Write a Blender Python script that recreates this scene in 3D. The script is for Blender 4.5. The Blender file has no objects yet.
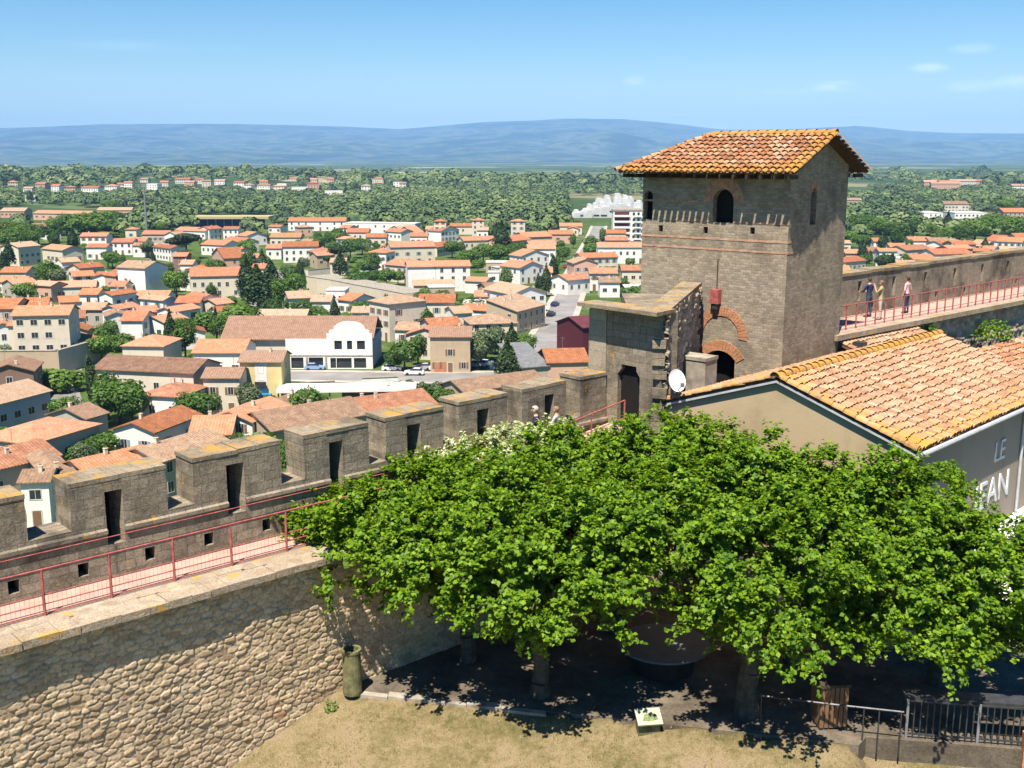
import bpy, bmesh, math, random
import numpy as np
from mathutils import Vector, Matrix

rnd = random.Random(7)
sc = bpy.context.scene
COL = sc.collection
R = math.radians

# ------------------------------------------------------------------ camera, sky, sun, exposure
F, YH, HC = 1100.0, 158.0, 44.0
PITCH = math.atan((384 - YH) / F)
cam_d = bpy.data.cameras.new('camera')
cam_d.sensor_width = 36.0
cam_d.lens = 36.0 * F / 1024.0
cam_d.clip_start = 0.5
cam_d.clip_end = 90000
cam = bpy.data.objects.new('camera', cam_d)
COL.objects.link(cam)
cam.location = (0, 0, HC)
cam.rotation_euler = (R(90) - PITCH, 0, 0)
sc.camera = cam

TO_SUN = Vector((-0.17, -0.475, 1.0)).normalized()
SUN_EL = math.asin(TO_SUN.z)
SUN_ROT = math.atan2(TO_SUN.x, TO_SUN.y)
world = bpy.data.worlds.new('World')
sc.world = world
world.use_nodes = True
wn = world.node_tree
wn.nodes.clear()
w_out = wn.nodes.new('ShaderNodeOutputWorld')
w_bg = wn.nodes.new('ShaderNodeBackground')
sky = wn.nodes.new('ShaderNodeTexSky')
sky.sky_type = 'NISHITA'
sky.sun_disc = False
sky.sun_elevation = SUN_EL
sky.sun_rotation = SUN_ROT
sky.altitude = 100
sky.air_density = 1.0
sky.dust_density = 0.3
sky.ozone_density = 1.6
w_bg.inputs['Strength'].default_value = 0.066
# a few small fair-weather clouds low on the right, by direction in the sky
tc = wn.nodes.new('ShaderNodeTexCoord')
mp = wn.nodes.new('ShaderNodeMapping')
mp.inputs['Scale'].default_value = (16, 16, 60)
nz = wn.nodes.new('ShaderNodeTexNoise')
nz.inputs['Scale'].default_value = 1.0
nz.inputs['Detail'].default_value = 5
wn.links.new(tc.outputs['Generated'], mp.inputs['Vector'])
wn.links.new(mp.outputs[0], nz.inputs['Vector'])
cloud_sum = None


def wmath(op, a, b=None, c=None):
    n = wn.nodes.new('ShaderNodeMath')
    n.operation = op
    for i, v in enumerate((a, b, c)):
        if v is None:
            continue
        if isinstance(v, (int, float)):
            n.inputs[i].default_value = v
        else:
            wn.links.new(v, n.inputs[i])
    return n.outputs[0]


def pix_dir(x, y):
    u, v = (x - 512) / F, (384 - y) / F
    return Vector((u, math.cos(PITCH) + v * math.sin(PITCH), -math.sin(PITCH) + v * math.cos(PITCH))).normalized()


sepw = wn.nodes.new('ShaderNodeSeparateXYZ')
wn.links.new(tc.outputs['Generated'], sepw.inputs[0])
for (cx, cy, rw, rh, amp) in ((836, 86, .026, .0055, .5), (634, 80, .011, .005, .3), (972, 86, .024, .006, .25),
                              (1016, 82, .020, .007, .35), (1003, 126, .024, .005, .32), (930, 68, .016, .005, .22), (972, 48, .02, .005, .2),
                              (790, 92, .03, .004, .2), (150, 46, .09, .006, .05)):
    dv = pix_dir(cx, cy)
    ax = wmath('DIVIDE', wmath('SUBTRACT', sepw.outputs[0], dv.x), rw)
    az = wmath('DIVIDE', wmath('SUBTRACT', sepw.outputs[2], dv.z), rh)
    rr = wmath('ADD', wmath('MULTIPLY', ax, ax), wmath('MULTIPLY', az, az))
    g = wmath('MULTIPLY', wmath('MAXIMUM', wmath('SUBTRACT', 1.0, rr), 0.0), amp)
    cloud_sum = g if cloud_sum is None else wmath('ADD', cloud_sum, g)
nn = wmath('MULTIPLY', wmath('SUBTRACT', nz.outputs['Fac'], 0.36), 3.4)
cfac = wmath('MINIMUM', wmath('MAXIMUM', wmath('MULTIPLY', wmath('MULTIPLY', cloud_sum, 1.5), nn), 0.0), 0.85)
front = wmath('GREATER_THAN', sepw.outputs[1], 0.0)
cfac = wmath('MULTIPLY', cfac, front)
cmix = wn.nodes.new('ShaderNodeMix')
cmix.data_type = 'RGBA'
wn.links.new(cfac, cmix.inputs[0])
hsv = wn.nodes.new('ShaderNodeHueSaturation')
hsv.inputs['Saturation'].default_value = 1.6
hsv.inputs['Hue'].default_value = 0.503
wn.links.new(sky.outputs[0], hsv.inputs['Color'])
wn.links.new(hsv.outputs[0], cmix.inputs[6])
cmix.inputs[7].default_value = (12.5, 12.6, 12.8, 1)
wn.links.new(cmix.outputs[2], w_bg.inputs['Color'])
wn.links.new(w_bg.outputs[0], w_out.inputs['Surface'])

sun_d = bpy.data.lights.new('sun', 'SUN')
sun_d.energy = 5.0
sun_d.angle = R(0.53)
sun_d.color = (1.0, 0.93, 0.81)
sun = bpy.data.objects.new('sun', sun_d)
COL.objects.link(sun)
sun.location = (-40, -60, 140)
sun.rotation_euler = (-TO_SUN).to_track_quat('-Z', 'Y').to_euler()

vs = sc.view_settings
vs.view_transform = 'Standard'
vs.look = 'None'
vs.exposure = 1.0
vs.gamma = 1.0
vs.use_curve_mapping = False
sc.render.engine = 'CYCLES'
cy = sc.cycles
cy.use_denoising = True
cy.max_bounces = 6
cy.diffuse_bounces = 1
cy.glossy_bounces = 2
cy.transmission_bounces = 3
cy.volume_bounces = 1
cy.transparent_max_bounces = 8
cy.caustics_reflective = False
cy.caustics_refractive = False

# ------------------------------------------------------------------ pixel <-> place helpers


def ray(x, y):
    u, v = (x - 512) / F, (384 - y) / F
    return Vector((u, math.cos(PITCH) + v * math.sin(PITCH), -math.sin(PITCH) + v * math.cos(PITCH)))


def atz(x, y, z):
    d = ray(x, y)
    return Vector((0, 0, HC)) + d * ((z - HC) / d.z)


def atY(x, y, Y):
    d = ray(x, y)
    return Vector((0, 0, HC)) + d * (Y / d.y)


def proj(p):
    q = Vector(p) - Vector((0, 0, HC))
    c, s = math.cos(PITCH), math.sin(PITCH)
    dz = q.y * c - q.z * s
    up = q.y * s + q.z * c
    return (512 + F * q.x / dz, 384 - F * up / dz)


# ------------------------------------------------------------------ mesh helpers
class MB:
    def __init__(self):
        self.v, self.f, self.m = [], [], []

    def add(self, vs_, fs, mat=0):
        o = len(self.v)
        self.v.extend([tuple(p) for p in vs_])
        for f in fs:
            self.f.append(tuple(i + o for i in f))
            self.m.append(mat)
        return self

    def box(self, x0, x1, y0, y1, z0, z1, mat=0, M=None):
        p = [(x0, y0, z0), (x1, y0, z0), (x1, y1, z0), (x0, y1, z0), (x0, y0, z1), (x1, y0, z1), (x1, y1, z1), (x0, y1, z1)]
        if M is not None:
            p = [M @ Vector(q) for q in p]
        return self.add(p, [(0, 3, 2, 1), (4, 5, 6, 7), (0, 1, 5, 4), (1, 2, 6, 5), (2, 3, 7, 6), (3, 0, 4, 7)], mat)

    def poly(self, pts, mat=0):
        return self.add(pts, [tuple(range(len(pts)))], mat)

    def prism(self, pts2, z0, z1, mat=0):
        n = len(pts2)
        p = [(x, y, z0) for x, y in pts2] + [(x, y, z1) for x, y in pts2]
        fs = [tuple(reversed(range(n))), tuple(range(n, 2 * n))] + [(i, (i + 1) % n, n + (i + 1) % n, n + i) for i in range(n)]
        return self.add(p, fs, mat)

    def tube(self, p0, p1, r0, r1=None, n=6, mat=0, cap=True):
        p0, p1 = Vector(p0), Vector(p1)
        r1 = r0 if r1 is None else r1
        d = (p1 - p0).normalized()
        a = d.orthogonal().normalized()
        b = d.cross(a)
        ring = []
        for p, r in ((p0, r0), (p1, r1)):
            for i in range(n):
                t = 2 * math.pi * i / n
                ring.append(p + a * (r * math.cos(t)) + b * (r * math.sin(t)))
        fs = [(i, (i + 1) % n, n + (i + 1) % n, n + i) for i in range(n)]
        if cap:
            fs += [tuple(reversed(range(n))), tuple(range(n, 2 * n))]
        return self.add(ring, fs, mat)

    def pipe(self, pts, r, n=6, mat=0):
        for a, b in zip(pts[:-1], pts[1:]):
            ra, rb = (r, r) if not isinstance(r, (list, tuple)) else (r[0], r[1])
            self.tube(a, b, ra, rb, n, mat)
        return self

    def lathe(self, prof, n=16, mat=0, c=(0, 0, 0)):
        vs_, fs = [], []
        for (r, z) in prof:
            for i in range(n):
                t = 2 * math.pi * i / n
                vs_.append((c[0] + r * math.cos(t), c[1] + r * math.sin(t), c[2] + z))
        for j in range(len(prof) - 1):
            for i in range(n):
                fs.append((j * n + i, j * n + (i + 1) % n, (j + 1) * n + (i + 1) % n, (j + 1) * n + i))
        return self.add(vs_, fs, mat)

    def extrude_y(self, pts, y0, y1, mat=0):
        """profile in x,z extruded along y"""
        n = len(pts)
        p = [(x, y0, z) for x, z in pts] + [(x, y1, z) for x, z in pts]
        fs = [tuple(range(n)), tuple(reversed(range(n, 2 * n)))] + [((i + 1) % n, i, n + i, n + (i + 1) % n) for i in range(n)]
        return self.add(p, fs, mat)

    def mesh(self, name, mats, smooth=False):
        me = bpy.data.meshes.new(name)
        me.from_pydata(self.v, [], self.f)
        for m in (mats if isinstance(mats, (list, tuple)) else [mats]):
            me.materials.append(m)
        me.polygons.foreach_set('material_index', self.m)
        if smooth:
            me.polygons.foreach_set('use_smooth', [True] * len(self.f))
        me.update()
        return me

    def build(self, name, mats, parent=None, smooth=False):
        return link(name, self.mesh(name, mats, smooth), parent)


def link(name, me, parent=None):
    o = bpy.data.objects.new(name, me)
    COL.objects.link(o)
    if parent is not None:
        o.parent = parent
    return o


def np_mesh(name, V, Fc, mats, smooth=False, attr=None):
    """fast mesh from arrays: V (n,3), Fc (m,k)"""
    V = np.asarray(V, dtype=np.float32)
    Fc = np.asarray(Fc, dtype=np.int32)
    me = bpy.data.meshes.new(name)
    k = Fc.shape[1]
    me.vertices.add(len(V))
    me.vertices.foreach_set('co', V.ravel())
    me.loops.add(Fc.size)
    me.loops.foreach_set('vertex_index', Fc.ravel())
    me.polygons.add(len(Fc))
    me.polygons.foreach_set('loop_start', np.arange(0, Fc.size, k, dtype=np.int32))
    me.polygons.foreach_set('loop_total', np.full(len(Fc), k, dtype=np.int32))
    me.update(calc_edges=True)
    for m in (mats if isinstance(mats, (list, tuple)) else [mats]):
        me.materials.append(m)
    if smooth:
        me.polygons.foreach_set('use_smooth', np.ones(len(Fc), dtype=bool))
    if attr:
        for an, av in attr.items():
            a = me.attributes.new(an, 'FLOAT', 'POINT')
            a.data.foreach_set('value', np.asarray(av, dtype=np.float32).ravel())
    me.validate()
    return me


def thing(name, label, cat, loc=(0, 0, 0), rotz=0.0, group=None):
    o = bpy.data.objects.new(name, None)
    COL.objects.link(o)
    o.location = loc
    o.rotation_euler = (0, 0, rotz)
    o.empty_display_size = 0.3
    return tag(o, label, cat, group)


def tag(o, label, cat, group=None, kind=None):
    if label:
        o['label'] = label
    if cat:
        o['category'] = cat
    if group:
        o['group'] = group
    if kind:
        o['kind'] = kind
    return o


def structure(o):
    o['kind'] = 'structure'
    return o


# ------------------------------------------------------------------ materials
class NT:
    def __init__(self, name):
        self.m = bpy.data.materials.new(name)
        self.m.use_nodes = True
        self.t = self.m.node_tree
        self.t.nodes.clear()
        self.out = self.n('ShaderNodeOutputMaterial')

    def n(self, typ, ins=None, **kw):
        nd = self.t.nodes.new(typ)
        for k, v in kw.items():
            setattr(nd, k, v)
        for k, v in (ins or {}).items():
            self.set(nd.inputs[k], v)
        return nd

    def set(self, sock, v):
        if isinstance(v, bpy.types.NodeSocket):
            self.t.links.new(v, sock)
        elif isinstance(v, (tuple, list)) and len(v) == 3 and sock.type == 'RGBA':
            sock.default_value = (*v, 1)
        else:
            sock.default_value = v

    def math(self, op, a, b=0.0, c=None, clamp=False):
        nd = self.n('ShaderNodeMath', operation=op)
        nd.use_clamp = clamp
        self.set(nd.inputs[0], a)
        self.set(nd.inputs[1], b)
        if c is not None:
            self.set(nd.inputs[2], c)
        return nd.outputs[0]

    def mix(self, f, a, b, blend='MIX'):
        nd = self.n('ShaderNodeMix', data_type='RGBA', blend_type=blend)
        self.set(nd.inputs[0], f)
        self.set(nd.inputs[6], a)
        self.set(nd.inputs[7], b)
        return nd.outputs[2]

    def noise(self, vec, scale, detail=3, rough=0.55):
        nd = self.n('ShaderNodeTexNoise', {'Scale': scale, 'Detail': detail, 'Roughness': rough})
        if vec is not None:
            self.set(nd.inputs['Vector'], vec)
        return nd.outputs['Fac']

    def ramp(self, f, stops, interp='LINEAR'):
        nd = self.n('ShaderNodeValToRGB')
        cr = nd.color_ramp
        cr.interpolation = interp
        while len(cr.elements) < len(stops):
            cr.elements.new(0.5)
        for e, (p, c) in zip(cr.elements, stops):
            e.position = p
            e.color = (*c, 1) if len(c) == 3 else c
        self.set(nd.inputs[0], f)
        return nd.outputs[0]

    def smooth(self, f, lo, hi):
        nd = self.n('ShaderNodeMapRange', {'From Min': lo, 'From Max': hi}, interpolation_type='SMOOTHSTEP')
        self.set(nd.inputs['Value'], f)
        return nd.outputs[0]

    def coords(self):
        return self.n('ShaderNodeTexCoord').outputs['Object']

    def wall_uv(self):
        """u runs along the face horizontally, v is height, whatever way the face looks"""
        t = self.n('ShaderNodeTexCoord')
        p = self.n('ShaderNodeSeparateXYZ', {0: t.outputs['Object']})
        q = self.n('ShaderNodeSeparateXYZ', {0: t.outputs['Normal']})
        ax = self.math('ABSOLUTE', q.outputs[0])
        ay = self.math('ABSOLUTE', q.outputs[1])
        az = self.math('ABSOLUTE', q.outputs[2])
        sx = self.math('GREATER_THAN', ax, ay)
        u = self.math('ADD', self.math('MULTIPLY', p.outputs[1], sx), self.math('MULTIPLY', p.outputs[0], self.math('SUBTRACT', 1.0, sx)))
        top = self.math('GREATER_THAN', az, 0.8)
        v = self.math('ADD', self.math('MULTIPLY', p.outputs[2], self.math('SUBTRACT', 1.0, top)), self.math('MULTIPLY', p.outputs[1], top))
        return self.n('ShaderNodeCombineXYZ', {0: u, 1: v, 2: self.math('MULTIPLY', p.outputs[2], 0.0)}).outputs[0], t.outputs['Object']

    def bump(self, h, strength=0.5, dist=0.02, normal=None):
        nd = self.n('ShaderNodeBump', {'Strength': strength, 'Distance': dist, 'Height': h})
        if normal is not None:
            self.set(nd.inputs['Normal'], normal)
        return nd.outputs[0]

    def principled(self, color, rough=0.9, normal=None, spec=0.25, metal=0.0, **ins):
        b = self.n('ShaderNodeBsdfPrincipled', {'Base Color': color, 'Roughness': rough, 'Metallic': metal, 'Specular IOR Level': spec})
        for k, v in ins.items():
            self.set(b.inputs[k], v)
        if normal is not None:
            self.set(b.inputs['Normal'], normal)
        self.t.links.new(b.outputs[0], self.out.inputs[0])
        return self.m


def plain(name, col, rough=0.8, var=0.25, scale=3.0, metal=0.0, spec=0.25, bump=0.0):
    t = NT(name)
    c = t.coords()
    f = t.noise(c, scale, 4)
    lo = tuple(max(0, x * (1 - var)) for x in col)
    hi = tuple(min(1, x * (1 + var)) for x in col)
    nr = t.bump(t.noise(c, scale * 6, 3), bump, 0.02) if bump else None
    return t.principled(t.ramp(f, [(0.3, lo), (0.7, hi)]), rough, nr, spec, metal)


def masonry(name, c1, c2, mortar, bw=0.5, bh=0.25, ms=0.012, bump=0.6, warp=0.03, stain=(0.10, 0.09, 0.075), stain_amt=0.5,
            lichen=0.0, lichen_col=(0.55, 0.30, 0.03), squash=1.0, tone_amt=.65, joint_amt=.75):
    t = NT(name)
    uv, ob = t.wall_uv()
    wv = t.n('ShaderNodeTexNoise', {'Vector': uv, 'Scale': 2.2, 'Detail': 3})
    off = t.n('ShaderNodeVectorMath', {0: wv.outputs['Color'], 1: (0.5, 0.5, 0.5)}, operation='SUBTRACT').outputs[0]
    off = t.n('ShaderNodeVectorMath', {0: off, 'Scale': warp * 4}, operation='SCALE').outputs[0]
    uv2 = t.n('ShaderNodeVectorMath', {0: uv, 1: off}, operation='ADD').outputs[0]
    b = t.n('ShaderNodeTexBrick', {'Vector': uv2, 'Color1': (0, 0, 0), 'Color2': (1, 1, 1), 'Mortar': (0.5, 0.5, 0.5), 'Scale': 1.0,
                                  'Mortar Size': ms, 'Mortar Smooth': 0.4, 'Bias': 0.0, 'Brick Width': bw, 'Row Height': bh})
    b.squash = squash
    b.squash_frequency = 3
    b.offset = 0.47
    big = t.noise(ob, 0.7, 4, 0.6)
    mid = t.noise(ob, 5.0, 5, 0.65)
    fine = t.noise(ob, 26.0, 4, 0.6)
    tone = t.math('ADD', t.math('MULTIPLY', b.outputs['Color'], tone_amt), t.math('MULTIPLY', mid, 1.15 - tone_amt))
    col = t.mix(t.math('SUBTRACT', tone, 0.1, clamp=True), c1, c2)
    col = t.mix(t.math('MULTIPLY', b.outputs['Fac'], joint_amt), col, mortar)
    col = t.mix(t.math('MULTIPLY', t.smooth(big, 0.45, 0.72), stain_amt), col, stain)
    fm = t.ramp(fine, [(0.25, (0.5, 0.5, 0.5)), (0.5, (0.95, 0.95, 0.95)), (0.75, (1.35, 1.35, 1.35))])
    strk = t.noise(t.n('ShaderNodeVectorMath', {0: ob, 1: (3.0, 3.0, 0.35)}, operation='MULTIPLY').outputs[0], 1.0, 5, 0.65)
    col = t.mix(t.math('MULTIPLY', t.smooth(strk, 0.52, 0.74), stain_amt * .7), col, stain)
    col = t.mix(1.0, col, fm, 'MULTIPLY')
    if lichen > 0:
        upn = t.n('ShaderNodeSeparateXYZ', {0: t.n('ShaderNodeTexCoord').outputs['Normal']}).outputs[2]
        l = t.smooth(upn, -.2, .8) if lichen > .3 else 1.0
        l = t.math('MULTIPLY', l, t.smooth(t.noise(ob, 1.6, 6, 0.7), 0.62 - lichen * 0.25, 0.72 - lichen * 0.2))
        col = t.mix(t.math('MULTIPLY', l, 0.85), col, lichen_col)
    h = t.math('SUBTRACT', t.math('MULTIPLY', mid, 0.7), t.math('MULTIPLY', b.outputs['Fac'], joint_amt * .8))
    h = t.math('ADD', h, t.math('MULTIPLY', b.outputs['Color'], tone_amt * .5))
    h = t.math('ADD', h, t.math('MULTIPLY', fine, 0.25))
    return t.principled(col, 0.95, t.bump(h, bump, 0.045), 0.1)


def cell_stone(name, stops, fine_amt=0.35):
    """stones whose tone sits in the 'cell' attribute and joints in 'joint'"""
    t = NT(name)
    c = t.coords()
    a = t.n('ShaderNodeAttribute', attribute_name='cell').outputs['Fac']
    j = t.n('ShaderNodeAttribute', attribute_name='joint').outputs['Fac']
    col = t.ramp(a, stops)
    f = t.noise(c, 14, 5, 0.65)
    col = t.mix(1.0, col, t.ramp(f, [(0.25, (1 - fine_amt,) * 3), (0.75, (1 + fine_amt,) * 3)]), 'MULTIPLY')
    big = t.noise(c, 0.6, 3)
    col = t.mix(t.math('MULTIPLY', t.smooth(big, 0.5, 0.7), 0.35), col, (0.16, 0.135, 0.10))
    col = t.mix(t.math('MULTIPLY', j, 0.75), col, (0.33, 0.245, 0.16))
    return t.principled(col, 0.95, t.bump(t.noise(c, 22, 5, 0.7), 0.5, 0.03), 0.1)


def tile_mat(name, stops, lichen_col=(0.44, 0.22, 0.04)):
    t = NT(name)
    c = t.coords()
    g = t.n('ShaderNodeNewGeometry').outputs['Random Per Island']
    l = t.n('ShaderNodeAttribute', attribute_name='lichen').outputs['Fac']
    col = t.ramp(g, stops)
    f = t.noise(c, 9, 5, 0.65)
    col = t.mix(1.0, col, t.ramp(f, [(0.25, (0.55, 0.55, 0.55)), (0.75, (1.3, 1.3, 1.3))]), 'MULTIPLY')
    ln = t.math('ADD', t.noise(c, 4.5, 5, 0.75), t.math('MULTIPLY', l, 0.42))
    ln = t.math('ADD', ln, t.math('MULTIPLY', g, 0.08))
    col = t.mix(t.math('MULTIPLY', t.smooth(ln, 0.64, 0.90), 0.82), col, lichen_col)
    dk = t.smooth(t.noise(c, 2.4, 5, 0.7), 0.58, 0.75)
    col = t.mix(t.math('MULTIPLY', dk, 0.55), col, (0.09, 0.065, 0.05))
    return t.principled(col, 0.9, t.bump(f, 0.4, 0.02), 0.12)


def town_roof_mat(name, c1, c2, c3):
    t = NT(name)
    uv, ob = t.wall_uv()
    oi = t.n('ShaderNodeObjectInfo').outputs['Random']
    tco = t.n('ShaderNodeTexCoord')
    p = t.n('ShaderNodeSeparateXYZ', {0: tco.outputs['Object']})
    q = t.n('ShaderNodeSeparateXYZ', {0: tco.outputs['Normal']})
    sx = t.math('GREATER_THAN', t.math('ABSOLUTE', q.outputs[0]), t.math('ABSOLUTE', q.outputs[1]))
    u = t.math('ADD', t.math('MULTIPLY', p.outputs[1], sx), t.math('MULTIPLY', p.outputs[0], t.math('SUBTRACT', 1.0, sx)))
    st = t.math('SINE', t.math('MULTIPLY', u, 2 * math.pi / 0.45))
    sc_ = t.n('ShaderNodeVectorMath', {0: ob, 1: (1.0, 1.0, 2.0)}, operation='MULTIPLY').outputs[0]
    f = t.noise(sc_, 0.8, 6, 0.7)
    f2 = t.noise(sc_, 3.5, 4, 0.7)
    col = t.ramp(t.math('ADD', t.math('MULTIPLY', f, 0.75), t.math('MULTIPLY', oi, 0.42)), [(0.30, tuple(x * .8 for x in c1)), (0.42, c1), (0.6, c2), (0.85, c3)])
    col = t.mix(1.0, col, t.ramp(f2, [(0.3, (0.55, 0.55, 0.55)), (0.7, (1.2, 1.2, 1.2))]), 'MULTIPLY')
    col = t.mix(t.math('MULTIPLY', t.smooth(st, 0.0, -1.0), 0.25), col, tuple(x * 0.4 for x in c1))
    return t.principled(col, 0.9, t.bump(st, 0.35, 0.08), 0.1)


def wall_paint(name, col, dirt=0.35):
    t = NT(name)
    c = t.coords()
    oi = t.n('ShaderNodeObjectInfo').outputs['Random']
    f = t.noise(c, 0.45, 5, 0.65)
    p = t.n('ShaderNodeSeparateXYZ', {0: c})
    st = t.noise(t.n('ShaderNodeVectorMath', {0: c, 1: (2.5, 2.5, 0.25)}, operation='MULTIPLY').outputs[0], 1.0, 4, 0.6)
    d = t.math('MULTIPLY', t.math('ADD', t.smooth(f, 0.45, 0.75), t.smooth(st, 0.55, 0.8)), dirt)
    colr = t.mix(d, col, tuple(x * 0.55 for x in col))
    colr = t.mix(t.math('MULTIPLY', oi, 0.22), colr, tuple(x * y for x, y in zip(col, (0.8, 0.72, 0.6))))
    return t.principled(colr, 0.9, t.bump(t.noise(c, 8, 3), 0.2, 0.02), 0.15)


def leaf_mat(name, dark, light, trans=0.35, objvar=0.3):
    t = NT(name)
    g = t.n('ShaderNodeNewGeometry').outputs['Random Per Island']
    oi = t.n('ShaderNodeObjectInfo').outputs['Random']
    f = t.math('ADD', t.math('MULTIPLY', g, 1 - objvar), t.math('MULTIPLY', oi, objvar))
    col = t.ramp(f, [(0.1, dark), (0.9, light)])
    tr = t.mix(0.5, col, (light[0] * 1.5, light[1] * 1.4, light[2] * 0.6))
    d = t.n('ShaderNodeBsdfPrincipled', {'Base Color': col, 'Roughness': 0.55, 'Specular IOR Level': 0.3})
    tl = t.n('ShaderNodeBsdfTranslucent', {'Color': tr})
    mx = t.n('ShaderNodeMixShader', {0: trans, 1: d.outputs[0], 2: tl.outputs[0]})
    t.t.links.new(mx.outputs[0], t.out.inputs[0])
    return t.m


M = {}
M['ashlar'] = masonry('weathered_ashlar', (0.15, 0.122, 0.088), (0.42, 0.345, 0.25), (0.14, 0.115, 0.085), 0.46, 0.25, 0.010, 0.75, 0.028,
                      stain=(0.075, 0.064, 0.05), stain_amt=0.85, lichen=0.05, tone_amt=.4, joint_amt=.55)
M['old_plaster'] = masonry('worn_plaster_stone', (0.16, 0.13, 0.10), (0.42, 0.35, 0.26), (0.2, 0.165, 0.125), 0.5, 0.3, 0.01, 0.8, 0.05,
                           stain=(0.09, 0.075, 0.06), stain_amt=0.9, lichen=0.03, tone_amt=.08, joint_amt=.12)
M['tower'] = masonry('tower_stone', (0.235, 0.19, 0.138), (0.47, 0.385, 0.28), (0.25, 0.205, 0.15), 0.24, 0.10, 0.008, 0.45, 0.03,
                     stain=(0.15, 0.122, 0.09), stain_amt=0.7)
M['coping'] = masonry('coping_stone', (0.20, 0.16, 0.11), (0.40, 0.32, 0.22), (0.16, 0.13, 0.095), 0.7, 0.5, 0.015, 0.7, 0.06,
                      stain=(0.11, 0.09, 0.065), stain_amt=0.75, lichen=0.5, lichen_col=(0.46, 0.24, 0.04), tone_amt=.4, joint_amt=.5)
M['ledge'] = masonry('ledge_stone', (0.29, 0.22, 0.15), (0.50, 0.41, 0.31), (0.42, 0.34, 0.26), 0.33, 0.27, 0.02, 0.6, 0.2,
                     stain=(0.30, 0.21, 0.12), stain_amt=0.7, lichen=0.25)
M['smooth_stone'] = masonry('dressed_stone', (0.34, 0.28, 0.21), (0.46, 0.39, 0.29), (0.2, 0.17, 0.13), 0.8, 0.55, 0.01, 0.4, 0.03,
                            stain=(0.13, 0.11, 0.085), stain_amt=0.5)
M['rubble'] = cell_stone('rubble_stone', [(0.0, (0.40, 0.285, 0.17)), (0.35, (0.55, 0.405, 0.25)), (0.7, (0.62, 0.475, 0.305)), (0.97, (0.52, 0.37, 0.235)), (1.0, (0.52, 0.28, 0.165))], 0.4)
M['rubble_grey'] = cell_stone('grey_rubble_stone', [(0.0, (0.26, 0.205, 0.15)), (0.5, (0.42, 0.34, 0.245)), (1.0, (0.54, 0.45, 0.33))])
M['brick'] = masonry('orange_brick', (0.42, 0.17, 0.085), (0.60, 0.28, 0.14), (0.42, 0.30, 0.2), 0.3, 0.1, 0.01, 0.5, 0.02, stain=(0.25, 0.14, 0.09), stain_amt=0.3)
M['band'] = plain('brick_band', (0.44, 0.25, 0.16), 0.95, 0.35, 4, bump=0.4)
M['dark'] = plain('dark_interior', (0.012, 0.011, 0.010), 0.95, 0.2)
M['wood_dark'] = plain('dark_timber', (0.06, 0.042, 0.03), 0.8, 0.4, 5, bump=0.3)
M['tile'] = tile_mat('canal_tile', [(0.0, (0.30, 0.125, 0.065)), (0.3, (0.43, 0.20, 0.10)), (0.55, (0.36, 0.18, 0.105)), (0.75, (0.47, 0.27, 0.16)), (0.9, (0.48, 0.34, 0.24)), (1.0, (0.24, 0.12, 0.08))])
M['tile_pale'] = tile_mat('pale_canal_tile', [(0.0, (0.32, 0.165, 0.095)), (0.3, (0.42, 0.25, 0.15)), (0.6, (0.48, 0.315, 0.205)), (0.85, (0.36, 0.19, 0.11)), (1.0, (0.50, 0.375, 0.265))], (0.54, 0.27, 0.035))
M['deck'] = plain('tile_bed', (0.16, 0.085, 0.05), 0.95, 0.4, 6)
M['render'] = wall_paint('tan_render', (0.48, 0.365, 0.22), 0.6)
M['grey_render'] = wall_paint('grey_render', (0.36, 0.30, 0.24), 0.4)
M['white'] = plain('white_paint', (0.72, 0.72, 0.70), 0.6, 0.06, 2)
M['zinc'] = plain('zinc_gutter', (0.52, 0.52, 0.52), 0.55, 0.15, 4, metal=0.2)
M['red'] = plain('faded_red_paint', (0.36, 0.10, 0.085), 0.6, 0.35, 7)
M['metal_dark'] = plain('dark_metal', (0.06, 0.06, 0.064), 0.4, 0.3, 5, metal=0.3)
M['metal_grey'] = plain('grey_metal', (0.25, 0.25, 0.25), 0.5, 0.2, 5, metal=0.3)
M['concrete'] = plain('concrete', (0.30, 0.26, 0.205), 0.95, 0.45, 2.2, bump=0.4)
M['walk'] = plain('walkway_concrete', (0.44, 0.30, 0.24), 0.95, 0.15, 2.5, bump=0.3)
M['asphalt'] = plain('asphalt', (0.23, 0.215, 0.20), 0.9, 0.25, 0.15)
M['paving'] = plain('pale_pavement', (0.40, 0.35, 0.29), 0.9, 0.2, 0.4)
M['bark'] = plain('bark', (0.085, 0.07, 0.052), 0.95, 0.45, 6, bump=0.6)
M['moss'] = plain('mossy_concrete', (0.16, 0.15, 0.07), 0.95, 0.55, 4, bump=0.5)
M['leaf'] = leaf_mat('plane_leaf', (0.05, 0.125, 0.004), (0.21, 0.335, 0.012), 0.33, 0.06)
M['leaf_pale'] = leaf_mat('pale_blossom_leaf', (0.20, 0.30, 0.08), (0.66, 0.68, 0.42), 0.3, 0.05)
M['leaf_mid'] = leaf_mat('garden_leaf', (0.035, 0.085, 0.014), (0.14, 0.24, 0.03), 0.3, 0.6)
M['leaf_dark'] = leaf_mat('pine_leaf', (0.022, 0.05, 0.015), (0.06, 0.10, 0.026), 0.15, 0.5)
M['leaf_grey'] = leaf_mat('grey_leaf', (0.07, 0.10, 0.045), (0.17, 0.22, 0.09), 0.25, 0.5)
M['wood_leaf'] = leaf_mat('woodland_leaf', (0.030, 0.072, 0.016), (0.125, 0.20, 0.045), 0.2, 0.0)
M['glass'] = plain('dark_window_glass', (0.03, 0.035, 0.04), 0.2, 0.3, 2, spec=0.5)
M['shutter_blue'] = plain('grey_blue_shutter', (0.22, 0.27, 0.30), 0.7, 0.15)
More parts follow.
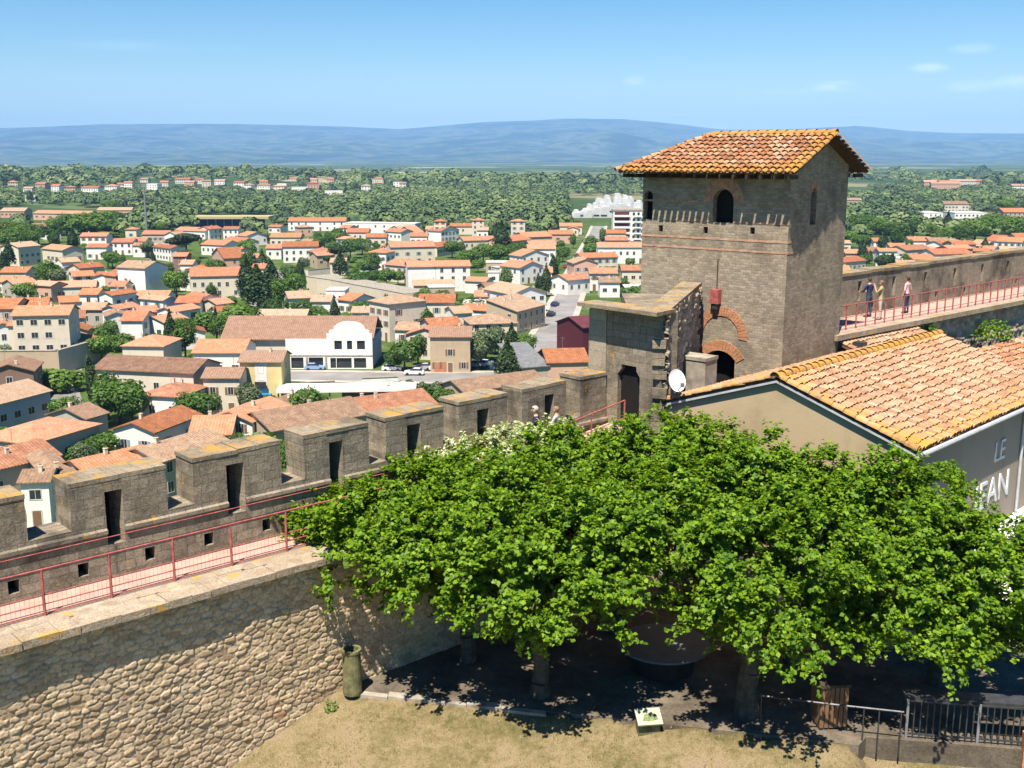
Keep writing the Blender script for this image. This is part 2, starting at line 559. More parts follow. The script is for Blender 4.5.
M['shutter_brown'] = plain('brown_shutter', (0.20, 0.11, 0.06), 0.7, 0.2)
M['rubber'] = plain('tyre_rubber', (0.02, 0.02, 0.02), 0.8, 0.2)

# ------------------------------------------------------------------ wall frame: s along the rampart, q outwards, z up
TH = R(48)
WD = Vector((math.sin(TH), math.cos(TH), 0))
WN = Vector((math.cos(TH), -math.sin(TH), 0))
WO = Vector((-10.89, 21.81, 0))
WROT = math.atan2(WD.y, WD.x)


def W(s, q, z):
    return WO + WD * s - WN * q + Vector((0, 0, z))


def wall_q(x, y):
    return -((x - WO.x) * WN.x + (y - WO.y) * WN.y)


# ------------------------------------------------------------------ the ground, one sheet to beyond the hills
def sstep(t):
    t = np.clip(t, 0, 1)
    return t * t * (3 - 2 * t)


def terrain(x, y):
    q = -((x - WO.x) * WN.x + (y - WO.y) * WN.y)
    z = 25.5 * (1 - sstep((q - 3.2) / 70.0))
    z = np.where(q < 3.2, 25.5, z)
    r = np.hypot(x, y)
    # the low ridge with the hamlet
    z = z + 14 * np.exp(-((y - 2050) / 420.0) ** 2 - ((x + 700) / 700.0) ** 2)
    z = z + 16 * np.exp(-((y - 3000) / 500.0) ** 2 - ((x - 1750) / 450.0) ** 2)
    return z


rad = np.concatenate([np.linspace(4, 160, 40), np.geomspace(170, 23800, 60)])
ang = np.radians(np.arange(0, 360, 2.5))
gx = (rad[:, None] * np.sin(ang)[None, :]).ravel()
gy = (rad[:, None] * np.cos(ang)[None, :]).ravel()
na = len(ang)
V = np.stack([gx, gy, terrain(gx, gy)], 1)
V = np.vstack([V, [[0, 0, 25.5]]])
Fq = []
for i in range(len(rad) - 1):
    for j in range(na):
        k = (j + 1) % na
        Fq.append((i * na + j, i * na + k, (i + 1) * na + k, (i + 1) * na + j))
for j in range(na):
    k = (j + 1) % na
    Fq.append((len(V) - 1, k, j, j))
t = NT('plain_and_gardens')
c = t.coords()
r_ = t.n('ShaderNodeVectorMath', {0: c}, operation='LENGTH').outputs['Value']
wc = t.n('ShaderNodeTexNoise', {'Vector': c, 'Scale': 0.004, 'Detail': 3})
cw = t.n('ShaderNodeVectorMath', {0: c, 1: t.n('ShaderNodeVectorMath', {0: wc.outputs['Color'], 'Scale': 160.0}, operation='SCALE').outputs[0]}, operation='ADD').outputs[0]
vo = t.n('ShaderNodeTexVoronoi', {'Vector': cw, 'Scale': 0.0042})
fs = t.n('ShaderNodeSeparateColor', {0: vo.outputs['Color']})
fields = t.ramp(fs.outputs[0], [(0.0, (0.05, 0.085, 0.03)), (0.3, (0.10, 0.135, 0.05)), (0.5, (0.06, 0.09, 0.035)), (0.66, (0.20, 0.19, 0.10)), (0.8, (0.09, 0.13, 0.04)), (0.9, (0.34, 0.29, 0.20)), (1.0, (0.06, 0.09, 0.03))], 'CONSTANT')
wood = t.smooth(t.noise(c, 0.0016, 5, 0.65), 0.46, 0.56)
fields = t.mix(wood, fields, (0.045, 0.075, 0.025))
gn = t.noise(c, 0.07, 5, 0.7)
gard = t.ramp(gn, [(0.36, (0.045, 0.08, 0.018)), (0.56, (0.085, 0.125, 0.032)), (0.63, (0.20, 0.17, 0.12)), (0.74, (0.34, 0.28, 0.215))])
col = t.mix(t.smooth(r_, 620.0, 950.0), gard, fields)
col = t.mix(1.0, col, t.ramp(t.noise(c, 0.5, 4, 0.7), [(0.3, (0.75, 0.75, 0.75)), (0.7, (1.2, 1.2, 1.2))]), 'MULTIPLY')
M['ground'] = t.principled(col, 1.0, None, 0.05)
structure(link('ground', np_mesh('ground', V, Fq, M['ground'], True)))

# ------------------------------------------------------------------ far hills (10 to 24 km off)
sil = [(-400, 130), (0, 128), (60, 126), (110, 124), (240, 123.5), (330, 126), (400, 128.5), (440, 125.5), (490, 121.5), (530, 120), (560, 118), (620, 118.5),
       (660, 122), (690, 126), (720, 129.5), (780, 129), (850, 125.5), (900, 131), (950, 132.5), (1024, 133), (1400, 136)]
sx_, sy_ = [a for a, b in sil], [b for a, b in sil]
nxm, nym = 420, 64
mx_ = np.linspace(-15500, 15500, nxm)
tY = np.linspace(0, 1.25, nym)
XX = np.zeros((nym, nxm)); YY = np.zeros((nym, nxm)); ZZ = np.zeros((nym, nxm))
rs = np.random.RandomState(3)


def vnoise(x, y, seed):
    """smooth value noise"""
    xi, yi = np.floor(x).astype(int), np.floor(y).astype(int)
    xf, yf = x - xi, y - yi
    xf, yf = xf * xf * (3 - 2 * xf), yf * yf * (3 - 2 * yf)

    def h(a, b):
        n = (a * 374761393 + b * 668265263 + seed * 1442695041) & 0x7fffffff
        n = ((n ^ (n >> 13)) * 1274126177) & 0x7fffffff
        return (n ^ (n >> 16)) / 0x7fffffff
    return (h(xi, yi) * (1 - xf) + h(xi + 1, yi) * xf) * (1 - yf) + (h(xi, yi + 1) * (1 - xf) + h(xi + 1, yi + 1) * xf) * yf


def fbm(x, y, seed, octv=4):
    s, a = 0, 0.5
    for k in range(octv):
        s = s + a * vnoise(x * 2 ** k, y * 2 ** k, seed + k)
        a *= 0.5
    return s


YP = 20000.0
px_ = 512 + mx_ / YP * F / math.cos(PITCH) * 0.985
elev = np.interp(px_, sx_, sy_)
for j in range(nym):
    Yj = 9500 + (YP - 9500) * tY[j]
    tt = tY[j]
    ratio = np.array([ray(512, e).z / ray(512, e).y for e in elev])
    top = HC + ratio * YP
    if tt <= 1:
        zz = top * (tt ** 1.35)
    else:
        zz = top * (1 - (tt - 1) * 1.6)
    nzv = fbm(mx_ / 1700, np.full(nxm, Yj / 1700), 5) - 0.47
    amp = 420 * min(1, tt * 3) * max(0.11, 1 - abs(tt - 0.45) * 1.75)
    XX[j] = mx_ * (Yj / YP)
    YY[j] = Yj
    ZZ[j] = np.minimum(zz + nzv * amp, 880) - (6 if tt < 0.02 else 0)
V = np.stack([XX.ravel(), YY.ravel(), ZZ.ravel()], 1)
Fq = [(j * nxm + i, j * nxm + i + 1, (j + 1) * nxm + i + 1, (j + 1) * nxm + i) for j in range(nym - 1) for i in range(nxm - 1)]
t = NT('wooded_hills')
c = t.coords()
n1 = t.noise(c, 0.0012, 6, 0.65)
col = t.ramp(n1, [(0.30, (0.006, 0.014, 0.010)), (0.46, (0.03, 0.045, 0.02)), (0.53, (0.11, 0.12, 0.06)), (0.58, (0.02, 0.034, 0.016)), (0.66, (0.06, 0.08, 0.035)), (0.72, (0.40, 0.35, 0.26))])
M['hills'] = t.principled(col, 1.0, None, 0.05)
structure(link('hills', np_mesh('hills', V, Fq, M['hills'], True)))

# ------------------------------------------------------------------ haze: one closed box round everything
hz = MB().box(-24500, 24500, -24500, 24500, -30, 900).build('haze', [])
tag(hz, 'thin blue summer haze lying over the whole plain', None, None, 'stuff')
hm = bpy.data.materials.new('summer_haze')
hm.use_nodes = True
ht = hm.node_tree
ht.nodes.clear()
ho = ht.nodes.new('ShaderNodeOutputMaterial')
hv = ht.nodes.new('ShaderNodeVolumePrincipled')
HAZE = 6.0e-5
hv.inputs['Color'].default_value = (0.30, 0.57, 1.0, 1)
hv.inputs['Density'].default_value = HAZE
hv.inputs['Anisotropy'].default_value = -0.3
ht.links.new(hv.outputs[0], ho.inputs['Volume'])
hz.data.materials.append(hm)


# ------------------------------------------------------------------ lawn, terrace
def kerb_y(x):
    line = 27.78 - 0.225 * (x + 5.52)
    k = np.clip((x - 8.5) / .3, 0, 1)
    return line * (1 - k) + (24.86 - .16 * (x - 9.75)) * k


def lawn_z(x, y):
    d = np.clip(kerb_y(x) - y, 0, 8)
    return 29.885 - 0.355 * d - .55 * np.clip((x - 8.3) / .5, 0, 1)


gxv = np.arange(-16, 19, 0.25)
gyv = np.arange(10, 29.5, 0.25)
LX, LY = np.meshgrid(gxv, gyv)
bumpy = 0.10 * (fbm(LX * 0.8, LY * 0.8, 11) - 0.47)
LZ = lawn_z(LX, LY) + bumpy * np.clip((kerb_y(LX) - LY) / 1.0, 0, 1)
LZ = np.where(LY > kerb_y(LX) + 0.1, np.where(LX > 8.4, 29.885 - .55, np.where(LX < -4.4, 29.9, 29.6)), LZ)
nx_, ny_ = len(gxv), len(gyv)
V = np.stack([LX.ravel(), LY.ravel(), LZ.ravel()], 1)
Fq = [(j * nx_ + i, j * nx_ + i + 1, (j + 1) * nx_ + i + 1, (j + 1) * nx_ + i) for j in range(ny_ - 1) for i in range(nx_ - 1)]
t = NT('dry_lawn')
c = t.coords()
a1, a2, a3 = t.noise(c, 0.55, 5, 0.65), t.noise(c, 5.0, 5, 0.7), t.noise(c, 34.0, 3, 0.7)
col = t.ramp(t.math('ADD', t.math('MULTIPLY', a1, 0.6), t.math('MULTIPLY', a2, 0.42)),
             [(0.34, (0.085, 0.085, 0.03)), (0.44, (0.175, 0.14, 0.065)), (0.55, (0.275, 0.21, 0.12)), (0.70, (0.29, 0.21, 0.145))])
col = t.mix(1.0, col, t.ramp(a3, [(0.3, (0.62, 0.62, 0.6)), (0.7, (1.3, 1.3, 1.25))]), 'MULTIPLY')
M['lawn'] = t.principled(col, 1.0, t.bump(t.math('ADD', a3, a2), 0.8, 0.05), 0.05)
structure(link('lawn', np_mesh('lawn', V, Fq, M['lawn'], True)))

# short dry blades over the lawn
rs = np.random.RandomState(5)
nb = 26000
bx = rs.uniform(-9, 12, nb); by = rs.uniform(20, 28.5, nb)
keep = (by < kerb_y(bx) - 0.05) & (wall_q(bx, by) < 0.0)
bx, by = bx[keep], by[keep]
dens = fbm(bx * 0.9, by * 0.9, 21)
keep = dens + rs.uniform(-.2, .2, len(bx)) > 0.42
bx, by = bx[keep], by[keep]
bz = lawn_z(bx, by) - 0.03
hgt = rs.uniform(0.05, 0.13, len(bx)); th_ = rs.uniform(0, 2 * np.pi, len(bx))
lean = rs.uniform(-.05, .05, (len(bx), 2))
w_ = 0.012
P0 = np.stack([bx - np.cos(th_) * w_, by - np.sin(th_) * w_, bz], 1)
P1 = np.stack([bx + np.cos(th_) * w_, by + np.sin(th_) * w_, bz], 1)
P2 = np.stack([bx + lean[:, 0], by + lean[:, 1], bz + hgt], 1)
V = np.stack([P0, P1, P2], 1).reshape(-1, 3)
M['blade'] = leaf_mat('dry_grass_blade', (0.10, 0.12, 0.03), (0.48, 0.38, 0.18), 0.3, 0.0)
o = link('grass', np_mesh('grass', V, np.arange(len(V)).reshape(-1, 3), M['blade']))
tag(o, 'short dry yellow grass growing on the sloping lawn', None, None, 'stuff')

# paved terrace under the plane trees, with a pale kerb along the lawn
mb = MB()
kx = [-4.66, -4, -2, 0, 2, 4, 6, 8, 8.5, 8.8, 12, 14, 18]
pts = [(x, float(kerb_y(x))) for x in kx] + [(26, 30), (30, 60)] + [tuple(W(48, 0.3, 0)[:2]), tuple(W(8.5, 0.3, 0)[:2])]
from mathutils.geometry import tessellate_polygon
nP = len(pts)
mb.add([(x_, y_, 29.9) for x_, y_ in pts], [tuple(q) for q in tessellate_polygon([[Vector((x_, y_, 0)) for x_, y_ in pts]])])
mb.add([(x_, y_, 29.9) for x_, y_ in pts] + [(x_, y_, 29.0) for x_, y_ in pts], [((i + 1) % nP, i, nP + i, nP + (i + 1) % nP)[::-1] for i in range(nP)])
t = NT('terrace_gravel')
c = t.coords()
a1, a2 = t.noise(c, 0.8, 5, 0.7), t.noise(c, 14, 4, 0.7)
col = t.ramp(a1, [(0.35, (0.085, 0.07, 0.052)), (0.65, (0.19, 0.155, 0.115))])
col = t.mix(1.0, col, t.ramp(a2, [(0.3, (0.7, 0.7, 0.7)), (0.7, (1.2, 1.2, 1.2))]), 'MULTIPLY')
M['terrace'] = t.principled(col, 1.0, t.bump(a2, 0.6, 0.03), 0.05)
structure(mb.build('terrace', M['terrace']))
mb = MB()
rk = random.Random(2)
x = -4.5
while x < 1.5:
    L = rk.uniform(0.7, 1.2)
    if rk.random() < .35:
        x += L
        continue
    a, b = x, min(x + L, 8.4)
    ya, yb = kerb_y(a), kerb_y(b)
    j = rk.uniform(-.05, .05)
    zt = 29.905 + rk.uniform(-.012, .012)
    p = [(a + .008, ya - .17 + j), (b - .008, yb - .17 + j), (b - .008, yb + .10 + j), (a + .008, ya + .10 + j)]
    mb.prism(p, 29.5, zt)
    x = b
structure(mb.build('terrace_kerb', M['concrete']))


# ------------------------------------------------------------------ wall faces with openings
def holes_wall(mb, outer, holes, fmap, thick=0.6, mat=0, back=True, sides=True):
    """outer: list of (u,z); holes: list of dict(p=[(u,z)..], d=depth, dark=matidx, splay=s). fmap(u, depth, z) -> point. depth 0 is the seen face"""
    bm = bmesh.new()
    edges = []

    def loop(pts):
        vv = [bm.verts.new((u, z, 0)) for u, z in pts]
        for i in range(len(vv)):
            edges.append(bm.edges.new((vv[i], vv[(i + 1) % len(vv)])))
    loop(outer)
    for h in holes:
        loop(h['p'])
    bmesh.ops.triangle_fill(bm, use_beauty=True, use_dissolve=False, edges=edges)
    bm.verts.index_update()
    vs_ = [fmap(v.co.x, 0.0, v.co.y) for v in bm.verts]
    fs = []
    for f in bm.faces:
        idx = [v.index for v in f.verts]
        if f.normal.z < 0:
            idx.reverse()
        fs.append(tuple(idx))
    bm.free()
    mb.add(vs_, fs, mat)
    n = len(outer)
    ccw = sum((outer[i][0] * outer[(i + 1) % n][1] - outer[(i + 1) % n][0] * outer[i][1]) for i in range(n)) > 0
    oo = outer if ccw else list(reversed(outer))
    if sides:
        a = [fmap(u, 0, z) for u, z in oo]
        b = [fmap(u, thick, z) for u, z in oo]
        mb.add(a + b, [((i + 1) % n, i, n + i, n + (i + 1) % n) for i in range(n)], mat)
    if back:
        from mathutils.geometry import tessellate_polygon
        tr = tessellate_polygon([[Vector((u, z, 0)) for u, z in oo]])
        mb.add([fmap(u, thick, z) for u, z in oo], [tuple(reversed(q)) for q in tr], mat)
    for h in holes:
        p = h['p']
        d = h.get('d', 0.35)
        sp = h.get('splay', 1.0)
        cu = sum(u for u, z in p) / len(p)
        anchor = h.get('anchor', cu)
        bk = [(anchor + (u - anchor) * sp, z) for u, z in p]
        m_ = len(p)
        a = [fmap(u, 0, z) for u, z in p]
        b = [fmap(u, d, z) for u, z in bk]
        cc = sum((p[i][0] * p[(i + 1) % m_][1] - p[(i + 1) % m_][0] * p[i][1]) for i in range(m_)) > 0
        fs = [(i, (i + 1) % m_, m_ + (i + 1) % m_, m_ + i) for i in range(m_)]
        if not cc:
            fs = [tuple(reversed(f)) for f in fs]
        mb.add(a + b, fs, mat)
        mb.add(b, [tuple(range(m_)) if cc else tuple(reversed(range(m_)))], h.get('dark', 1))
    return mb


def rect(u0, u1, z0, z1):
    return [(u0, z0), (u1, z0), (u1, z1), (u0, z1)]


def arch(u0, u1, z0, zs, rise, n=10):
    """opening with a curved head"""
    cu, hw = (u0 + u1) / 2, (u1 - u0) / 2
    p = [(u0, z0), (u1, z0)]
    if rise >= hw * 0.98:
        for i in range(n + 1):
            a = math.pi * i / n
            p.append((cu + hw * math.cos(a), zs + hw * math.sin(a)))
    else:
        rad_ = (hw * hw + rise * rise) / (2 * rise)
        a0 = math.asin(hw / rad_)
        for i in range(n + 1):
            a = a0 - 2 * a0 * i / n
            p.append((cu + rad_ * math.sin(a), zs + rise - rad_ + rad_ * math.cos(a)))
    return p


def rubble_sheet(name, s0, s1, z0, z1, res, sw, sh, amp, mats, fmap, seed, parent=None, smooth=True):
    """a wall face of separate bulging stones, real relief"""
    rs_ = np.random.RandomState(seed)
    ns, nz_ = int((s1 - s0) / res) + 1, int((z1 - z0) / res) + 1
    S, Z = np.meshgrid(np.linspace(s0, s1, ns), np.linspace(z0, z1, nz_))
    # wavy courses
    wob = 0.35 * sh * (fbm(S * 0.9, Z * 0.9, seed) - 0.47) * 4
    a, b = S / sw, (Z + wob) / sh
    ai, bi = np.floor(a).astype(int), np.floor(b).astype(int)
    f1 = np.full(S.shape, 9.0); f2 = np.full(S.shape, 9.0); cid = np.zeros(S.shape)

    def hsh(i, j, k):
        n = (i * 73856093 ^ j * 19349663 ^ (k + seed) * 83492791) & 0x7fffffff
        n = ((n ^ (n >> 13)) * 1274126177) & 0x7fffffff
        return (n & 0xffff) / 65535.0
    for di in (-2, -1, 0, 1, 2):
        for dj in (-1, 0, 1):
            I, J = ai + di, bi + dj
            px = I + 0.5 + (hsh(I, J, 1) - 0.5) * 0.75 + 0.5 * (J % 2)
            py = J + 0.5 + (hsh(I, J, 2) - 0.5) * 0.55
            dx, dy = np.abs(a - px), np.abs(b - py)
            dd = (dx ** 2.4 + (dy * 0.95) ** 2.4) ** (1 / 2.4) + (hsh(I, J, 5) - 0.5) * 0.18
            nw = dd < f1
            f2 = np.where(nw, f1, np.minimum(f2, dd))
            cid = np.where(nw, hsh(I, J, 3), cid)
            f1 = np.where(nw, dd, f1)
    e = np.clip((f2 - f1) / 0.26, 0, 1)
    dome = 1 - (1 - e) ** 2.2
    hgt_ = amp * dome * (0.5 + 0.85 * np.modf(cid * 7.3)[0]) + 0.012 * (fbm(S * 9, Z * 9, seed + 3) - 0.47) + 0.05 * (fbm(S * 1.5, Z * 1.5, seed + 9) - 0.47)
    tilt = (np.modf(cid * 13.7)[0] - 0.5) * 0.5 * amp * (b - np.floor(b))
    hgt_ = hgt_ + tilt * dome
    V_ = np.array([fmap(s, -h, z) for s, h, z in zip(S.ravel(), hgt_.ravel(), Z.ravel())])
    I = np.arange(ns * nz_).reshape(nz_, ns)
    Fq_ = np.stack([I[:-1, :-1].ravel(), I[:-1, 1:].ravel(), I[1:, 1:].ravel(), I[1:, :-1].ravel()], 1)
    me = np_mesh(name, V_, Fq_, mats, smooth, {'cell': cid.ravel(), 'joint': (1 - np.clip(e * 1.6, 0, 1)).ravel()})
    return link(name, me, parent)


# ------------------------------------------------------------------ the rampart on the left
ZW = 33.85
ramp_w = thing('rampart_wall', 'crenellated grey stone rampart with arrow slits and a railed walkway, left of the tower', 'rampart', (WO.x, WO.y, 0), WROT)
mb = MB()
mb.box(-9, 21, 0.14, 3.08, 8, 33.6)
mb.build('wall_core', M['ashlar'], ramp_w)
rubble_sheet('rubble_face', -4.5, 15.5, 26.2, 33.62, 0.026, 0.31, 0.14, 0.036, M['rubble'], lambda s, d, z: (s, 0.12 + d, z), 4, ramp_w)
# ledge of separate coping stones
mb = MB()
s = -9.0
rk = random.Random(4)
while s < 21:
    L = rk.uniform(0.45, 0.95)
    e_ = min(s + L, 21.0)
    j = rk.uniform(-.02, .02)
    zt = ZW + rk.uniform(-.012, .012)
    ym = rk.uniform(0.38, 0.55)
    mb.box(s + .006, e_ - .006, -0.20 + j, ym - .004, ZW - 0.18, zt)
    mb.box(s + .004 + .1, e_ - .004 + .1 if e_ < 20.8 else e_, ym + .004, 0.9, ZW - 0.22, ZW + rk.uniform(-.012, .012) + .003)
    s = e_
mb.build('ledge', M['ledge'], ramp_w)
mb = MB()
mb.box(-9, 13, 0.905, 2.095, 33.55, ZW + .008)
mb.add([(13, .905, 33.55), (21, .905, 33.55), (21, 2.095, 33.55), (13, 2.095, 33.55), (13, .905, ZW + .008), (21, .905, 34.93), (21, 2.095, 34.93), (13, 2.095, ZW + .008)],
       [(0, 3, 2, 1), (4, 5, 6, 7), (0, 1, 5, 4), (1, 2, 6, 5), (2, 3, 7, 6), (3, 0, 4, 7)])
mb.build('walkway', M['walk'], ramp_w)
merl = [(-7.1, -4.75), (-4.0, -1.6), (-0.85, 1.41), (2.42, 4.84), (5.56, 8.11), (8.83, 10.98), (11.58, 13.73), (14.35, 16.33), (16.98, 18.98), (19.64, 20.95)]
slits = [(-6.2, -5.75), (-3.1, -2.65), (0.1, 0.55), (3.26, 3.70), (6.49, 7.0), (9.65, 10.1), (12.36, 12.86), (15.08, 15.56), (18.0, 18.42)]


def mtop(s):
    return 36.37 + 0.0175 * s


outer = [(-9, 33.5), (21, 33.5), (21, 35.3)]
for a, b in reversed(merl):
    za, zb = mtop(a), mtop(b)
    w1, w2 = rk.uniform(-.02, .02), rk.uniform(-.02, .02)
    jt = lambda q=.022: rk.uniform(-q, q)
    sz0 = 35.27
    outer += [(b, sz0 + .012 * b * .3), (b + jt(), sz0 + .3), (b + jt(), sz0 + .62), (b + jt(), sz0 + .9), (b + jt(), zb - .07), (b - .05 + jt(), zb + w1 * .5)]
    for k_ in (.8, .6, .42, .2):
        outer.append((a + (b - a) * k_, za + (zb - za) * k_ + jt(.018)))
    outer += [(a + .05 + jt(), za + w2 * .5), (a + jt(), za - .07), (a + jt(), sz0 + .85), (a + jt(), sz0 + .5), (a + jt(), sz0 + .22), (a, sz0 + .012 * a * .3)]
outer += [(-9, 35.2)]
holes = []
for a, b in slits:
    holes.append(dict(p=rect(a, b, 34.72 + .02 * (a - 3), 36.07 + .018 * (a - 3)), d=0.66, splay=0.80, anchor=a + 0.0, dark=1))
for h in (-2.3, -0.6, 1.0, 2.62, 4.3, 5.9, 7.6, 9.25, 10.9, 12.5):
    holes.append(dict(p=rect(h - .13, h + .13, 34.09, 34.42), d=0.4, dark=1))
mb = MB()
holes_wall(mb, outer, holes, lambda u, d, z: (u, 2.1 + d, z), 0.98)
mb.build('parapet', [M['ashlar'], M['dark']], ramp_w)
mb = MB()
edges_ = sorted([x for ab in slits for x in ab])
prev = -9.0
for a, b in slits + [(21, 21)]:
    mb.add([(prev, 2.1, 34.99), (a, 2.1, 34.99), (a, 2.03, 35.03), (prev, 2.03, 35.03), (prev, 2.1, 35.16), (a, 2.1, 35.16), (prev, 2.03, 35.12), (a, 2.03, 35.12)],
           [(0, 3, 2, 1)[::-1], (3, 2, 7, 6), (6, 7, 5, 4)])
    prev = b
mb.build('string_course', M['ashlar'], ramp_w)
for a, b in merl:
    mb = MB()
    za, zb = mtop(a), mtop(b)
    n = max(2, int((b - a) / 0.6))
    for k in range(n):
        u0, u1 = a + (b - a) * k / n, a + (b - a) * (k + 1) / n
        zz = za + (zb - za) * (k + .5) / n + rk.uniform(.012, .03)
        d0, d1 = rk.uniform(-.022, -.004), rk.uniform(0.004, .03)
        mb.box(u0 + .003 - (0.012 if k == 0 else 0), u1 - .003 + (0.012 if k == n - 1 else 0), 2.1 + d0, 3.08 + d1, zz - .11, zz)
    mb.build('merlon_cap', M['coping'], ramp_w)


# ------------------------------------------------------------------ railings
def railing(name, label, pts, h, rails, mesh_fill, parent=None, r=0.022, group=None):
    """pts: world points of the post feet"""
    o = thing(name, label, 'railing', pts[0], 0, group)
    P = [p - pts[0] for p in pts]
    for p in P:
        MB().box(p.x - .025, p.x + .025, p.y - .025, p.y + .025, p.z, p.z + h).build('post', M['red'], o)
    for k, z in enumerate(rails):
        mb = MB()
        for a, b in zip(P[:-1], P[1:]):
            up = Vector((0, 0, z))
            mb.tube(a + up, b + up, r * (1.25 if k == 0 else 0.75), None, 6)
        mb.build('handrail' if k == 0 else 'rail', M['red'], o)
    if mesh_fill:
        mb = MB()
        for a, b in zip(P[:-1], P[1:]):
            L = (b - a).length
            nw = int(L / 0.10)
            for i in range(1, nw):
                q = a.lerp(b, i / nw)
                mb.box(q.x - .0025, q.x + .0025, q.y - .0025, q.y + .0025, q.z + mesh_fill[0], q.z + mesh_fill[1])
        mb.build('wire_mesh', M['red'], o)
    return o


rail_s = [-5.0, -3.4, -1.85, -0.3, 1.26, 2.80, 4.37, 5.91, 7.5, 9.1, 10.7, 12.3, 13.9]
railing('walkway_railing', 'faded red steel railing along the left walkway, running down into the trees', [W(s, 0.92, ZW) for s in rail_s], 1.10, (1.10, 0.50, 0.28, 0.07), (0.07, 0.5))
rail_s = [13.95, 15.6, 17.3, 19.0, 20.6]
railing('stair_railing', 'short red railing rising to the dark doorway below the tower', [W(s, 0.92 - (0.0 if s < 15 else 0.0), ZW + max(0, (s - 13) / 7 * .95)) for s in rail_s], 1.10, (1.10, 0.5), None)
o = thing('wall_handrail', 'thin red handrail fixed to the inside of the crenellated parapet', 'handrail', (WO.x, WO.y, 0), WROT)
mb = MB()
mb.tube((-6, 1.99, 34.95), (13.5, 1.99, 34.98), .016, None, 6)
mb.build('handrail', M['red'], o)
for s in np.arange(-5.5, 13.5, 2.2):
    MB().tube((s, 2.09, 34.93), (s, 1.99, 34.95), .012, None, 5).build('bracket', M['red'], o)

# ------------------------------------------------------------------ roof tiles


class Tiles:
    def __init__(self):
        self.V, self.F, self.L = [], [], []

    def half(self, p0, p1, up, r0, r1, l0, l1, n=6, lift=0.0):
        """one half-round tile from p0 (lower end) to p1, bulging to 'up'"""
        d = (p1 - p0).normalized()
        side = d.cross(up).normalized()
        o = len(self.V)
        for p, r, l in ((p0, r0, l0), (p1, r1, l1)):
            for i in range(n + 1):
                a = math.pi * i / n
                self.V.append(p + side * (r * math.cos(a)) + up * (r * 0.85 * math.sin(a)))
                self.L.append(l)
        m = n + 1
        for i in range(n):
            self.F.append((o + i + 1, o + i, o + m + i, o + m + i + 1))

    def slope(self, o, ux, us, un, lo, hi, slen, cs, rl, lich, seed, teeth=False):
        rk_ = random.Random(seed)
        nrow = max(1, int(round(slen / rl)))
        rl = slen / nrow
        umin = min(lo(0), lo(slen)); umax = max(hi(0), hi(slen))
        nc = int((umax - umin) / cs) + 1
        for c_ in range(nc + 1):
            u = umin + c_ * cs
            slip = rk_.uniform(-.28, .0) * rl
            for r_i in range(nrow):
                s_ = max(0, r_i * rl + (slip if r_i else 0))
                sm = s_ + rl * 0.4
                if u < lo(sm) - cs * .3 or u > hi(sm) + cs * .3:
                    continue
                ju = rk_.uniform(-.012, .012); js = rk_.uniform(-.02, .02); ja = rk_.uniform(-.02, .02)
                rr = cs * (0.46 if r_i or not teeth else .36)
                p0 = o + ux * (u + ju) + us * (s_ + js) + un * (0.075 + rk_.uniform(-.008, .008))
                p1 = o + ux * (u + ju + ja) + us * (s_ + js + rl * (1.12 if r_i else 1.12)) + un * 0.035
                l = lich(u, sm)
                self.half(p0, p1, un, rr * 1.05, rr * 0.82, l, l)
                # channel tile between
                if u + cs / 2 < hi(sm):
                    q0 = o + ux * (u + cs / 2) + us * (s_ + (.19 if teeth and r_i == 0 else 0)) + un * 0.05
                    q1 = o + ux * (u + cs / 2) + us * (s_ + rl * 1.05) + un * 0.03
                    self.half(q0, q1, -un, cs * .36, cs * .36, l * .6, l * .6, 3)

    def line(self, a, b, up, r, step, lich, seed):
        rk_ = random.Random(seed)
        L = (b - a).length
        n = max(1, int(round(L / step)))
        d = (b - a) / n
        for i in range(n):
            p0 = a + d * i + up * rk_.uniform(.0, .015)
            self.half(p0 + up * .03, p0 + d * 1.12, up, r * 1.05, r * .9, lich, lich)

    def build(self, name, mat, parent):
        return link(name, np_mesh(name, np.array([tuple(v) for v in self.V]), self.F, mat, False, {'lichen': self.L}), parent)


# ------------------------------------------------------------------ the square tower
TROT = R(-41)
TX, TY = 10.22, 41.0
tower = thing('watch_tower', 'square stone watchtower with brick bands and a lichened orange tile roof', 'tower', (TX, TY, 0), TROT)
Wt, Dt = 6.5, 4.9
ZE = 43.41
ZR = 44.86
slope_t = (ZR - ZE) / 3.35


def wedge_top(x):
    return ZE + 0.02


mb = MB()
fm = lambda u, d, z: (u, d, z)
front_holes = [dict(p=arch(-3.23, -2.33, 41.55, 42.38, 0.45), d=0.3, dark=1),
               dict(p=arch(-6.43, -6.02, 41.55, 42.5, 0.2), d=0.25, dark=1),
               dict(p=arch(-3.34, -2.0, 34.0, 36.22, 0.33), d=0.45, dark=1)]
for u, z in ((-5.6, 41.22), (-3.52, 41.24), (-1.48, 41.3)):
    front_holes.append(dict(p=rect(u - .1, u + .1, z - .13, z + .13), d=0.4, dark=1))
holes_wall(mb, [(-Wt, 24), (0, 24), (0, ZE + .3), (-Wt, ZE + .3)], front_holes, fm, 1.0, back=False, sides=False)
fmr = lambda u, d, z: (-d, u, z)
holes_wall(mb, [(0, 24), (Dt, 24), (Dt, ZE + .3), (Dt / 2, ZE + .3 + slope_t * Dt / 2), (0, ZE + .3)],
           [dict(p=arch(1.74, 2.20, 41.5, 42.66, 0.23), d=0.22, dark=1)], fmr, 1.0, back=False, sides=False)
mb.poly([(-Wt, Dt, 24), (-Wt, 0, 24), (-Wt, 0, ZE + .3), (-Wt, Dt, ZE + .3)])
mb.poly([(0, Dt, 24), (-Wt, Dt, 24), (-Wt, Dt, ZE + .3), (0, Dt, ZE + .3)])
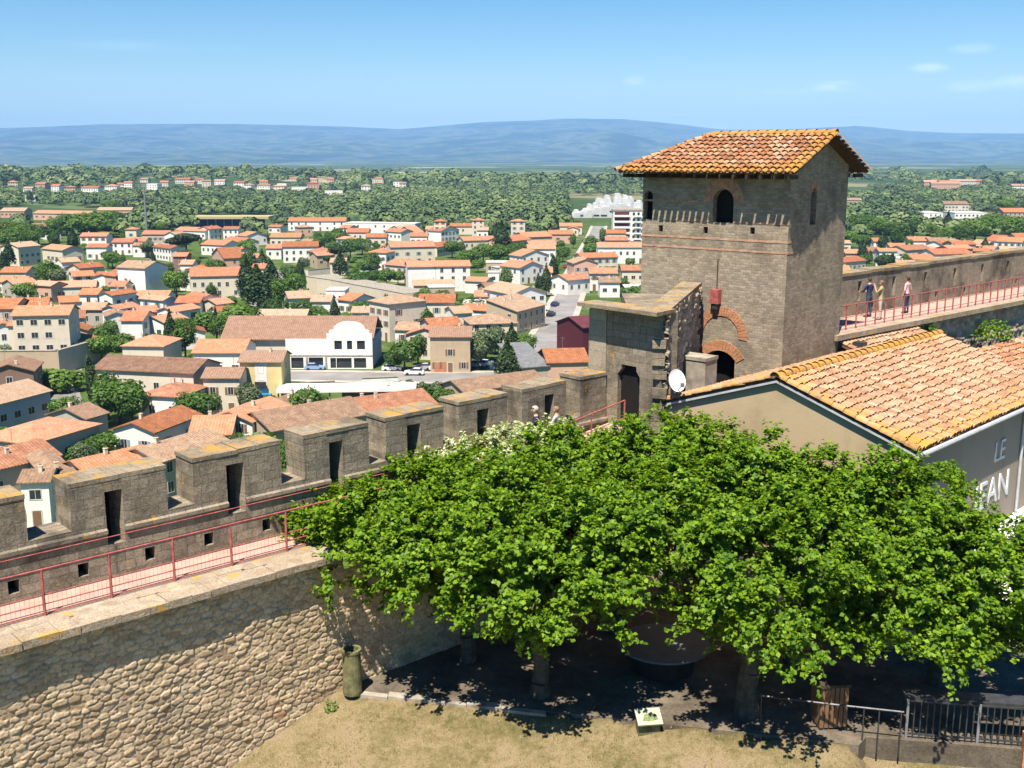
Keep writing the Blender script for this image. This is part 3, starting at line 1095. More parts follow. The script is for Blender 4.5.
mb.build('wall', [M['tower'], M['dark']], tower)
# brick string courses, front and right
mb = MB()
for z, x0 in ((40.52, -Wt), (40.92, -Wt), (41.60, -5.6), (42.33, -Wt)):
    for a, b in ((x0, -3.85 if z > 41 and z < 43 and z != 41.6 else (-3.26 if z == 41.6 else 0.012)), (-1.7 if z > 42 else (-2.3 if z == 41.6 else 9), 0.012)):
        if b <= a:
            continue
        mb.box(a, b, -0.014, 0.05, z - .035, z + .035)
for z in (40.52, 40.92):
    mb.box(-.05, .014, 0.05, 0.55, z - .035, z + .035)
mb.build('brick_course', M['band'], tower)


def brick_ring(mb, cu, cz, r0, r1, a0, a1, n, y0=-0.03, y1=0.05, gap=0.012):
    for i in range(n):
        b0 = a0 + (a1 - a0) * (i + gap * 3) / n
        b1 = a0 + (a1 - a0) * (i + 1 - gap * 3) / n
        p = []
        for y in (y0 + rk.uniform(-.006, .006), y1):
            for r, b in ((r0, b0), (r0, b1), (r1, b1), (r1, b0)):
                p.append((cu + r * math.cos(b), y, cz + r * math.sin(b)))
        mb.add(p, [(0, 1, 2, 3)[::-1], (4, 5, 6, 7), (0, 4, 5, 1)[::-1], (1, 5, 6, 2)[::-1], (2, 6, 7, 3)[::-1], (3, 7, 4, 0)[::-1]])


mb = MB()
brick_ring(mb, -2.66, 37.15, 0.80, 1.16, R(-4), R(184), 26)
mb.build('relieving_arch', M['brick'], tower)
mb = MB()
hw, rise = 0.67, 0.33
rad_ = (hw * hw + rise * rise) / (2 * rise)
aa = math.asin(hw / rad_)
brick_ring(mb, -2.67, 36.22 + rise - rad_, rad_ + .02, rad_ + .42, R(90) - aa * 1.12, R(90) + aa * 1.12, 16)
mb.build('door_arch', M['brick'], tower)
mb = MB()
brick_ring(mb, -2.78, 42.38, 0.46, 0.88, R(-5), R(185), 18, -0.015)
mb.build('window_arch', M['band'], tower)
mb = MB()
mb.box(-0.05, 0.16, 0, 0, 0, 0) if False else None
brick_pts = []
for i in range(9):
    a = math.pi * i / 9
    b = math.pi * (i + 1) / 9 - .04
    p = []
    for xx in (0.012, -0.05):
        for r, t_ in ((.19, a), (.19, b), (.42, b), (.42, a)):
            p.append((xx, 1.975 + r * math.cos(t_), 42.72 + r * math.sin(t_)))
    mb.add(p, [(0, 1, 2, 3), (0, 4, 5, 1), (2, 6, 7, 3), (1, 5, 6, 2), (3, 7, 4, 0)])
mb.build('window_arch', M['band'], tower)
# roof
OF, OR = 0.90, 0.56
x0, x1, y0, y1 = -Wt - 0.72, OR, -OF, Dt + OF
ym = Dt / 2
xh = -4.83
mb = MB()
th_r = 0.07
ed = .22
ze_ = ZE + ed * (ZR - ZE) / 3.35
top = [(x0 + ed, y0 + ed, ze_), (x1 - .04, y0 + ed, ze_), (x1 - .04, ym, ZR), (xh, ym, ZR), (x0 + ed, y1 - ed, ze_), (x1 - .04, y1 - ed, ze_)]
bot = [(a, b, z - th_r) for a, b, z in top]
fs = [(0, 1, 2, 3), (5, 4, 3, 2), (4, 0, 3)]
mb.add(top + bot, fs + [tuple(6 + i for i in reversed(f)) for f in fs] + [(1, 0, 6, 7), (0, 4, 10, 6), (4, 5, 11, 10), (2, 1, 7, 8), (5, 2, 8, 11)])
roof = mb.build('roof', M['wood_dark'], tower)
T = Tiles()
sl = math.hypot(3.35, ZR - ZE)
us = Vector((0, 3.35, ZR - ZE)).normalized()
un = Vector((0, -(ZR - ZE), 3.35)).normalized()
lichen_f = lambda u, s_: max(0.0, 1 - s_ / 1.1) * 0.62 + max(0, 1 - (7.82 - u) / 1.1) * 0.6 + max(0, 1 - (sl - s_) / .5) * .5 + .2
hip = lambda s_: s_ / sl * (xh - x0)
T.slope(Vector((x0, y0, ZE)), Vector((1, 0, 0)), us, un, hip, lambda s_: x1 - x0 - .1, sl, 0.285, 0.36, lichen_f, 1, True)
us2 = Vector((0, -3.35, ZR - ZE)).normalized()
un2 = Vector((0, (ZR - ZE), 3.35)).normalized()
T.slope(Vector((x1, y1, ZE)), Vector((-1, 0, 0)), us2, un2, lambda s_: .1, lambda s_: x1 - x0 - hip(s_), sl, 0.285, 0.36, lambda u, s_: .5, 2)
hl = math.hypot(xh - x0, ZR - ZE)
us3 = Vector((xh - x0, 0, ZR - ZE)).normalized()
un3 = Vector((-(ZR - ZE), 0, xh - x0)).normalized()
T.slope(Vector((x0, y1, ZE)), Vector((0, -1, 0)), us3, un3, lambda s_: s_ / hl * 3.35, lambda s_: 6.7 - s_ / hl * 3.35, hl, 0.285, 0.36, lambda u, s_: .4, 3)
T.line(Vector((x1, ym, ZR + .06)), Vector((xh, ym, ZR + .06)), Vector((0, 0, 1)), .15, .4, .8, 4)
T.line(Vector((x0, y0, ZE + .08)), Vector((xh, ym, ZR + .06)), Vector((-.3, -.3, 1)).normalized(), .14, .4, .35, 5)
T.line(Vector((x0, y1, ZE + .08)), Vector((xh, ym, ZR + .06)), Vector((-.3, .3, 1)).normalized(), .14, .4, .35, 6)
T.build('roof_tiles', M['tile'], roof)
for xx in np.arange(x0 + .3, x1 - .1, .55):
    MB().box(xx - .045, xx + .045, y0 + .12, 0.02, ZE - .17, ZE - .02).build('rafter_end', M['wood_dark'], roof)
    MB().box(xx - .045, xx + .045, Dt - .02, y1 - .12, ZE - .17, ZE - .02).build('rafter_end', M['wood_dark'], roof)
# alarm lamp over the arch
lamp = thing('alarm_box', 'small red metal box with a thin conduit fixed above the brick arch', 'alarm box', (TX, TY, 0), TROT)
MB().box(-3.07, -2.70, -0.24, -0.005, 38.42, 38.98).build('box', M['red'], lamp)
MB().box(-3.0, -2.77, -0.20, -0.05, 38.20, 38.42).build('horn', M['metal_dark'], lamp)
MB().tube((-2.9, -.035, 38.98), (-2.9, -.035, 40.15), .02, None, 6).build('conduit', M['metal_dark'], lamp)
dp = thing('downpipe', 'short pale downpipe under a dark rain hopper at the tower corner', 'downpipe', (TX, TY, 0), TROT)
MB().tube((0.75, 5.3, 34.2), (0.75, 5.3, 36.3), .13, None, 8).build('pipe', M['zinc'], dp)
MB().box(0.52, 0.98, 5.1, 5.5, 36.3, 36.62).build('hopper', M['metal_dark'], dp)


# ------------------------------------------------------------------ gatehouse annex between rampart and tower
annex = thing('gatehouse', 'roofless stone gatehouse with a dark doorway at the end of the walkway', 'gatehouse', (0, 0, 0), 0)
AZ = 39.0
mb = MB()
fa = lambda u, d, z: tuple(W(21 + d, -u, z))        # u = -q, facing the camera
door = [(-1.62, 34.72), (-.62, 34.72), (-.62, 36.75), (-.78, 36.95), (-.78, 37.1), (-1.46, 37.1), (-1.46, 36.95), (-1.62, 36.75)]
holes_wall(mb, [(-2.15, 26), (0.3, 26), (0.3, AZ), (-2.15, AZ)], [dict(p=door, d=0.18, dark=1)], fa, 0.8)
A0 = W(21, -0.3, 0)
B1 = Vector((7.25, 43.1, 0))
bd = (B1 - A0)
bl = bd.length
bd.normalize()
bn = Vector((-bd.y, bd.x, 0))
pB = [tuple((A0 + bn * .3)[:2]), tuple(B1[:2]), tuple((B1 + bn * 3.2)[:2]), tuple((W(21.8, 2.9, 0))[:2]), tuple((W(21.8, 0.2, 0))[:2])]
mb.prism([tuple((A0 + bn * .55 + bd * .75)[:2]), tuple((B1 + bn * .55)[:2]), tuple((B1 + bn * 3.0)[:2]), tuple(W(22.9, 2.9, 0)[:2])], 20, AZ - .3)
mb.build('wall', [M['ashlar'], M['dark']], annex)
mb = MB()
mb.prism([tuple(W(20.98, 2.18, 0)[:2]), tuple(W(20.98, 3.0, 0)[:2])[::1], tuple(W(22.2, 3.0, 0)[:2]), tuple(W(22.2, 2.18, 0)[:2])][::-1], 20, AZ - .12)
mb.build('pier', M['smooth_stone'], annex)


def fB(u, d, z):
    p = A0 + bd * u + bn * d
    return (p.x, p.y, z)


rubble_sheet('rubble_wall', 0.0, bl, 32.5, AZ + .1, 0.05, 0.34, 0.19, 0.19, M['rubble_grey'], fB, 31, annex)
mb = MB()
z = 34.2
while z < 38.7:
    hh = rk.uniform(.16, .42)
    if rk.random() < .62:
        p = A0 + bd * rk.uniform(-.02, .12)
        Mt = Matrix.Translation((p.x, p.y, z)) @ Matrix.Rotation(math.atan2(bd.y, bd.x) + rk.uniform(-.08, .08), 4, 'Z')
        mb.box(-.1, rk.uniform(.1, .5), -rk.uniform(.06, .24), .3, 0, hh - .02, 0, Mt)
    z += hh
mb.build('toothed_stones', M['ashlar'], annex)
mb = MB()
# dark slit doorway standing in the rubble wall
q0, q1 = fB(1.05, -.17, 34.3), fB(1.6, -.17, 37.25)
Mt = Matrix.Translation((A0.x, A0.y, 0)) @ Matrix.Rotation(math.atan2(bd.y, bd.x), 4, 'Z')
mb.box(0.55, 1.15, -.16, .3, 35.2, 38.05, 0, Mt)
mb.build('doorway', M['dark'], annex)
mb = MB()
mb.box(0.35, 1.4, -.18, .3, 38.05, 38.3, 0, Mt)
mb.build('lintel', M['smooth_stone'], annex)
# copings
mb = MB()
cp = [W(20.42, -.55, 0), W(20.42, 3.05, 0), W(21.35, 3.05, 0), W(21.6, -.35, 0)]
mb.prism([tuple(p[:2]) for p in cp][::-1], AZ + .002, AZ + .13)
mb.build('coping', M['coping'], annex)
mb = MB()
cp = [A0 + bd * .35 - bn * .2, B1 - bn * .2, B1 + bn * .6, A0 + bd * .35 + bn * .6]
pts_ = [(p.x, p.y) for p in cp]
zt = [AZ - .04, AZ + .06, AZ + .06, AZ - .04]
mb.add([(x, y, z) for (x, y), z in zip(pts_, zt)] + [(x, y, z + .17) for (x, y), z in zip(pts_, zt)],
       [(0, 3, 2, 1), (4, 5, 6, 7), (0, 1, 5, 4), (1, 2, 6, 5), (2, 3, 7, 6), (3, 0, 4, 7)])
mb.build('coping', M['coping'], annex)

# ------------------------------------------------------------------ the tiled house on the terrace
HX, HY = 5.07, 35.81
HROT = math.atan2(-0.691, 0.723)
house0 = thing('restaurant_house', 'low tan rendered house with a large lichened tile roof below the tower', 'house', (HX, HY, 0), HROT)
HWd, HL = 8.45, 11.6
ZH, ZHR = 36.02, 37.42
mb = MB()
mb.extrude_y([(0.05, 29.5), (HWd - .05, 29.5), (HWd - .05, ZH - .12), (HWd / 2, ZHR - .14), (0.05, ZH - .12)], 0.0, HL)
mb.build('wall', M['render'], house0)
sp = (ZHR - ZH) / (HWd / 2)
ov = 0.30
mb = MB()
prof = [(-ov, ZH - ov * sp), (HWd / 2, ZHR), (HWd + ov, ZH - ov * sp), (HWd + ov, ZH - ov * sp - .1), (HWd / 2, ZHR - .1), (-ov, ZH - ov * sp - .1)]
mb.extrude_y(prof, -.10, HL + .2)
roof = mb.build('roof', M['deck'], house0)
T = Tiles()
slh = math.hypot(HWd / 2 + ov, (HWd / 2 + ov) * sp)
usr = Vector((-(1), 0, sp)).normalized()
unr = Vector((sp, 0, 1)).normalized()
LH = HL + .32
lf = lambda u, s_: max(0.0, 1 - s_ / 1.3) * .44 + max(0, 1 - u / 1.5) * .5 + max(0, 1 - (slh - s_) / .7) * .42 + .13
T.slope(Vector((HWd + ov, -.1, ZH - ov * sp)), Vector((0, 1, 0)), usr, unr, lambda s_: .1, lambda s_: LH - .1, slh, 0.215, 0.31, lf, 11)
usl = Vector((1, 0, sp)).normalized()
unl = Vector((-sp, 0, 1)).normalized()
T.slope(Vector((-ov, HL + .2, ZH - ov * sp)), Vector((0, -1, 0)), usl, unl, lambda s_: .1, lambda s_: LH - .1, slh, 0.25, 0.38, lambda u, s_: .35 + max(0, 1 - (LH - u) / .8) * .25, 12)
T.line(Vector((HWd / 2, -.24, ZHR + .05)), Vector((HWd / 2, HL + .2, ZHR + .05)), Vector((0, 0, 1)), .16, .42, .75, 13)
T.line(Vector((HWd + ov, -.06, ZH - ov * sp + .08)), Vector((HWd / 2, -.06, ZHR + .08)), Vector((0.2, -.2, 1)).normalized(), .12, .4, .55, 14)
T.line(Vector((-ov, -.06, ZH - ov * sp + .08)), Vector((HWd / 2, -.06, ZHR + .08)), Vector((-.2, -.2, 1)).normalized(), .12, .4, .45, 15)
T.build('roof_tiles', M['tile_pale'], roof)
mb = MB()
for sgn in (0, 1):
    a = (-ov, ZH - ov * sp - .02) if sgn == 0 else (HWd + ov, ZH - ov * sp - .02)
    b = (HWd / 2, ZHR - .02)
    mb.add([(a[0], -.125, a[1] - .10), (b[0], -.125, b[1] - .10), (b[0], -.125, b[1] - .03), (a[0], -.125, a[1] - .03), (a[0], -.101, a[1] - .10), (b[0], -.101, b[1] - .10), (b[0], -.101, b[1] - .03), (a[0], -.101, a[1] - .03)],
           [(0, 1, 2, 3), (7, 6, 5, 4), (0, 4, 5, 1), (2, 6, 7, 3), (0, 3, 7, 4), (1, 5, 6, 2)])
mb.build('bargeboard', M['zinc'], roof)
zg = ZH - ov * sp - .06
MB().tube((HWd + ov + .07, -.2, zg), (HWd + ov + .07, HL, zg), .075, None, 8).build('gutter', M['zinc'], roof)
mb = MB()
mb.pipe([(-ov - .06, -.1, zg + .0), (-ov - .06, HL, zg + .02)], .075, 8)
mb.build('gutter', M['zinc'], roof)
mb = MB()
mb.pipe([(-ov - .06, -.12, zg), (-ov - .04, -.13, zg - .55), (.15, -.1, zg - .8), (.15, -.1, 30)], .055, 8)
mb.build('downpipe', M['zinc'], house0)
mb = MB()
mb.pipe([(HWd + .1, 8.9, zg - .1), (HWd + .1, 8.9, 30)], .05, 8)
mb.build('downpipe', M['zinc'], house0)
# a plaster panel, and white lettering, on the right-hand wall
MB().box(HWd - .02, HWd + .035, .15, HL - .1, 30, ZH - .35).build('painted_panel', M['grey_render'], house0)


def lettering(txt, size, loc, rot, mat, parent, name='sign_lettering', extrude=0.015, align='LEFT', scx=1.0):
    cu = bpy.data.curves.new(name, 'FONT')
    cu.body = txt
    cu.size = size
    cu.extrude = extrude
    cu.align_x = align
    tmp = bpy.data.objects.new('tmp_text', cu)
    COL.objects.link(tmp)
    dg = bpy.context.evaluated_depsgraph_get()
    dg.update()
    me = bpy.data.meshes.new_from_object(tmp.evaluated_get(dg))
    bpy.data.objects.remove(tmp)
    me.name = name
    me.materials.clear()
    me.materials.append(mat)
    o_ = link(name, me, parent)
    o_.location = loc
    o_.rotation_euler = rot
    o_.scale = (scx, 1, 1)
    return o_


lettering('LE', .98, (HWd + .05, 6.5, 34.25), (R(90), 0, R(90)), M['white'], house0, scx=1.0)
lettering('JEAN', 1.3, (HWd + .05, 5.15, 32.85), (R(90), 0, R(90)), M['white'], house0, scx=1.05)

# ------------------------------------------------------------------ the rampart walk on the right, beyond the tower
rw = thing('rampart_walk', 'upper rampart walk with a plain stone parapet, right of the tower', 'rampart', (WO.x, WO.y, 0), WROT)
ZU = 36.9
mb = MB()
mb.box(33.6, 75, 0.95, 4.1, 12, ZU - .25)
mb.build('wall_core', M['ashlar'], rw)
mb = MB()
mb.box(33.0, 75, 0.55, 1.0, ZU - .22, ZU)
mb.build('ledge', M['ledge'], rw)
mb = MB()
mb.box(33.2, 75, 1.005, 3.345, ZU - .3, ZU + .006)
mb.build('walkway', M['walk'], rw)
rubble_sheet('rubble_face', 33.6, 66, 29.5, ZU - .24, 0.075, 0.42, 0.22, 0.12, M['rubble_grey'], lambda s, d, z: (s, 0.93 + d, z), 44, rw)
holes = []
s = 36.2
while s < 72:
    holes.append(dict(p=rect(s - .16, s + .16, 37.55, 38.45), d=.5, splay=.4, anchor=s - .1, dark=1))
    holes.append(dict(p=rect(s + 1.1, s + 1.32, 37.1, 37.36), d=.4, dark=1))
    s += 3.05
outer = [(33.2, 36.6), (75, 36.6), (75, 39.0), (60, 38.93), (50, 38.88), (42, 38.80), (33.2, 38.78)]
mb = MB()
holes_wall(mb, outer, holes, lambda u, d, z: (u, 3.35 + d, z), .75)
mb.build('parapet', [M['old_plaster'], M['dark']], rw)
mb = MB()
s = 33.2
while s < 75:
    L = rk.uniform(.6, 1.1)
    e_ = min(75, s + L)
    zz = 38.80 + (s - 36) * .0053 + rk.uniform(-.02, .03)
    mb.box(s, e_ - .012, 3.30, 4.14, zz - .05, zz + .09)
    s = e_
mb.build('coping', M['coping'], rw)
railing('rampart_railing', 'faded red railing with many posts along the upper rampart walk, right', [W(33.8 + .78 * k, 1.15, ZU) for k in range(41)], 1.05, (1.05, 0.55, 0.2), None)

# lower tiled roofs against that wall
lt = thing('lean_to', 'small pale tiled lean-to roof behind the large tiled house', 'lean-to', (WO.x, WO.y, 0), WROT)
zt0, zt1 = 36.55, 35.5
mb = MB()
mb.prism([(33.8, -2.0), (39.6, -2.0), (39.6, .86), (33.8, .86)], 29.6, zt1 - .1)
mb.build('wall', M['render'], lt)
mb = MB()
mb.add([(33.5, -2.3, zt1 - .1), (39.8, -2.3, zt1 - .1), (39.8, .86, zt0 - .1), (33.5, .86, zt0 - .1), (33.5, -2.3, zt1), (39.8, -2.3, zt1), (39.8, .86, zt0), (33.5, .86, zt0)],
       [(0, 3, 2, 1), (4, 5, 6, 7), (0, 1, 5, 4), (1, 2, 6, 5), (2, 3, 7, 6), (3, 0, 4, 7)])
roof = mb.build('roof', M['deck'], lt)
T = Tiles()
us_ = Vector((0, 3.16, zt0 - zt1)).normalized()
T.slope(Vector((33.5, -2.3, zt1)), Vector((1, 0, 0)), us_, Vector((0, -(zt0 - zt1), 3.16)).normalized(), lambda s_: .1, lambda s_: 6.2, 3.3, .27, .38, lambda u, s_: .1, 21)
T.build('roof_tiles', M['tile_pale'], roof)
lt2 = thing('lean_to', 'narrow brown tiled lean-to roof at the far right end under the rampart walk', 'lean-to', (WO.x, WO.y, 0), WROT)
mb = MB()
mb.prism([(41.5, -2.6), (52, -2.6), (52, -.5), (41.5, -.5)], 29.6, 34.3)
mb.build('wall', M['render'], lt2)
mb = MB()
mb.add([(41.2, -2.9, 34.3), (52.3, -2.9, 34.3), (52.3, -.3, 35.1), (41.2, -.3, 35.1), (41.2, -2.9, 34.4), (52.3, -2.9, 34.4), (52.3, -.3, 35.2), (41.2, -.3, 35.2)],
       [(0, 3, 2, 1), (4, 5, 6, 7), (0, 1, 5, 4), (1, 2, 6, 5), (2, 3, 7, 6), (3, 0, 4, 7)])
roof = mb.build('roof', M['deck'], lt2)
T = Tiles()
us_ = Vector((0, 2.6, .8)).normalized()
T.slope(Vector((41.2, -2.9, 34.4)), Vector((1, 0, 0)), us_, Vector((0, -.8, 2.6)).normalized(), lambda s_: .1, lambda s_: 11, 2.7, .27, .38, lambda u, s_: .0, 22)
T.build('roof_tiles', M['tile'], roof)

# concrete pier and satellite dish between annex and house
pc = atY(695, 372, 39.2)
pier = thing('concrete_pier', 'plain square concrete pier standing in front of the brick-arched doorway', 'pier', (pc.x, pc.y, 0), R(-41))
MB().box(-.66, .66, -.4, .4, 28, 36.9).build('shaft', M['concrete'], pier)
MB().box(-.69, .69, -.43, .43, 36.9, 37.02).build('cap', M['concrete'], pier)
dc = atY(676, 381, 35.3)
dish = thing('satellite_dish', 'white satellite dish on a short bracket beside the concrete pier', 'satellite dish', tuple(dc), R(16))
mb = MB()
prof = []
for i in range(7):
    r = .38 * i / 6
    prof.append((max(r, .002), .10 * (r / .38) ** 2))
mb.lathe(prof, 20)
mb.lathe([(r, z - .012) for r, z in reversed(prof)], 20)
reflector = mb.build('reflector', M['white'], dish, True)
reflector.rotation_euler = (R(68), 0, 0)
reflector.scale = (.78, 1, 1)
mb = MB()
mb.pipe([(0, -.05, -.36), (0, -.48, -.06)], .018, 6)
mb.box(-.05, .05, -.56, -.44, -.1, .03)
mb.build('feed_arm', M['metal_grey'], dish)
mb = MB()
mb.pipe([(0, .02, 0), (0, .22, -.05), (0, .22, -.75)], .035, 6)
mb.build('bracket', M['metal_grey'], dish)
mc = atY(664, 400, 35.75)
sb = thing('rubble_stub', 'broken rubble wall stub holding the satellite dish bracket', 'wall stub', (mc.x, mc.y, 0), R(-20))
mb = MB()
for k in range(22):
    z = 30 + k * .3
    mb.box(-.16 + rk.uniform(-.1, .06), .16 + rk.uniform(-.08, .1), .1 + rk.uniform(-.08, .04), .5, z, z + .28)
mb.build('stones', M['rubble_grey'], sb)


# ------------------------------------------------------------------ foliage
def leaf_quads(C, N, size, rs_, aspect=0.62, fold=0.18, tipdir=None):
    """one folded quad leaf per centre; N is the leaf normal"""
    n = len(C)
    t_ = rs_.normal(size=(n, 3)) if tipdir is None else tipdir + rs_.normal(size=(n, 3)) * 0.45
    t_ = t_ - N * (t_ * N).sum(1, keepdims=True)
    t_ /= np.linalg.norm(t_, axis=1, keepdims=True) + 1e-9
    b_ = np.cross(N, t_)
    s_ = (size * rs_.uniform(.65, 1.3, n))[:, None]
    P = np.stack([C - t_ * s_ * .5, C + b_ * s_ * aspect * .5 + N * s_ * fold + t_ * s_ * .05, C + t_ * s_ * .5 - N * s_ * .08, C - b_ * s_ * aspect * .5 + N * s_ * fold + t_ * s_ * .05], 1)
    return P.reshape(-1, 3)


def unit(v):
    return v / (np.linalg.norm(v, axis=1, keepdims=True) + 1e-9)


def near_crown(lobes, n_clump, per_clump, leaf, seed):
    """shoots with leaves, gathered in clumps on uneven lobes"""
    rs_ = np.random.RandomState(seed)
    Cs, Ns, Ts = [], [], []
    vol = np.array([l[3] * l[4] + l[3] * l[5] + l[4] * l[5] for l in lobes])
    vol = vol / vol.sum()
    shoots = []
    for li, l in enumerate(lobes):
        c_, r_ = np.array(l[:3]), np.array(l[3:6])
        k = max(3, int(n_clump * vol[li]))
        d = unit(rs_.normal(size=(k, 3)))
        d[:, 2] = np.where(d[:, 2] < -.35, -d[:, 2], d[:, 2])
        rad_ = rs_.uniform(.66, 1.22, k)
        inn = rs_.uniform(0, 1, k) < .16
        rad_[inn] = rs_.uniform(.25, .7, inn.sum())
        cc = c_ + d * r_ * rad_[:, None]
        for p, dd in zip(cc, d):
            nt = max(4, int(per_clump / 15 * rs_.uniform(.6, 1.35)))
            for _ in range(nt):
                td = dd * .75 + rs_.normal(size=3) * .62 + np.array([0, 0, .32])
                td /= np.linalg.norm(td)
                Lt = rs_.uniform(.30, .85)
                m = int(15 + 14 * Lt)
                f_ = rs_.uniform(.12, 1.0, m)
                pos = p + td * (f_ * Lt)[:, None] + np.array([0, 0, -.16]) * (f_ ** 2 * Lt)[:, None]
                sd = unit(rs_.normal(size=(m, 3)) * [1, 1, .45] + td * .25)
                pos = pos + sd * rs_.uniform(.04, .13, m)[:, None]
                nrm = unit(np.array([0, 0, 1.0]) + dd * .4 + rs_.normal(size=(m, 3)) * .5)
                Cs.append(pos); Ns.append(nrm)
                Ts.append(unit(sd + td * .5 + np.array([0, 0, -.3])))
            shoots.append(p)
    C_ = np.concatenate(Cs); N_ = np.concatenate(Ns); T_ = np.concatenate(Ts)
    return leaf_quads(C_, N_, leaf, rs_, .78, .14, T_), shoots


def plane_tree(label, base, lobes, n_clump, per_clump, seed, group, mat='leaf', leaf=.128, trunk_r=.24, fork=2.0):
    o_ = thing('plane_tree', label, 'tree', base, 0, group)
    V_, shoots = near_crown(lobes, n_clump, per_clump, leaf, seed)
    V_ = V_ - np.array(base)
    link('crown', np_mesh('crown', V_, np.arange(len(V_)).reshape(-1, 4), M[mat]), o_)
    rk_ = random.Random(seed)
    mb_ = MB()
    p = Vector((0, 0, -.1))
    r = trunk_r
    segs = 5
    for i in range(segs):
        q = Vector((rk_.uniform(-.06, .06), rk_.uniform(-.06, .06), fork * (i + 1) / segs))
        mb_.tube(p, q, r * (1.25 if i == 0 else 1), r * .94, 10)
        p, r = q, r * .94
    top_ = p
    mb_.lathe([(r * 1.0, -.05), (r * 1.35, .12), (r * 1.2, .3), (r * .4, .42)], 10, 0, tuple(top_))
    for l in lobes:
        c_ = Vector(l[:3]) - Vector(base)
        a = top_ + Vector((0, 0, .1))
        mid = a.lerp(c_, .5) + Vector((rk_.uniform(-.3, .3), rk_.uniform(-.3, .3), rk_.uniform(-.3, .1)))
        mb_.tube(a, mid, .11, .08, 7)
        mb_.tube(mid, c_, .08, .05, 6)
        near_ = [Vector(s_) - Vector(base) for s_ in shoots if (Vector(s_) - Vector(l[:3])).length < max(l[3:6]) * 1.15]
        for q in rk_.sample(near_, min(22, len(near_))):
            m1 = c_.lerp(q, .55) + Vector((0, 0, rk_.uniform(-.15, .15)))
            mb_.tube(c_, m1, .045, .028, 5)
            mb_.tube(m1, q, .028, .010, 4)
    mb_.build('trunk', M['bark'], o_)
    return o_


GP = 'plane trees on the terrace'
plane_tree('broad plane tree with its trunk left of the round black table', (0.74, 27.2, 29.9),
           [(-1.5, 27.3, 33.6, 2.2, 2.0, 1.25), (0.9, 26.9, 33.4, 2.6, 2.4, 1.9), (2.6, 28.2, 34.0, 2.0, 2.0, 1.4), (-0.2, 29.4, 33.9, 2.6, 1.9, 1.5), (-0.2, 25.9, 32.9, 1.3, 1.0, .55), (1.8, 26.0, 33.0, 1.5, 1.2, .9)], 330, 165, 101, GP)
plane_tree('broad plane tree with a thick dark trunk right of the round black table', (6.1, 26.2, 29.9),
           [(4.2, 27.2, 34.3, 2.0, 2.0, 1.4), (6.8, 25.9, 33.2, 2.2, 2.3, 1.8), (5.6, 28.6, 34.0, 2.6, 2.0, 1.75), (3.3, 27.2, 34.3, 1.6, 1.5, 1.1), (8.4, 27.2, 33.3, 1.8, 1.9, 1.7), (6.7, 25.1, 32.6, 1.7, 1.2, .95), (8.8, 25.9, 32.5, 1.5, 1.2, 1.0)], 340, 165, 102, GP, trunk_r=.30)  # a middle lobe is added to close a gap and keep sun off the table
plane_tree('plane tree behind the dark picket fence at the far right', (11.6, 27.9, 29.9),
           [(10.6, 26.9, 33.2, 1.9, 1.9, 1.7), (12.0, 26.3, 33.2, 1.7, 1.6, 1.5), (10.2, 28.3, 34.2, 1.9, 1.5, 1.6), (13.0, 26.6, 33.0, 1.2, 1.3, 1.2), (10.7, 25.5, 32.2, 1.6, 1.2, 1.1)], 255, 165, 103, GP)
plane_tree('plane tree whose branches spread over the left walkway and its railing', (-1.3, 29.3, 29.9),
           [(-3.6, 28.5, 33.6, 2.0, 1.8, 1.25), (-4.9, 28.9, 33.9, 1.2, 1.0, .7), (-2.3, 29.8, 33.9, 2.2, 1.8, 1.25), (-1.0, 30.6, 34.1, 1.8, 1.5, 1.15), (-2.3, 27.7, 33.5, 1.7, 1.4, .9), (-1.2, 29.6, 32.2, 1.5, 1.1, .9), (-2.4, 28.6, 32.5, 1.0, .8, .6)], 285, 160, 104, GP)  # a low rear lobe is added to deepen the shade on the wall beneath
plane_tree('plane tree at the back, below the gatehouse doorway', (3.2, 31.2, 29.9),
           [(2.0, 31.2, 34.3, 2.0, 1.7, 1.5), (4.2, 31.0, 34.6, 2.1, 1.7, 1.6), (5.6, 30.6, 34.5, 1.4, 1.5, 1.5)], 180, 160, 105, GP)
plane_tree('plane tree at the back, against the tan gable of the tiled house', (8.0, 29.2, 29.9),
           [(7.2, 29.6, 34.5, 1.9, 1.5, 1.5), (8.9, 28.6, 34.3, 1.7, 1.4, 1.5), (6.2, 30.4, 34.3, 1.4, 1.2, 1.2)], 155, 160, 106, GP)
plane_tree('elder shrub with pale cream blossom against the rampart parapet', (-0.2, 33.2, 29.9),
           [(-0.9, 32.5, 34.5, 1.3, .9, 1.0), (0.5, 33.4, 34.7, 1.3, .8, .9), (-2.0, 31.7, 34.4, .9, .7, .7)], 110, 90, 107, None, 'leaf_pale', .13, .1)
bpy.data.objects[[o.name for o in bpy.data.objects if o.get('label', '').startswith('elder')][0]].name = 'elder_shrub'

# ivy and weeds
def tuft(name, label, pos, r, n, leaf, seed, mat='leaf', stems=5, cat='plant'):
    rs_ = np.random.RandomState(seed)
    o_ = thing(name, label, cat, pos)
    d = unit(rs_.normal(size=(n, 3)))
    d[:, 2] = np.abs(d[:, 2])
    C_ = d * np.array(r) * rs_.uniform(.25, 1, n)[:, None] ** .6
    V_ = leaf_quads(C_, unit(d + np.array([0, 0, .7]) + rs_.normal(size=(n, 3)) * .5), leaf, rs_)
    link('foliage', np_mesh('foliage', V_, np.arange(len(V_)).reshape(-1, 4), M[mat]), o_)
    mb_ = MB()
    for k in range(stems):
        q = C_[rs_.randint(n)]
        mb_.tube((0, 0, -.15), tuple(q), .012, .005, 4)
    mb_.build('stem', M['bark'], o_)
    return o_


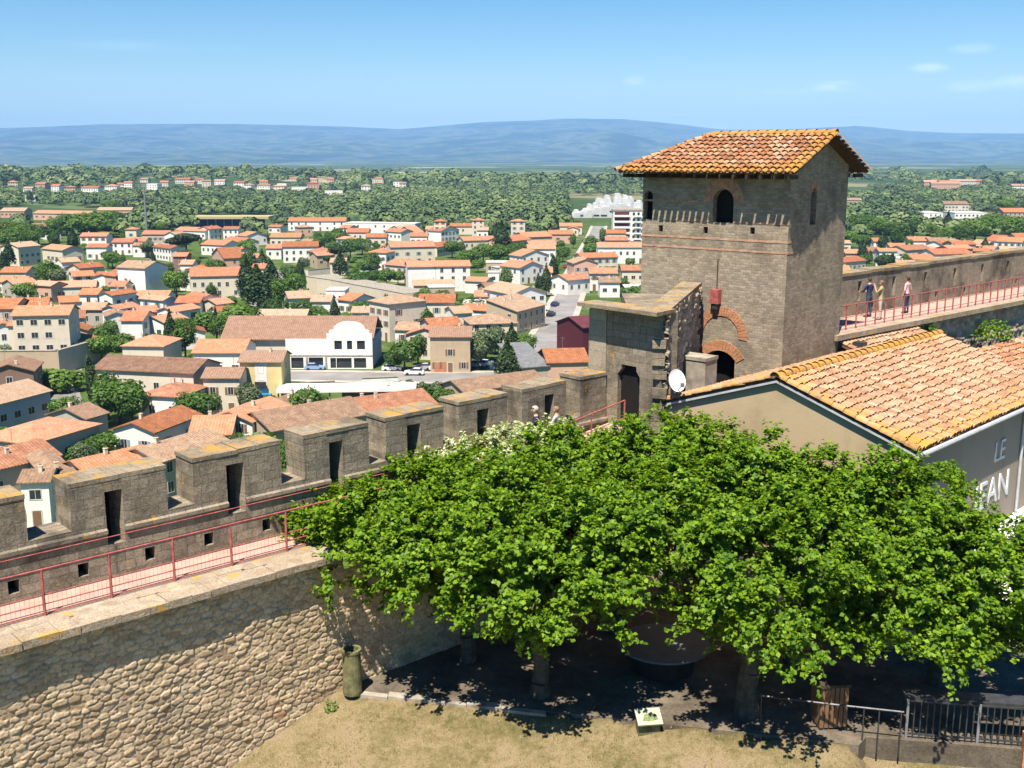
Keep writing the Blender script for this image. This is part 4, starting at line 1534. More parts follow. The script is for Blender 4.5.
tuft('wall_plant', 'green leafy weed hanging from the ledge of the upper rampart walk', tuple(W(40.9, .75, 35.9)), (.55, .5, .9), 260, .16, 1)
tuft('wall_plant', 'low dark weed under the ledge left of the hanging leafy weed', tuple(W(38.6, .8, 36.0)), (.7, .35, .5), 160, .12, 2, 'leaf_mid')
tuft('wall_plant', 'yellow-green bush growing beside the narrow brown lean-to', tuple(W(46.2, .1, 35.4)), (1.1, .7, 1.0), 420, .15, 3)
tuft('weed', 'small green weed at the foot of the rubble wall, nearest the kerb end', (-5.0, 27.0, 29.35), (.35, .2, .22), 90, .07, 4, 'leaf_mid')
tuft('weed', 'longest green weed patch at the foot of the rubble wall', (-6.35, 26.1, 29.0), (.5, .22, .22), 140, .07, 5, 'leaf_mid')
tuft('weed', 'green weed close beside the mossy concrete bin', tuple(W(7.95, -.25, 29.6)), (.22, .2, .35), 80, .08, 6, 'leaf_mid')
tuft('weed', 'thin weed on the lawn just below the pale kerb', (-3.6, 26.6, 29.5), (.3, .2, .12), 60, .06, 7, 'leaf_mid')

# ------------------------------------------------------------------ terrace furniture
bn_ = thing('concrete_bin', 'tall mossy concrete bin standing against the rubble wall', 'bin', tuple(W(8.6, -.31, 29.9)))
MB().lathe([(.25, 0), (.26, .1), (.25, .6), (.25, 1.18), (.27, 1.2), (.27, 1.27), (.19, 1.27), (.19, 1.0), (.001, .98)], 18).build('body', M['moss'], bn_, False)
M['table'] = plain('black_table', (0.12, 0.13, 0.145), .6, .15, 3, spec=.3)
tbl = thing('round_table', 'large round black table in the shade under the plane trees', 'table', (4.25, 28.75, 29.9))
MB().lathe([(.001, .80), (1.28, .80), (1.30, .78), (1.30, .74), (1.2, .73), (.001, .73)], 36).build('tabletop', M['table'], tbl)
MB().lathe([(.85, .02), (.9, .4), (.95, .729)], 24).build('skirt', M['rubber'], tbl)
# information board, low, tilted
pn = thing('information_board', 'small pale information board with a green patch at the lawn edge', 'information board', (3.45, 25.5, 29.66), R(8))
mb = MB()
Mt = Matrix.Translation((0, 0, .52)) @ Matrix.Rotation(R(28), 4, 'X')
mb.box(-.32, .32, -.24, .24, -.03, .03, 0, Mt)
M['board'] = plain('board_cream', (0.46, 0.44, 0.30), .6, .08, 3)
panel = mb.build('panel', M['board'], pn)
mb = MB()
M['board_green'] = plain('board_green', (0.16, 0.20, 0.08), .7, .5, 14)
mb.add([Mt @ Vector(p) for p in [(-.18, -.12, .034), (.02, -.15, .034), (.22, -.1, .034), (.2, .06, .034), (.05, .11, .034), (-.12, .05, .034)]], [(0, 1, 2, 3, 4, 5)])
mb.build('picture', M['board_green'], panel)
MB().box(-.28, .28, -.1, .2, -.2, .44).build('stand', M['moss'], pn)
# slatted bin
sb_ = thing('slatted_bin', 'red-brown slatted wooden bin standing by the metal handrail', 'bin', (8.05, 25.7, 29.9), R(6))
for k in range(6):
    MB().box(-.36 + k * .122, -.36 + k * .122 + .098, -.33, -.29, .06, 1.15).build('slat', M['shutter_brown'], sb_)
for k in range(6):
    MB().box(-.36 + k * .122, -.36 + k * .122 + .098, .29, .33, .06, 1.15).build('slat', M['shutter_brown'], sb_)
for k in range(5):
    for sx in (-.36, .32):
        MB().box(sx, sx + .04, -.285 + k * .118, -.285 + k * .118 + .095, .06, 1.15).build('slat', M['shutter_brown'], sb_)
MB().box(-.4, .4, -.37, .37, 1.152, 1.22).build('lid', M['wood_dark'], sb_)
# handrail
hr = thing('metal_handrail', 'thin dark metal handrail between the thick trunk and the picket fence', 'handrail', (6.2, 25.4, 29.8))
MB().pipe([(0, 0, 1.02), (1.6, -.35, .98), (3.35, -.75, .97)], .028, 6).build('rail', M['metal_dark'], hr)
for x_, y_ in ((.05, 0), (2.45, -.54), (2.8, -.62), (3.3, -.74)):
    MB().tube((x_, y_, -.2), (x_, y_, 1.0), .02, None, 6).build('post', M['metal_dark'], hr)
# picket fence with a counter along its top, on a low concrete base
fr = thing('picket_fence', 'dark metal picket fence with a flat counter on top, bottom right', 'fence', (9.75, 25.0, 29.9), math.atan2(-.45, 2.8))
MB().box(-.8, 5.5, -.12, .35, -1.9, -.02).build('base_wall', M['concrete'], fr)
for k in range(34):
    u = .03 + k * .155
    MB().box(u - .014, u + .014, -.014, .014, 0, 1.0 - .0 * k).build('picket', M['metal_dark'], fr)
MB().box(0, 5.4, -.02, .02, .1, .14).build('bottom_rail', M['metal_dark'], fr)
MB().box(-.02, 5.4, -.02, .02, .98, 1.03).build('top_rail', M['metal_dark'], fr)
MB().box(-.05, 5.4, .03, .52, 1.03, 1.09).build('counter', M['metal_dark'], fr)
for u in (.02, 1.7, 3.4, 5.2):
    MB().box(u - .03, u + .03, -.05, -.016, 0, 1.05).build('post', M['metal_grey'], fr)
bp = thing('brick_pier', 'low orange brick pier at the right end of the picket fence', 'pier', (12.75, 24.62, 29.9), math.atan2(-.45, 2.8))
MB().box(-.3, .45, -.35, -.13, -1.9, .45).build('shaft', M['brick'], bp)
# white awning on the restaurant wall
pr = thing('white_awning', 'white awning half hidden by leaves under the lettering of the restaurant wall', 'awning', (HX, HY, 0), HROT)
mb = MB()
a0, a1 = HWd + .04, HWd + 2.3
mb.add([(a0, 1.6, 32.0), (a1, 1.6, 31.25), (a1, 10.5, 31.25), (a0, 10.5, 32.0), (a0, 1.6, 31.96), (a1, 1.6, 31.21), (a1, 10.5, 31.21), (a0, 10.5, 31.96)],
       [(0, 1, 2, 3), (7, 6, 5, 4), (0, 4, 5, 1), (1, 5, 6, 2), (2, 6, 7, 3), (3, 7, 4, 0)])
mb.build('canvas', M['white'], pr)
MB().box(a1 - .02, a1 + .012, 1.6, 10.5, 30.95, 31.2).build('valance', M['white'], pr)
for y_ in (1.7, 6.0, 10.4):
    MB().tube((a0, y_, 31.3), (a1 - .05, y_, 31.2), .02, None, 6).build('arm', M['metal_grey'], pr)

# ------------------------------------------------------------------ people
M['skin'] = plain('skin', (0.50, 0.30, 0.20), .6, .08)
HAIRS = {}


def person(label, loc, rot, shirt, trousers, hair, height=1.72, group=None, lean=0.0, arms='rest', female=False, sleeves=False):
    """standing figure facing local +y"""
    k = height / 1.72
    J = {}
    E_ = []

    def v(name, x, y, z, r, parent=None):
        J[name] = (Vector((x * k, (y + lean * max(0, z - .9)) * k, z * k)), r * k)
        if parent:
            E_.append((parent, name))
    sh = .17 if female else .195
    v('pelvis', 0, 0, .93, .135)
    v('belly', 0, .01, 1.08, .122 if not female else .105, 'pelvis')
    v('chest', 0, .0, 1.28, .135 if not female else .12, 'belly')
    v('collar', 0, -.01, 1.42, .085, 'chest')
    v('neck', 0, 0, 1.49, .052, 'collar')
    v('jaw', 0, .02, 1.56, .072, 'neck')
    v('skull', 0, .015, 1.64, .090, 'jaw')
    v('crown', 0, .01, 1.69, .060, 'skull')
    for s_, n_ in ((1, 'r'), (-1, 'l')):
        v('hip' + n_, .09 * s_, 0, .88, .098, 'pelvis')
        v('knee' + n_, .10 * s_, .02 * (1 if s_ > 0 else -.5), .49, .062, 'hip' + n_)
        v('calf' + n_, .105 * s_, -.015, .33, .055, 'knee' + n_)
        v('ankle' + n_, .11 * s_, -.02, .09, .040, 'calf' + n_)
        v('foot' + n_, .12 * s_, .10, .045, .042, 'ankle' + n_)
        v('toe' + n_, .13 * s_, .17, .04, .034, 'foot' + n_)
        v('shoulder' + n_, sh * s_, -.01, 1.40, .062, 'collar')
        if arms == 'rail':
            el, wr = (.26 * s_, .10, 1.14), (.20 * s_, .34, 1.10)
        elif arms == 'camera':
            el, wr = (.25 * s_, .14, 1.22), (.09 * s_, .26, 1.48)
        elif arms == 'hip' and s_ > 0:
            el, wr = (.36, -.06, 1.16), (.17, .06, 1.02)
        else:
            el, wr = (.245 * s_, -.03, 1.13), (.26 * s_, .05, .88)
        v('elbow' + n_, *el, .042, 'shoulder' + n_)
        v('wrist' + n_, *wr, .030, 'elbow' + n_)
        d_ = (Vector(wr) - Vector(el)).normalized()
        hp = Vector(wr) + d_ * .09
        v('palm' + n_, hp.x, hp.y, hp.z, .036, 'wrist' + n_)
    names = list(J)
    me = bpy.data.meshes.new('body')
    me.from_pydata([J[n_][0] for n_ in names], [(names.index(a), names.index(b)) for a, b in E_], [])
    tmp = bpy.data.objects.new('tmp_body', me)
    COL.objects.link(tmp)
    md = tmp.modifiers.new('skin', 'SKIN')
    for i, n_ in enumerate(names):
        sv = me.skin_vertices[0].data[i]
        sv.radius = (J[n_][1], J[n_][1] * (.80 if n_ in ('pelvis', 'belly', 'chest') else 1))
        sv.use_root = n_ == 'pelvis'
    ss = tmp.modifiers.new('sub', 'SUBSURF')
    ss.levels = 2
    ss.render_levels = 2
    dg = bpy.context.evaluated_depsgraph_get()
    dg.update()
    body = bpy.data.meshes.new_from_object(tmp.evaluated_get(dg))
    bpy.data.objects.remove(tmp)
    bm = bmesh.new()
    bm.from_mesh(body)
    # fingers, thumb, nose, ears
    for s_, n_ in ((1, 'r'), (-1, 'l')):
        pw, pp = J['wrist' + n_][0], J['palm' + n_][0]
        d_ = (pp - pw).normalized()
        side = d_.cross(Vector((0, 0, 1))) if abs(d_.z) < .8 else Vector((0, 1, 0))
        side.normalize()
        up = side.cross(d_)
        for i in range(5):
            L = (.075, .085, .08, .062, .055)[i] * k
            base_ = pp + side * ((i - 1.5) * .019 * k) + d_ * .015
            dd = d_ if i < 4 else (d_ * .5 + side * -1.0).normalized()
            if i == 4:
                base_ = pp - side * .03 * k - d_ * .03
            mid = base_ + dd * L * .55
            tip = mid + (dd - up * .5).normalized() * L * .5
            tb = MB().tube(base_, mid, .009 * k, .008 * k, 6).tube(mid, tip, .008 * k, .006 * k, 6)
            vv = [bm.verts.new(p) for p in tb.v]
            for f in tb.f:
                bm.faces.new([vv[q] for q in f])
    hd = J['skull'][0]
    for (cx_, cy_, cz_, a, b, c_) in ((0, .098, -.035, .014, .022, .026), (.088, 0, -.03, .012, .022, .034), (-.088, 0, -.03, .012, .022, .034)):
        rr = bmesh.ops.create_icosphere(bm, subdivisions=1, radius=1, matrix=Matrix.Translation(hd + Vector((cx_, cy_, cz_)) * k) @ Matrix.Diagonal((a * k, b * k, c_ * k, 1)))
    bm.to_mesh(body)
    bm.free()
    body.materials.clear()
    cs_ = plain('shirt_cloth', shirt, .85, .15, 6)
    ct_ = plain('trouser_cloth', trousers, .85, .15, 6)
    csh = plain('shoe_leather', (.08, .06, .05), .6, .2)
    ceye = M['dark']
    for m_ in (M['skin'], cs_, ct_, csh, ceye):
        body.materials.append(m_)
    wrists = [J['wristr'][0], J['wristl'][0]]
    for p in body.polygons:
        c_ = p.center
        z = c_.z / k
        arm = min((c_ - J['elbow' + n_][0].lerp(J['palm' + n_][0], t__)).length for n_ in 'rl' for t__ in (.15, .4, .7, 1.0, 1.3)) < .075 * k and abs(c_.x) > .05 * k
        if z > 1.465:
            mi = 0
            fx, fy, fz = c_.x / k, c_.y / k - .015 - lean * .74, z - 1.645
            if abs(abs(fx) - .033) < .014 and abs(fz) < .012 and fy > .05:
                mi = 4
        elif arm and z < 1.5 and (not sleeves or min((c_ - J['palm' + n_][0]).length for n_ in 'rl') < .12 * k):
            mi = 0
        elif z < .085:
            mi = 3
        elif z < .95:
            mi = 2
        else:
            mi = 1
        p.material_index = mi
        p.use_smooth = True
    o_ = link('person', body)
    o_.location = loc
    o_.rotation_euler = (0, 0, rot)
    tag(o_, label, 'person', group)
    # hair shell
    bm = bmesh.new()
    bmesh.ops.create_icosphere(bm, subdivisions=3, radius=1)
    for v_ in bm.verts:
        x_, y_, z_ = v_.co
        v_.co = Vector((x_ * .098, y_ * .112, z_ * .105)) * k
    kill = [v_ for v_ in bm.verts if (v_.co.y > .02 * k and v_.co.z < .045 * k) or v_.co.z < (-.13 if female else -.062) * k]
    bmesh.ops.delete(bm, geom=kill, context='VERTS')
    hm_ = bpy.data.meshes.new('hair')
    bm.to_mesh(hm_)
    bm.free()
    hm_.materials.append(plain('hair', hair, .7, .3, 20))
    for p in hm_.polygons:
        p.use_smooth = True
    h_ = link('hair', hm_, o_)
    h_.location = hd + Vector((0, -.008, .022)) * k
    return o_


def walk_z(s):
    return ZW + max(0, (s - 13) / 7 * .95)


person('person in a dark blue jacket with grey hair looking over the parapet', W(17.0, 1.42, walk_z(17.0)), R(150) + WROT - R(110), (0.02, 0.025, 0.05), (.1, .1, .12), (.42, .36, .30), 1.82, None, 0.06, 'rail', False, True)
person('person in a pale grey top beside the one in dark blue', W(17.75, 1.25, walk_z(17.75)), R(30) + WROT - R(10), (0.42, 0.40, 0.38), (.15, .17, .25), (.26, .15, .09), 1.62, None, 0.05, 'rail', True, True)
person('person in a khaki shirt and pale trousers standing on the upper walk', W(38.35, 1.75, ZU), WROT + R(20), (0.36, 0.31, 0.17), (.50, .42, .34), (.16, .12, .08), 1.74, None, .02, 'camera')
person('person in dark blue clothes partly hidden behind the khaki shirt', W(38.75, 2.55, ZU), WROT - R(10), (0.025, 0.035, 0.09), (.05, .06, .10), (.06, .04, .03), 1.78, None, .05, 'rail', False, True)
person('person in a pale pink top and dark jeans on the upper walk', W(41.2, 2.05, ZU), WROT - R(5), (0.68, 0.42, 0.42), (.035, .045, .085), (.05, .03, .025), 1.68, None, .0, 'rest', True)

# ================================================================== THE TOWN BELOW
WALLS = {'W': ('white', (0.80, 0.77, 0.71)), 'C': ('cream', (0.68, 0.59, 0.46)), 'T': ('tan', (0.48, 0.37, 0.25)), 'P': ('pink', (0.62, 0.38, 0.28)),
         'Y': ('yellow', (0.70, 0.56, 0.27)), 'G': ('grey', (0.47, 0.41, 0.34)), 'B': ('brown', (0.24, 0.155, 0.115)), 'L': ('blue-grey', (0.36, 0.40, 0.48)), 'M': ('maroon', (0.10, 0.022, 0.03))}
ROOFS = {'O': ('orange', (0.36, 0.14, 0.065), (0.50, 0.205, 0.10), (0.56, 0.30, 0.185)), 'R': ('red', (0.36, 0.125, 0.065), (0.50, 0.19, 0.10), (0.56, 0.28, 0.18)),
         'K': ('pinkish', (0.36, 0.165, 0.095), (0.52, 0.26, 0.155), (0.58, 0.345, 0.23)), 'T': ('tan', (0.29, 0.18, 0.115), (0.43, 0.285, 0.185), (0.52, 0.38, 0.27)),
         'N': ('brown', (0.20, 0.115, 0.075), (0.29, 0.17, 0.11), (0.36, 0.23, 0.16)), 'G': ('grey', (0.16, 0.16, 0.165), (0.22, 0.22, 0.22), (0.28, 0.28, 0.28)),
         'M': ('maroon', (0.09, 0.02, 0.03), (0.12, 0.03, 0.04), (0.16, 0.05, 0.06)), 'W': ('pale flat', (0.55, 0.52, 0.48), (0.62, 0.59, 0.54), (0.68, 0.65, 0.6))}
WM = {k: wall_paint('render_' + v[0].replace('-', '_'), v[1]) for k, v in WALLS.items()}
RM = {k: town_roof_mat('roof_tile_' + v[0].replace(' ', '_'), v[1], v[2], v[3]) for k, v in ROOFS.items()}
M['frame'] = plain('window_surround', (0.60, 0.56, 0.50), .8, .1)


def window_mesh(w, h, shutter=None):
    mb_ = MB()
    mb_.box(-w / 2, w / 2, -.012, .05, 0, h, 0)
    for a in ((-w / 2 - .09, -w / 2, 0, h), (w / 2, w / 2 + .09, 0, h), (-w / 2 - .09, w / 2 + .09, h, h + .1), (-w / 2 - .13, w / 2 + .13, -.1, 0)):
        mb_.box(a[0], a[1], -.045, .05, a[2], a[3], 1)
    mb_.box(-.025, .025, -.025, .04, .002, h - .002, 1)
    if shutter:
        for sx in (-w / 2 - .09 - w * .5, w / 2 + .09):
            mb_.box(sx + .005, sx + w * .5 - .005, -.06, .05, .02, h - .02, 2)
    return mb_.mesh('window', [M['glass'], M['frame'], M[shutter or 'shutter_brown']])


WIN = [window_mesh(.95, 1.4), window_mesh(.95, 1.4, 'shutter_blue'), window_mesh(.9, 1.35, 'shutter_brown'), window_mesh(1.3, 1.15)]
mb = MB()
mb.box(-.5, .5, -.03, .05, 0, 2.15, 0)
mb.box(-.62, -.5, -.05, .05, 0, 2.15, 1).box(.5, .62, -.05, .05, 0, 2.15, 1).box(-.62, .62, -.05, .05, 2.15, 2.28, 1)
DOOR = mb.mesh('door', [M['shutter_brown'], M['frame']])
mb = MB()
mb.box(-.3, .3, -.3, .3, -.6, .9, 0).box(-.36, .36, -.36, .36, .9, 1.0, 0)
for a in (-.12, .12):
    mb.lathe([(.09, 1.0), (.09, 1.25), (.001, 1.25)], 8, 1, (a, 0, 0))
CHIM = mb.mesh('chimney', [WM['C'], RM['R']])


mb = MB()
mb.tube((0, 0, -.6), (0, 0, 2.3), .03, None, 5)
for z_, w_ in ((2.2, .5), (2.2, .0), (1.75, .38)):
    if w_:
        mb.tube((-w_, 0, z_), (w_, 0, z_), .018, None, 4)
for x_ in (-.4, -.2, 0, .2, .4):
    mb.tube((x_, -.3, 2.2), (x_, .3, 2.2), .012, None, 4)
AERIAL = mb.mesh('aerial', M['metal_grey'])


def roof_parts(L, D, h, kind, pitch, ov, th):
    mb_ = MB()
    t_ = math.tan(pitch)
    if kind in 'xy':
        S, E2 = (D, L) if kind == 'x' else (L, D)
        hr = h + S / 2 * t_
        pr_ = [(-ov, h - ov * t_), (S / 2, hr), (S + ov, h - ov * t_), (S + ov, h - ov * t_ - th), (S / 2, hr - th), (-ov, h - ov * t_ - th)]
        if kind == 'x':
            a = [(-ov, p, z) for p, z in pr_]; b = [(L + ov, p, z) for p, z in pr_]
        else:
            a = [(p, D + ov, z) for p, z in pr_]; b = [(p, -ov, z) for p, z in pr_]
        n = 6
        mb_.add(a + b, [tuple(reversed(range(n))), tuple(range(n, 2 * n))] + [(i, (i + 1) % n, n + (i + 1) % n, n + i) for i in range(n)])
        return mb_, hr
    if kind == 'h':
        S = min(L, D)
        hr = h + S / 2 * t_
        x0_, x1_, y0_, y1_ = -ov, L + ov, -ov, D + ov
        z_ = h - ov * t_
        if L >= D:
            r0, r1 = (S / 2, D / 2, hr), (L - S / 2 + .01, D / 2, hr)
            top_ = [(x0_, y0_, z_), (x1_, y0_, z_), (x1_, y1_, z_), (x0_, y1_, z_), r0, r1]
            fs_ = [(0, 1, 5, 4), (1, 2, 5), (2, 3, 4, 5), (3, 0, 4)]
        else:
            r0, r1 = (L / 2, S / 2, hr), (L / 2, D - S / 2 + .01, hr)
            top_ = [(x0_, y0_, z_), (x1_, y0_, z_), (x1_, y1_, z_), (x0_, y1_, z_), r0, r1]
            fs_ = [(0, 1, 4), (1, 2, 5, 4), (2, 3, 5), (3, 0, 4, 5)]
        low = [(a, b, c_ - th) for a, b, c_ in top_[:4]]
        mb_.add(top_ + low, fs_ + [(9, 8, 7, 6), (1, 0, 6, 7), (2, 1, 7, 8), (3, 2, 8, 9), (0, 3, 9, 6)])
        return mb_, hr
    if kind == 'm':
        hr = h + D * t_
        pr_ = [(-ov, h - ov * t_), (D + ov * .3, hr + ov * .3 * t_), (D + ov * .3, hr + ov * .3 * t_ - th), (-ov, h - ov * t_ - th)]
        a = [(-ov, p, z) for p, z in pr_]; b = [(L + ov, p, z) for p, z in pr_]
        mb_.add(a + b, [(3, 2, 1, 0), (4, 5, 6, 7)] + [(i, (i + 1) % 4, 4 + (i + 1) % 4, 4 + i) for i in range(4)])
        return mb_, hr
    mb_.box(-.12, L + .12, -.12, D + .12, h, h + .28)
    return mb_, h + .28


ALLH = []      # (object, px, py, depth, wallcode, roofcode, fixed label, footprint)
hr_ = random.Random(17)


def house(x1, y1, x2, y2, h, dep, kind, wall, roof, floors=None, label=None, name='house', cat='house', win=True, chim=None, pitch=None, wtype=None, wgap=2.7, group='houses of the town below the walls', base=None):
    e1, e2 = atz(x1, y1, h), atz(x2, y2, h)
    g0 = 0.0
    if base is not None:
        g0 = base
    d = e2 - e1
    d.z = 0
    L = d.length
    rot = math.atan2(d.y, d.x)
    o_ = thing(name, label, cat, (e1.x, e1.y, g0), rot, group)
    h = h - g0
    ux, uy = d.normalized(), Vector((-d.y, d.x, 0)).normalized()
    pitch_ = R(pitch if pitch else (15 if kind == 'm' else 18))
    ov, th = (.38, .16)
    rb, hr = roof_parts(L, dep, h, kind, pitch_, ov, th)
    mb_ = MB()
    t_ = math.tan(pitch_)
    if kind == 'x':
        pr_ = [(0, -1), (dep, -1), (dep, h - .06), (dep / 2, hr - .08), (0, h - .06)]
        a = [(0, p, z) for p, z in pr_]; b = [(L, p, z) for p, z in pr_]
        mb_.add(a + b, [tuple(reversed(range(5))), tuple(range(5, 10))] + [(i, (i + 1) % 5, 5 + (i + 1) % 5, 5 + i) for i in range(5)])
    elif kind == 'y':
        mb_.extrude_y([(0, -1), (L, -1), (L, h - .06), (L / 2, hr - .08), (0, h - .06)], 0, dep)
    elif kind == 'm':
        pr_ = [(0, -1), (dep, -1), (dep, hr - .06), (0, h - .06)]
        a = [(0, p, z) for p, z in pr_]; b = [(L, p, z) for p, z in pr_]
        mb_.add(a + b, [(3, 2, 1, 0), (4, 5, 6, 7)] + [(i, (i + 1) % 4, 4 + (i + 1) % 4, 4 + i) for i in range(4)])
    else:
        mb_.box(0, L, 0, dep, -1, h - .02)
    w_ = mb_.build('wall', WM[wall], o_)
    r_o = rb.build('roof', RM[roof], o_)
    # windows on the faces the camera side can see
    dist = e1.length
    if win:
        nf = floors or max(1, int(h / 2.75))
        wt = WIN[wtype if wtype is not None else hr_.choice([0, 0, 1, 2, 3])]
        faces = [('f', L)]
        cl = -((e1 - Vector((0, 0, 0))).dot(-ux))   # left end visible when camera lies to its left
        if dist < 520:
            if (-e1).dot(-ux) > 0.12 * e1.length:
                faces.append(('l', dep))
            if (-e2).dot(ux) > 0.12 * e2.length:
                faces.append(('r', dep))
        for fc, FL in faces:
            nc = max(1, int(FL / wgap)) if fc == 'f' else max(1, int(FL / 4.2))
            nc = min(nc, 8)
            drc = hr_.randrange(nc)
            for fl in range(nf):
                zb = .9 + fl * 2.75 if nf > 1 else max(.8, h * .5 - .7)
                if zb + 1.5 > h - .1:
                    continue
                for k in range(nc):
                    if hr_.random() < .10 and dist > 150:
                        continue
                    u = FL * (k + .5) / nc
                    isd = fl == 0 and k == drc and fc == 'f' and nf > 1
                    wo = link('door' if isd else 'window', DOOR if isd else wt, w_)
                    if fc == 'f':
                        wo.location = (u, 0, 0.02 if isd else zb)
                    elif fc == 'l':
                        wo.location = (0, u, zb)
                        wo.rotation_euler = (0, 0, R(-90))
                    else:
                        wo.location = (L, u, zb)
                        wo.rotation_euler = (0, 0, R(90))
    nch = chim if chim is not None else (hr_.choice([0, 1, 1, 2]) if dist < 520 else hr_.choice([0, 0, 1]))
    for k in range(nch):
        c_ = link('chimney', CHIM, r_o)
        if kind == 'y':
            u, v_ = (L * hr_.uniform(.25, .75), dep * hr_.uniform(.1, .9))
            z_ = h + (L / 2 - abs(u - L / 2)) * t_
        elif kind == 'x' or kind == 'h':
            u, v_ = (L * hr_.uniform(.2, .8), dep * hr_.uniform(.3, .8))
            z_ = h + (dep / 2 - abs(v_ - dep / 2)) * t_
            if kind == 'h':
                z_ = min(z_, h + min(u, L - u, v_, dep - v_) * t_)
        elif kind == 'm':
            u, v_ = L * hr_.uniform(.2, .8), dep * .7
            z_ = h + v_ * t_
        else:
            u, v_, z_ = L * .7, dep * .6, h + .2
        c_.location = (u, v_, z_)
        c_.scale = (.72, .72, hr_.uniform(.6, .85))
    if dist < 330 and name == 'house' and hr_.random() < .6:
        ao = link('aerial', AERIAL, r_o)
        ao.location = (L * hr_.uniform(.25, .75), dep * .5, (h + min(L, dep) / 2 * t_ * .6) if kind in 'hy' else (hr - .15))
        ao.rotation_euler = (0, 0, hr_.uniform(-.6, .6))
    cen = e1 + ux * L / 2 + uy * dep / 2
    a, b, c_ = proj(e1), proj(e2), proj(Vector((cen.x, cen.y, g0 + hr)))
    bb = proj(Vector((e1.x, e1.y, g0)))
    ALLH.append(dict(o=o_, x=(a[0] + b[0]) / 2, y=(a[1] + b[1]) / 2, d=cen.length, w=wall, r=roof, label=label, c=cen, rad=math.hypot(L, dep) / 2, L=L, dep=dep, ux=ux, uy=uy, e1=e1,
                     box=(min(a[0], b[0]), max(a[0], b[0]), min(c_[1], a[1], b[1]), max(bb[1], a[1] + 3)), k=kind))
    return o_


# landmarks first, each with its own label
house(239.5, 361, 281, 361, 8.6, 8, 'x', 'Y', 'N', 3, 'yellow three-storey house with a pale middle bay and small balcony', wtype=0, wgap=4.2, chim=1)
bal = ALLH[-1]
MB().box(bal['L'] * .36, bal['L'] * .64, -.02, .03, .1, 8.2).build('pale_bay', WM['W'], bal['o'])
MB().box(bal['L'] * .36, bal['L'] * .64, -.7, -.03, 4.05, 4.18).box(bal['L'] * .36, bal['L'] * .64, -.7, -.66, 4.18, 4.95).build('balcony', M['metal_dark'], bal['o'])
house(203, 377, 239, 377, 6.8, 7, 'x', 'C', 'N', 2, 'cream house with three windows per floor, attached to the yellow house', wgap=3.0, wtype=2, chim=0)
house(94, 368, 193, 372.5, 7.2, 10, 'x', 'C', 'N', 2, 'very long cream building with brown roof behind the tall cypress', wtype=0, wgap=4.5)
house(122, 345, 163, 345.5, 6.6, 10, 'h', 'C', 'O', 2, 'cream house with a big orange hipped roof behind the long cream building', win=False)
house(141, 394, 181, 396, 5.2, 9, 'h', 'W', 'K', 1, 'white house with tall windows and pinkish hipped roof before the long cream building', wtype=0, wgap=3.2, chim=2)
house(193, 352, 243, 352, 6.2, 11, 'x', 'W', 'O', 1, 'white hall with wide orange roof and dark windows, left of the arched hall', wtype=3)
house(369, 300, 389, 303.5, 9.5, 11, 'h', 'C', 'T', 3, 'tall three-storey house with cream front, pink side and tan hipped roof', wtype=2, wgap=2.6, chim=0)
house(430, 336, 470, 336, 7.8, 9, 'x', 'T', 'N', 2, 'tan two-storey house with brown roof and red garage door by the main road', wtype=2)
tz = ALLH[-1]
MB().box(.8, 3.3, -.05, .03, 0, 2.3).build('garage_door', RM['R'], tz['o'])
house(190, 276, 239, 275, 7.2, 13, 'x', 'C', 'R', 2, 'long school building with a row of windows under a red roof', wgap=2.3, wtype=0, chim=0)
house(144.5, 268, 167, 265, 9.5, 11, 'y', 'W', 'T', 2, 'tall white block with a blank gable wall left of the school building', win=False)
house(436, 266, 470, 265.5, 8.6, 9, 'x', 'W', 'O', 3, 'bright white three-storey house with dark windows and orange roof', wtype=0, wgap=3.4, chim=0)
house(408, 266.5, 435.5, 266, 8.5, 9, 'x', 'W', 'O', 3, 'white house with a blank front joined to the bright white three-storey house', win=False)
house(391, 247, 435, 246, 7.4, 12, 'x', 'C', 'R', 2, 'wide cream building with a broad red roof behind the bright white houses', wgap=4)
house(548, 362, 588, 361, 4.6, 11, 'x', 'P', 'O', 1, 'pink house with a bright orange roof beside the gatehouse pier', wtype=3, wgap=5)
house(521, 367, 548, 365, 4.0, 12, 'm', 'G', 'G', 1, 'open grey shed with a sloping dark grey roof', win=False, chim=0, pitch=13, name='shed', cat='shed')
house(557, 321, 583, 327, 6.5, 27, 'y', 'M', 'M', 2, 'dark maroon shop building at the corner of the long street', win=False, chim=0, name='shop_building', cat='shop')

